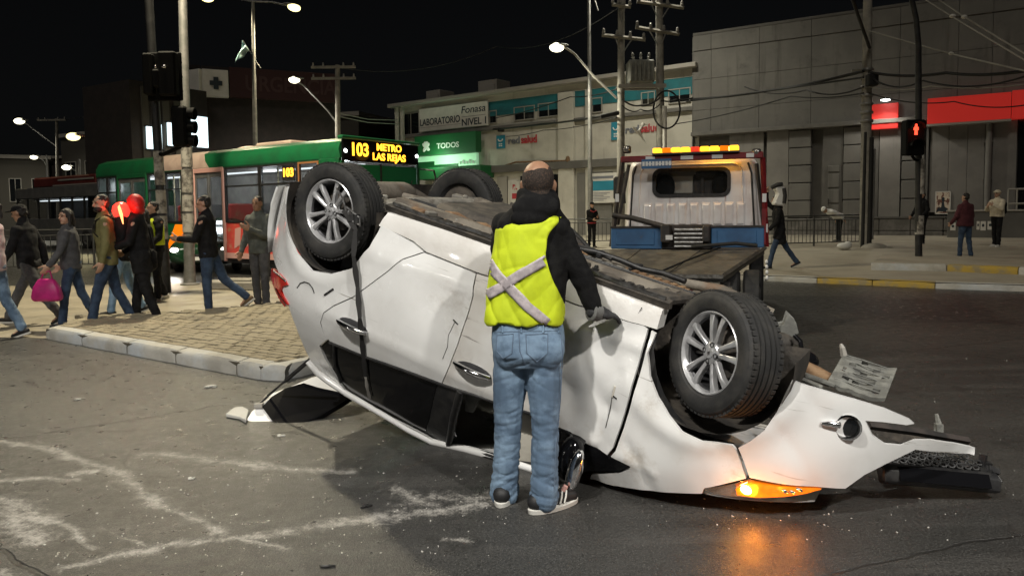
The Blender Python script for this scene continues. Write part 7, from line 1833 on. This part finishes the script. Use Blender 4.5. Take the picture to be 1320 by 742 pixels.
        mb = MB(); mb.ell(hd + hr @ V((0, -.012, .060)) * k, (.090 * k, .104 * k, .078 * k), hr); mb.lathe([(.086 * k, -.02), (.102 * k, -.016), (.104 * k, .02), (.088 * k, .026)], hd + hr @ V((0, -.008, .055)) * k, hr @ V((0, -.1, 1)), 20); blob('beanie', mb, beanie, .009, 2, (.004, 20, (1, 1, 1)), root)
    elif hair == 'short' or cap:
        mb = MB(); mb.ell(hd + hr @ V((0, -.022, .048)) * k, (.0775 * k, .090 * k, .080 * k), hr); mb.ell(hd + hr @ V((0, -.048, .005)) * k, (.072 * k, .060 * k, .070 * k), hr); blob('hair', mb, 'hair', .008, 1, (.010, 30, (1, 1, 1)), root)
    elif hair == 'long':
        mb = MB(); mb.ell(hd + hr @ V((0, -.022, .042)) * k, (.086 * k, .096 * k, .090 * k), hr); mb.ell(hd + hr @ V((0, -.060, -.03)) * k, (.088 * k, .060 * k, .11 * k), hr)
        for s in (-1, 1): mb.cap(hd + hr @ V((s * .076, -.01, .03)) * k, hd + hr @ V((s * .078, .005, -.15)) * k, .026 * k, .020 * k)
        mb.cap(hd + hr @ V((0, -.08, -.05)) * k, hd + hr @ V((0, -.085, -.20)) * k, .06 * k, .04 * k); blob('hair', mb, 'hair', .009, 1, (.006, 20, (1, 1, 1)), root)
    elif hair == 'tail':
        mb = MB(); mb.ell(hd + hr @ V((0, -.022, .042)) * k, (.084 * k, .096 * k, .090 * k), hr); mb.ell(hd + hr @ V((0, -.12, .04)) * k, (.04 * k, .05 * k, .04 * k), hr); mb.cap(hd + hr @ V((0, -.13, .03)) * k, hd + hr @ V((0, -.15, -.10)) * k, .035 * k, .02 * k); blob('hair', mb, 'hair', .009, 1, (.006, 20, (1, 1, 1)), root)
    if cap:
        mb = MB(); mb.ell(hd + hr @ V((0, -.008, .066)) * k, (.084 * k, .100 * k, .066 * k), hr); mb.ell(hd + hr @ V((0, .115, .052)) * k, (.066 * k, .075 * k, .010 * k), hr); blob('cap', mb, cap, .008, 2, parent=root)
    return dict(root=root, J=J, A=A, head=hd, hr=hr, k=k, neck=neck, pel=pel, tu=tu, tf=tf, tr=trt)
def wp(P, v): return P['root'].matrix_basis @ V(v)
LEFT, TOCAM, AWAY, RIGHTW = pi / 2, pi, 0, -pi / 2
WALK = ((.42, .10), (-.34, .30)); WALK2 = ((-.36, .32), (.40, .08)); SMALL = ((.22, .08), (-.18, .25))

# -- walkers at the left
P_ = person('person in pale pink hoodie and blue jeans cut off by the left picture edge', gp(-4, 437), LEFT + .15, 1.70, legs=SMALL, top='pale_pink_cloth', bottom='jeans', shoes='shoe_black', hair='tail', arms=((.1, .1, .5, .2), (.2, .1, .5, .2)))
P_ = person('person striding left in black jacket, grey trousers and a black cap', gp(42, 417), LEFT + .05, 1.74, lean=.10, legs=((-.42, .28), (.50, .06)), top='black_cloth', bottom='grey_cloth', cap='black_cloth', arms=((.35, .1, .4, .2), (-.3, .12, .3, .0)), skin='skin_dark', head=(0, .1))
P_ = person('woman with long dark hair in grey hoodie and blue jeans looking round', gp(96, 420), LEFT + .35, 1.60, lean=.04, legs=((.20, .1), (-.22, .2)), top='grey_cloth', bottom='jeans_dark', hair='long', head=(.85, 0), arms=((.30, .25, .35, .1), (.15, .15, .5, .2)), build=.93, skin='skin')
hnd = wp(P_, P_['A'][-1][2]); c = hnd + V((-.03, -.02, -.30))
bg_ = thing('handbag', 'bright magenta bag carried by the long haired woman', 'bag', c)
mb = MB(); mb.loft([[V((sx_ * w_, sy_ * d_, z_)) for sx_, sy_ in ((-1, -1), (1, -1), (1, 1), (-1, 1))] for z_, w_, d_ in ((-.17, .17, .05), (-.12, .19, .07), (.02, .16, .06), (.13, .10, .03))]); mb.build('bag_body', 'magenta', bg_, bevel=.02, smooth=60)
mb = MB(); mb.tube([V((-.07, 0, .12)), V((-.03, 0, .22)), V((.05, 0, .23)), V((.08, 0, .12))], .010, 6); mb.build('handle', 'magenta', bg_, smooth=60)
P_ = person('bearded man in olive green jacket and blue jeans with black backpack straps', gp(143, 420), LEFT + .55, 1.78, lean=.05, legs=((.32, .12), (-.20, .22)), top='olive_cloth', bottom='jeans_dark', head=(.45, 0), arms=((.05, .10, .25, .1), (-.15, .12, .3, .1)), build=1.12, shoes='shoe_black', hem=.82)
hd, hr, k = P_['head'], P_['hr'], P_['k']
mb = MB(); mb.ell(hd + hr @ V((0, .040, -.066)) * k, (.058 * k, .062 * k, .045 * k), hr); blob('beard', mb, 'hair', .009, 1, (.004, 25, (1, 1, 1)), P_['root'])
pk = thing('backpack', 'black backpack worn by the man in olive green', 'backpack', P_['root'].location, P_['root'].rotation_euler.z)
ch = P_['neck'] - P_['tu'] * .22
mb = MB(); mb.box(ch - P_['tf'] * .20, (.30, .16, .42)); mb.build('pack', 'black_cloth', pk, bevel=.06, smooth=60)
for s in (-1, 1):
    mb = MB(); mb.tube([ch + V((s * .11, -.12, .16)), ch + V((s * .13, -.02, .215)), ch + V((s * .135, .115, .14)), ch + V((s * .14, .14, -.02)), ch + V((s * .16, .04, -.14)), ch + V((s * .12, -.14, -.16))], .022, 8, flat=.4); mb.build('strap', 'black_cloth', pk, smooth=60)
P_ = person('person in light blue jeans mostly hidden behind the red hooded walker', gp(160, 405), LEFT + .2, 1.66, legs=SMALL, top='black_cloth', bottom='jeans_light', hair='long', build=.95)
RH = person('person in long black coat with red lit hood walking left', gp(186, 417), LEFT + .25, 1.76, lean=.06, legs=((-.12, .22), (.18, .05)), top='black_cloth', bottom='black_cloth', hood='red_hood', hem=.70, arms=((.3, .15, 1.1, .5), (.2, .15, .9, .4)), build=1.1, skirt=.25)
c = at(186, 335, wp(RH, RH['pel']).y + .15); sb = thing('shoulder_bag', 'black shoulder bag at the hip of the red hooded walker', 'bag', c)
mb = MB(); mb.box((0, 0, 0), (.34, .16, .30)); mb.build('bag_body', 'black_cloth', sb, bevel=.05, smooth=60); mb = MB(); mb.tube([V((-.15, 0, .14)), V((-.12, -.05, .45)), V((-.05, -.05, .62)), V((.08, 0, .45)), V((.15, 0, .14))], .012, 6); mb.build('strap', 'black_cloth', sb, smooth=60)
c = at(156, 272, wp(RH, RH['head']).y - .10); rl = thing('warning_lamp', 'glowing red lamp with an orange flash held before the red hooded walker', 'lamp', c)
mb = MB(); mb.lathe([(.03, -.10), (.09, -.07), (.115, .0), (.10, .07), (.05, .115), (.0, .125)], (0, 0, 0), (0, 0, 1), 20); mb.build('lens', 'red_lens', rl, smooth=60)
rl.children[0].data.materials[0] = M['glow_red']
mb = MB(); mb.loft([[V((x_, y_, z_)) for y_ in (-.13, -.115)] for x_, z_ in ()] or [[V((.045, -.12, .09)), V((.02, -.12, .05)), V((.05, -.12, .05))], [V((.07, -.13, -.01)), V((.04, -.13, -.03)), V((.09, -.13, -.04))], [V((.085, -.12, -.16)), V((.075, -.12, -.17)), V((.09, -.12, -.18))]]); mb.build('flash', 'flash_orange', rl, smooth=60)
mb = MB(); mb.cyl((0, 0, -.22), (0, 0, -.07), .03, n=10); mb.build('handle', 'black_plastic', rl, smooth=50)
point_light('warning_light', c + V((.09, -.17, .03)), 2.8, (1, .06, .03), .06)
P_ = person('person in pale yellow reflective vest behind the black signal pole', gp(203, 388), LEFT + 1.0, 1.74, top='black_cloth', bottom='black_cloth', head=(-.2, 0), legs=((.12, .1), (-.15, .2)), shoes='shoe_white', arms=((.2, .1, .7, .3), (.1, .1, .4, .2)))
mb = MB(); vc = P_['neck'] - P_['tu'] * .26; mb.loft(torso_rings(P_['pel'] + P_['tu'] * .06, P_['neck'] - P_['tu'] * .03, [(0, .19, .138, 0), (.5, .195, .148, .01), (.85, .165, .132, .005), (1, .13, .10, 0)], P_['tf'], P_['tr'])); blob('reflective_vest', mb, 'hivis', .014, 2, parent=P_['root'])
for s in (-1, 1): mb = MB(); mb.tube([vc + V((s * .09, .16, -.2)), vc + V((s * .09, .168, .02)), vc + V((s * .09, .13, .18))], .022, 6, flat=.4); mb.build('tape', 'hivis_tape', P_['root'])
P_ = person('short dark haired person peering between the red hood and the signal pole', gp(190, 392), LEFT + .9, 1.60, top='black_cloth', bottom='black_cloth', hair='long', legs=((.1, .1), (-.1, .15)))
PH = person('man in black jacket and jeans walking left while filming with a phone', gp(272, 408), LEFT + .10, 1.77, lean=.02, legs=((.02, .06), (-.42, .45)), top='black_cloth', bottom='jeans_dark', shoes='shoe_tan', hair='short', arms=((.40, .12, 1.25, .25), (.25, .12, 1.35, .35)), head=(.1, .12), build=1.12)
w = wp(PH, PH['A'][1][2]); c = at(263, 300, w.y - .06); ph = thing('phone', 'dark phone held up by the man in black jacket', 'phone', c)
mb = MB(); mb.box((0, 0, 0), (.02, .08, .15), Matrix.Rotation(.4, 4, 'Y')); mb.build('case', 'black_gloss', ph, bevel=.006); mb = MB(); mb.box((-.012, 0, .0), (.003, .07, .135), Matrix.Rotation(.4, 4, 'Y')); mb.build('screen', 'bus_inlight', ph)
P_ = person('man in grey green sweater holding a phone beside the wrecked car tail', gp(337, 397), TOCAM - .35, 1.78, legs=((.05, .05), (-.04, .08)), top='grey_green_cloth', bottom='grey_cloth', skin='skin_dark', arms=((.5, .1, 1.6, .5), (.1, .12, .3, .1)), head=(.2, .05), build=1.05)

# -- people on the right and beyond
def on_walk(px, py, z0=.2):
    p = gp(px, py, z0)
    for _ in range(6): p = gp(px, py, walk_z((p.x, p.y)))
    p.z = walk_z((p.x, p.y)); return p
P_ = person('person in dark jacket with red trim standing left of the tow truck', on_walk(763, 319), TOCAM + .4, 1.66, top='black_cloth', bottom='black_cloth', arms=((.3, .15, 1.5, .5), (.25, .1, 1.2, .5)), cap='black_cloth', hem=.88)
mb = MB(); mb.lathe([(.176, -.02), (.186, 0), (.176, .02)], P_['pel'] + P_['tu'] * .02, (0, 0, 1), 20); mb.v = [(x, (y - P_['pel'].y) * .75 + P_['pel'].y, z) for x, y, z in mb.v]; mb.build('red_trim', 'ink_red', P_['root'], smooth=60)
mb = MB(); mb.tube([P_['neck'] + V((-.12, .12, -.06)), P_['neck'] + V((0, .15, -.12)), P_['neck'] + V((.12, .12, -.06))], .02); mb.build('red_trim', 'ink_red', P_['root'], smooth=60)
PC = person('person in long black coat striding left behind the tow truck', on_walk(1004, 346, .13), RIGHTW + 3.0, 1.72, lean=.08, legs=((.34, .10), (-.42, .20)), top='black_cloth', bottom='jeans_dark', hair='long', hem=.60, skirt=.35, arms=((.3, .2, .6, .2), (2.3, .1, .9, .2)), head=(0, .05))
c = at(1003, 252, wp(PC, PC['head']).y - .1); sl = thing('car_panel', 'white curved panel with black edge carried beside the black coat walker', 'panel', c)
mb = MB()
pr = [(-.13, -.20), (-.02, -.23), (.13, -.24), (.14, .0), (.13, .17), (.06, .26), (-.06, .26), (-.10, .15), (-.03, .05)]
mb.prism(pr, lambda u, v, d: V((u, d, v)), -.10, .10); mb.build('shell', 'plate_white', sl, bevel=.025)
mb = MB(); mb.tube([V((.10, -.11, -.18)), V((.115, -.12, .0)), V((.09, -.11, .16))], .045, 8); mb.tube([V((-.16, -.02, .18)), V((-.05, -.09, .24)), V((.06, -.08, .25))], .05, 8); mb.build('black_edge', 'black_plastic', sl, smooth=60)
P_ = person('person in white top bending over behind the guard railing', on_walk(1082, 311), LEFT + .2, 1.66, lean=1.15, legs=((.15, .15), (.05, .1)), top='white_cloth', bottom='black_cloth', beanie='white_cloth', arms=((.1, .1, .2, 0), (.1, .1, .2, 0)))
P_ = person('person in black jacket half hidden behind the red lamp signal pole', on_walk(1188, 314), LEFT + .3, 1.70, top='black_cloth', bottom='black_cloth', hair='short', legs=((.1, .05), (-.1, .1)), arms=((.1, .25, .8, .5), (.1, .3, .6, .3)), puffy=1.12)
P_ = person('person in dark maroon hoodie seen from behind on the right pavement', on_walk(1243, 333), .35, 1.62, top='maroon_cloth', bottom='jeans_dark', hair='short', legs=((.08, .05, .05), (-.06, .1, .05)), arms=((.15, .25, .7, .4), (.1, .22, .5, .2)), puffy=1.12, build=1.12)
P_ = person('person in cream puffy jacket and cream bobble hat by the low wall', on_walk(1284, 318), LEFT + .4, 1.70, top='cream_cloth', bottom='black_cloth', shoes='shoe_white', beanie='cream_cloth', arms=((.6, .2, 1.7, .5), (.5, .2, 1.6, .5)), puffy=1.15, legs=((.08, .02), (-.08, .05)), hem=.93)
c = P_['root'].matrix_basis @ (P_['neck'] - P_['tf'] * .20 - P_['tu'] * .28); bk = thing('backpack', 'small black backpack worn over the cream puffy jacket', 'backpack', c, P_['root'].rotation_euler.z)
mb = MB(); mb.box((0, 0, 0), (.28, .16, .38)); mb.build('pack', 'black_cloth', bk, bevel=.05, smooth=60)
mb = MB(); a = on_walk(1088, 322); mb.ell((0, 0, .11), (.22, .16, .11)); mb.ell((.12, .02, .17), (.12, .1, .09)); o = mb.build('white_bag', 'white_cloth', smooth=180); o.location = a; tag(o, 'white plastic bag lying at the foot of the guard railing', 'bag')

def smooth_edge(bm, it=8):
    """evens out the cut edge of a garment"""
    bm.edges.ensure_lookup_table(); nb = {}
    for e in bm.edges:
        if len(e.link_faces) == 1:
            for v in e.verts: nb.setdefault(v, []).append(e.other_vert(v))
    for _ in range(it):
        new = {v: v.co * .4 + (n[0].co + n[1].co) * .3 for v, n in nb.items() if len(n) == 2}
        for v, c in new.items(): v.co = c
# ------------------------------------------------------------------ the worker in the high visibility vest
base = gp(684, 655); HY = base.y
hero = thing('person', 'balding worker in yellow reflective vest and jeans leaning a gloved hand on the wreck', 'person', (0, 0, 0), 0, None)
sc = HY / FPX
def hp(px, py, dy=0.0): return at(px, py, HY + dy)
hdC = hp(694, 240, .03); HR = rzm(-.12) @ rx(.12)
footL, footR = gp(644, 652), gp(706, 661)
anL, anR = hp(650, 632, .10), hp(702, 638, -.03); knL, knR = hp(655, 545, .05), hp(703, 545, -.02); hipL, hipR = hp(660, 440, .03), hp(702, 440, .01)
shL, shR = hp(652, 291, .09), hp(722, 292, .0); elR, wrR = hp(752, 350, .08), hp(768, 396, .36); elL, wrL = hp(645, 352, .27), hp(652, 392, .46)
_s = CM @ cat_(788, 412, .0)
hpw = at(812, 408, _s.y - .01)
wrR = at(768, 402, _s.y - .13)
elR = hp(748, 352, .02)
ngk = hp(692, 258, .02)
RT3, FW3, UP3 = V((1, 0, 0)), V((0, 1, 0)), V((0, 0, 1))
mb = MB()
mb.loft(torso_rings(hp(681, 452, .02), hp(690, 268, .03), [(0, .15, .10, 0), (.3, .155, .10, 0), (.6, .16, .105, 0), (.85, .17, .10, 0), (.97, .10, .07, 0), (1, .06, .055, 0)], FW3, RT3))
mb.cap(ngk, hdC - UP3 * .05, .058, .054)
for c_, r_ in (((0, -.014, .034), (.076, .094, .090)), ((0, .024, -.040), (.058, .066, .072)), ((0, .064, -.088), (.027, .022, .021)), ((0, -.05, -.05), (.062, .05, .055))): mb.ell(hdC + HR @ V(c_), r_, HR, 24, 16)
mb.cap(hdC + HR @ V((0, .086, .018)), hdC + HR @ V((0, .106, -.022)), .009, .014, 8)
for s in (-1, 1):
    mb.ell(hdC + HR @ V((s * .077, -.004, -.004)), (.010, .021, .033), HR); mb.ell(hdC + HR @ V((s * .083, -.012, .006)), (.008, .012, .022), HR); mb.ell(hdC + HR @ V((s * .030, .080, .030)), (.024, .012, .009), HR)
for a, b, r0, r1 in ((shL, elL, .045, .036), (elL, wrL, .036, .027), (shR, elR, .045, .036), (elR, wrR, .036, .027), (hipL, knL, .075, .05), (knL, anL, .05, .034), (hipR, knR, .075, .05), (knR, anR, .05, .034)): mb.cap(a, b, r0, r1)
dR = (hpw - wrR).normalized(); dL = (wrL - elL).normalized()
hand_prims(mb, wrR, dR, V((0, .35, -1)), V((-.5, .8, 0)), 1.0, .30, .95); hand_prims(mb, wrL, dL, V((0, .3, -1)), V((1, .2, 0)), 1.0, .5, .95)
for an, ft in ((anL, footL), (anR, footR)): mb.cap(an, V((ft.x, ft.y + .03, .06)), .034, .03)
blob('body', mb, 'skin_dark', .0065, 2, parent=hero)
for s in (-1, 1):
    mb = MB(); mb.ell(hdC + HR @ V((s * .030, .0865, .012)), (.012, .006, .006), HR, 10, 6); mb.build('eye', 'eye', hero, smooth=180)
    mb = MB(); mb.tube([hdC + HR @ V((s * x_, y_, z_)) for x_, y_, z_ in ((.014, .092, .036), (.030, .092, .041), (.048, .082, .036))], .0045, 6); mb.build('eyebrow', 'hair', hero, smooth=60)
mb = MB(); mb.ell(hdC + HR @ V((0, .083, -.052)), (.022, .009, .008), HR, 10, 6); mb.build('mouth', 'lips', hero, smooth=180)
# cropped hair round a bare crown
mb = MB(); mb.ell(hdC + HR @ V((0, -.016, .033)), (.0785, .0965, .0925), HR, 40, 26); mb.ell(hdC + HR @ V((0, -.050, -.036)), (.066, .054, .058), HR, 30, 18)
ha = blob('hair', mb, 'hair_short', .006, 1, (.0012, 60, (1, 1, 1)), hero)
bm = bmesh.new(); bm.from_mesh(ha.data); Hi = HR.transposed(); dl = []
for f in bm.faces:
    q = Hi @ (f.calc_center_median() - hdC); e = .012 * noise.noise(q * 40)
    if (q - V((-.012, -.030, .122))).length < .074 + e or (q.y > .045 + e and q.z > -.2) or (q.z < -.066 + e) or (q.y > .015 and q.z < .0) or (abs(q.x) > .066 and abs(q.y + .004) < .02 and q.z < .035) or (abs(q.x) < .05 and q.y > 0.0 and q.z > .075 + e): dl.append(f)
bmesh.ops.delete(bm, geom=dl, context='FACES'); smooth_edge(bm, 3); bm.to_mesh(ha.data); bm.free()
# black fleece with a stand-up hood collar
mb = MB()
mb.loft(torso_rings(hp(680, 425, .02), hp(690, 262, .03), [(0, .176, .120, 0), (.3, .178, .122, 0), (.62, .180, .125, .0), (.86, .180, .112, 0), (.96, .12, .085, 0), (1, .085, .075, 0)], FW3, RT3))
mb.cap(shR - RT3 * .025, elR, .066, .056); mb.cap(elR, wrR, .057, .043); mb.cap(shL, elL, .068, .056); mb.cap(elL, wrL, .064, .046)
mb.ell(shR + V((-.018, 0, -.01)), (.062, .08, .066)); mb.ell(shL + V((0, 0, -.01)), (.075, .09, .08))
mb.lathe([(.118, -.06), (.112, .0), (.098, .05), (.090, .066), (.080, .060), (.082, .0), (.08, -.06)], hp(692, 262, .03), (.03, .16, 1), 26)
mb.ell(hp(690, 266, -.055), (.118, .050, .062), rx(-.3)); mb.ell(hp(683, 281, -.070), (.095, .035, .045))
blob('fleece', mb, 'black_fleece', .0085, 2, (.008, 8, (1, 1, 1.6)), hero)
# jeans, worn and creased
mb = MB()
mb.loft(torso_rings(hp(681, 470, .02), hp(680, 408, .02), [(0, .130, .095, -.02), (.25, .178, .128, -.022), (.6, .182, .130, -.014), (1, .172, .118, 0)], FW3, RT3))
for s, hi, kn, an in ((-1, hipL, knL, anL), (1, hipR, knR, anR)):
    mb.cap(hi + V((-.012 if s > 0 else .0, -.01, -.02)), kn, .100, .071); mb.cap(kn, an + (kn - an) * .10, .071, .068); mb.cap(an + (kn - an) * .22, an - V((0, 0, .012)), .070, .076)
    mb.ell(hi + V((s * .01, -.075, -.03)), (.085, .06, .10))
je = blob('jeans', mb, 'jeans', .0070, 2, None, hero)
zk_ = (knL.z + knR.z) / 2
for v, q in [(v, v.normal.copy()) for v in je.data.vertices]:
    p = v.co; leg = -1 if p.x < (hipL.x + hipR.x) / 2 else 1; ph_ = 1.7 if leg > 0 else 0
    bend = noise.noise(V((p.x * 5, p.y * 5, ph_)))
    stack = max(0, 1 - abs(p.z - .14) / .20); knee = max(0, 1 - abs(p.z - zk_ + .02) / .17); seat = max(0, 1 - abs(p.z - hipL.z + .12) / .12)
    def rdg(sx, sy, sz, o): return max(0, 1 - abs(noise.noise(V((p.x * sx + o, p.y * sy, p.z * sz + p.x * 5 * leg + ph_)))) * 2.6) ** 2
    d = -(.0065 * stack + .0045 * knee + .0045 * seat + .001) * rdg(6, 6, 17, 1) - (.0045 * stack + .003 * knee + .001) * rdg(9, 9, 30, 7) + .0045 * noise.noise(V((p.x * 7, p.y * 7, p.z * 3.5))) + .003 * stack
    v.co = p + q * d
je.data.update()
def on_back(px, py, dy=-.14): return hp(px, py, dy)
def drape(pts, m, name, target, parent, r=.004, off=.003, flat=1.0):
    """a seam laid on the surface of a garment, following its mesh as seen from behind"""
    out = []
    for x_, y_ in dense([V((a, b, 0)) for a, b in pts], 6) and [(q.x, q.y) for q in dense([V((a, b, 0)) for a, b in pts], 6)]:
        d = ray(x_, y_).normalized(); hit, loc, nn, _ = target.ray_cast(EYE, d)
        if hit: out.append(loc + nn * off)
    if len(out) > 1: mb = MB(); mb.tube(out, r, 6, flat=flat); return mb.build(name, m, parent, smooth=60)
mk('denim_seam', (.10, .14, .20), .9)
for pts in ([(641, 432), (662, 430)], [(641, 432), (640, 452), (649, 462), (660, 455), (662, 430)], [(678, 431), (706, 430)], [(678, 431), (679, 455), (692, 466), (706, 455), (706, 430)], [(669, 424), (670, 452), (677, 470)], [(631, 428), (668, 427), (728, 426)], [(722, 430), (727, 470), (722, 520), (716, 575), (714, 630)]):
    drape(pts, 'denim_seam', 'seam', je, hero, .0022, .001)
for x_ in (648, 672, 700, 720): drape([(x_, 419), (x_, 429)], 'jeans', 'belt_loop', je, hero, .005, .003)
# shoes with pale soles and three stripes
for nm, an, ft, yw in (('l', anL, footL, -.25), ('r', anR, footR, -1.0)):
    q = rzm(yw); c = V((an.x, an.y, .085)); 
    if nm == 'l': c = V((anL.x, footL.y + .06, .085))
    else: c = V((anR.x + .0, footR.y + .035, .085))
    mb = MB(); mb.cap(c + q @ V((0, -.05, -.030)), c + q @ V((0, .03, -.030)), .046, .046); mb.cap(c + q @ V((0, .03, -.032)), c + q @ V((0, .165, -.045)), .044, .033); mb.cap(c + V((0, 0, .0)), c + q @ V((0, .02, -.02)), .048, .046)
    so = blob('shoe', mb, 'shoe_black', .007, 2, parent=hero)
    mb = MB(); ring = []
    for zz, e in ((-.083, .0), (-.062, .003), (-.058, -.004)):
        ring.append([c + q @ V(((.050 + e) * cos(t) * (1 - .12 * sin(t)), .055 + (.148 + e) * sin(t), zz)) for t in [2 * pi * j / 26 for j in range(26)]])
    mb.loft(ring); mb.build('sole', 'shoe_sole', so, smooth=50)
    for k in range(3):
        for sgn in (-1, 1):
            mb = MB(); mb.tube([c + q @ V((sgn * .047, .035 + .026 * k, -.050)), c + q @ V((sgn * .046, .045 + .026 * k, -.022)), c + q @ V((sgn * .030, .060 + .026 * k, .002))], .0045, 6); mb.build('stripe', 'shoe_sole', so, smooth=60)
# vest
mb = MB()
mb.loft(torso_rings(hp(678, 415, .02), hp(690, 272, .03), [(0, .196, .142, 0), (.08, .200, .146, 0), (.3, .196, .142, 0), (.62, .192, .142, .0), (.84, .186, .132, 0), (.95, .145, .112, 0), (1, .10, .09, 0)], FW3, RT3))
mb.ell(shR + V((-.055, 0, .012)), (.07, .10, .062)); mb.ell(shL + V((.045, 0, .012)), (.07, .10, .062))
ve = blob('reflective_vest', mb, 'hivis', .0070, 2, None, hero)
for v, q in [(v, v.normal.copy()) for v in ve.data.vertices]:
    p = v.co; u = p.x * 1.0; low = max(0, min(1, (1.45 - p.z) / .5))
    rg = max(0, 1 - abs(noise.noise(V((p.x * 9 + p.z * 3, p.y * 9, p.z * 2.6)))) * 2.4) ** 2; rg2 = max(0, 1 - abs(noise.noise(V((p.x * 7 - p.z * 6, p.y * 7, p.z * 7 + 4)))) * 3) ** 2; v.co = p + q * (.008 * low * sin(u * 40 + 3 * noise.noise(V((p.x * 4, p.y * 4, p.z * 2.5)))) + .009 * noise.noise(V((p.x * 6, p.y * 6, p.z * 3))) - (.004 + .005 * low) * rg - .004 * rg2); 
bm = bmesh.new(); bm.from_mesh(ve.data); nk = hp(690, 258, -.05); dl = []
aR = shR + V((.055, 0, -.05)); aL = shL + V((-.055, 0, -.05))
for f in bm.faces:
    c = f.calc_center_median()
    if c.z < hp(678, 421).z: dl.append(f); continue
    e = (c - nk); 
    if math.hypot(e.x / .105, e.z / .075) < 1 and c.y < HY + .3: dl.append(f); continue
    dd_ = c - EYE; ppx = CXP + FPX * dd_.dot(RIGHT) / dd_.dot(FWD); ppy = CYP - FPX * dd_.dot(UP) / dd_.dot(FWD)
    if ppx > interp(ppy, [262, 278, 284, 301, 331, 358, 392, 410], [728, 727, 722, 706, 703, 711, 727, 760]) or (c.y > HY + .10 and math.hypot((c.x - aL.x) / .075, (c.z - aL.z) / .20) < 1): dl.append(f)
bmesh.ops.delete(bm, geom=dl, context='FACES'); smooth_edge(bm, 14); bm.to_mesh(ve.data); bm.free(); ve.data.update()
so_ = ve.modifiers.new('t', 'SOLIDIFY'); so_.thickness = .004; so_.offset = 1
def tape(pts, wpx, name='reflective_tape', m='hivis_tape', tgt=None):
    """a band of tape laid on the back of the vest"""
    L_ = []; n_ = 26
    P0 = [V((a, b, 0)) for a, b in pts]; q = dense(P0, max(2, n_ // (len(P0) - 1)))
    rows = []
    for i, c in enumerate(q):
        t = (q[min(i + 1, len(q) - 1)] - q[max(0, i - 1)]).normalized(); nn = V((-t.y, t.x, 0)); row = []
        for k in (-1, -.5, 0, .5, 1):
            x_, y_ = c.x + nn.x * wpx / 2 * k, c.y + nn.y * wpx / 2 * k; hit, loc, nr, _ = (tgt or ve).ray_cast(EYE, ray(x_, y_).normalized())
            row.append(loc + nr * .0065 if hit and loc.y < HY + .16 else None)
        rows.append(row)
    mb = MB(); idx = {}
    for i, r in enumerate(rows):
        for j, p in enumerate(r):
            if p is not None: idx[(i, j)] = len(mb.v); mb.v.append(tuple(p))
    for i in range(len(rows) - 1):
        for j in range(4):
            kk = [(i, j), (i + 1, j), (i + 1, j + 1), (i, j + 1)]
            if all(a in idx for a in kk):
                ps = [V(mb.v[idx[a]]) for a in kk]
                if max((ps[a] - ps[(a + 1) % 4]).length for a in range(4)) < .06: mb.f.append([idx[a] for a in kk]); mb.m.append(0)
    o = mb.build(name, m, hero, smooth=180); o.modifiers.new('t', 'SOLIDIFY').thickness = .002; return o
bpy.context.view_layer.update()
tape([(629, 380), (645, 371), (672, 353), (705, 334)], 12.5)
tape([(629, 334), (640, 352), (655, 368), (680, 395), (706, 416)], 12.5)
mk('vest_binding', (.50, .66, .03), .8)
# gloves
for w_, d_, n_, s_, cu in ((wrR, dR, V((0, .35, -1)), V((-.5, .8, 0)), .30), (wrL, dL, V((0, .3, -1)), V((1, .2, 0)), .5)):
    mb = MB(); hand_prims(mb, w_, d_, n_, s_, 1.04, cu, 1.28); gl = blob('glove', mb, 'glove', .0052, 1, (.002, 30, (1, 1, 1)), hero)
    mb = MB(); mb.lathe([(.040, -.035), (.046, -.030), (.043, -.02), (.047, -.010), (.043, .0), (.046, .010), (.040, .022)], w_ + d_ * .0, d_, 18, caps=True); mb.build('cuff', 'glove_cuff', gl, smooth=60)
# ------------------------------------------------------------------ street lamps of the near kerb, which light the wreck from behind the camera
for x_, y_, en, lab in ((-27, -9.6, 7000, 'farther street lamp on a steel pole along the road to the left'), (-37, -12.5, 9000, 'farthest street lamp on a steel pole along the road to the left'), (-5.2, -2.6, 3700, 'near street lamp on a steel pole left of the viewpoint'), (6.0, -4.5, 4800, 'near street lamp on a steel pole right of the viewpoint')):
    t = thing('street_lamp', lab, 'street lamp', (x_, y_, 0)); tp = V((0, 0, 8.4))
    mb = MB(); mb.cyl((0, 0, 0), tp, .11, .07, 12); mb.build('pole', 'pole_steel', t, smooth=50)
    dx = -1 if x_ > 0 else 1
    mb = MB(); mb.tube([tp, tp + V((dx * .6, .2, .35)), tp + V((dx * 1.3, .6, .45))], .04); mb.build('arm', 'pole_steel', t, smooth=50)
    lamp_head(t, tp + V((dx * 1.5, .7, .44)), (dx, .5, 0), 'lamp_white', en, (1, .965, .90), .3)
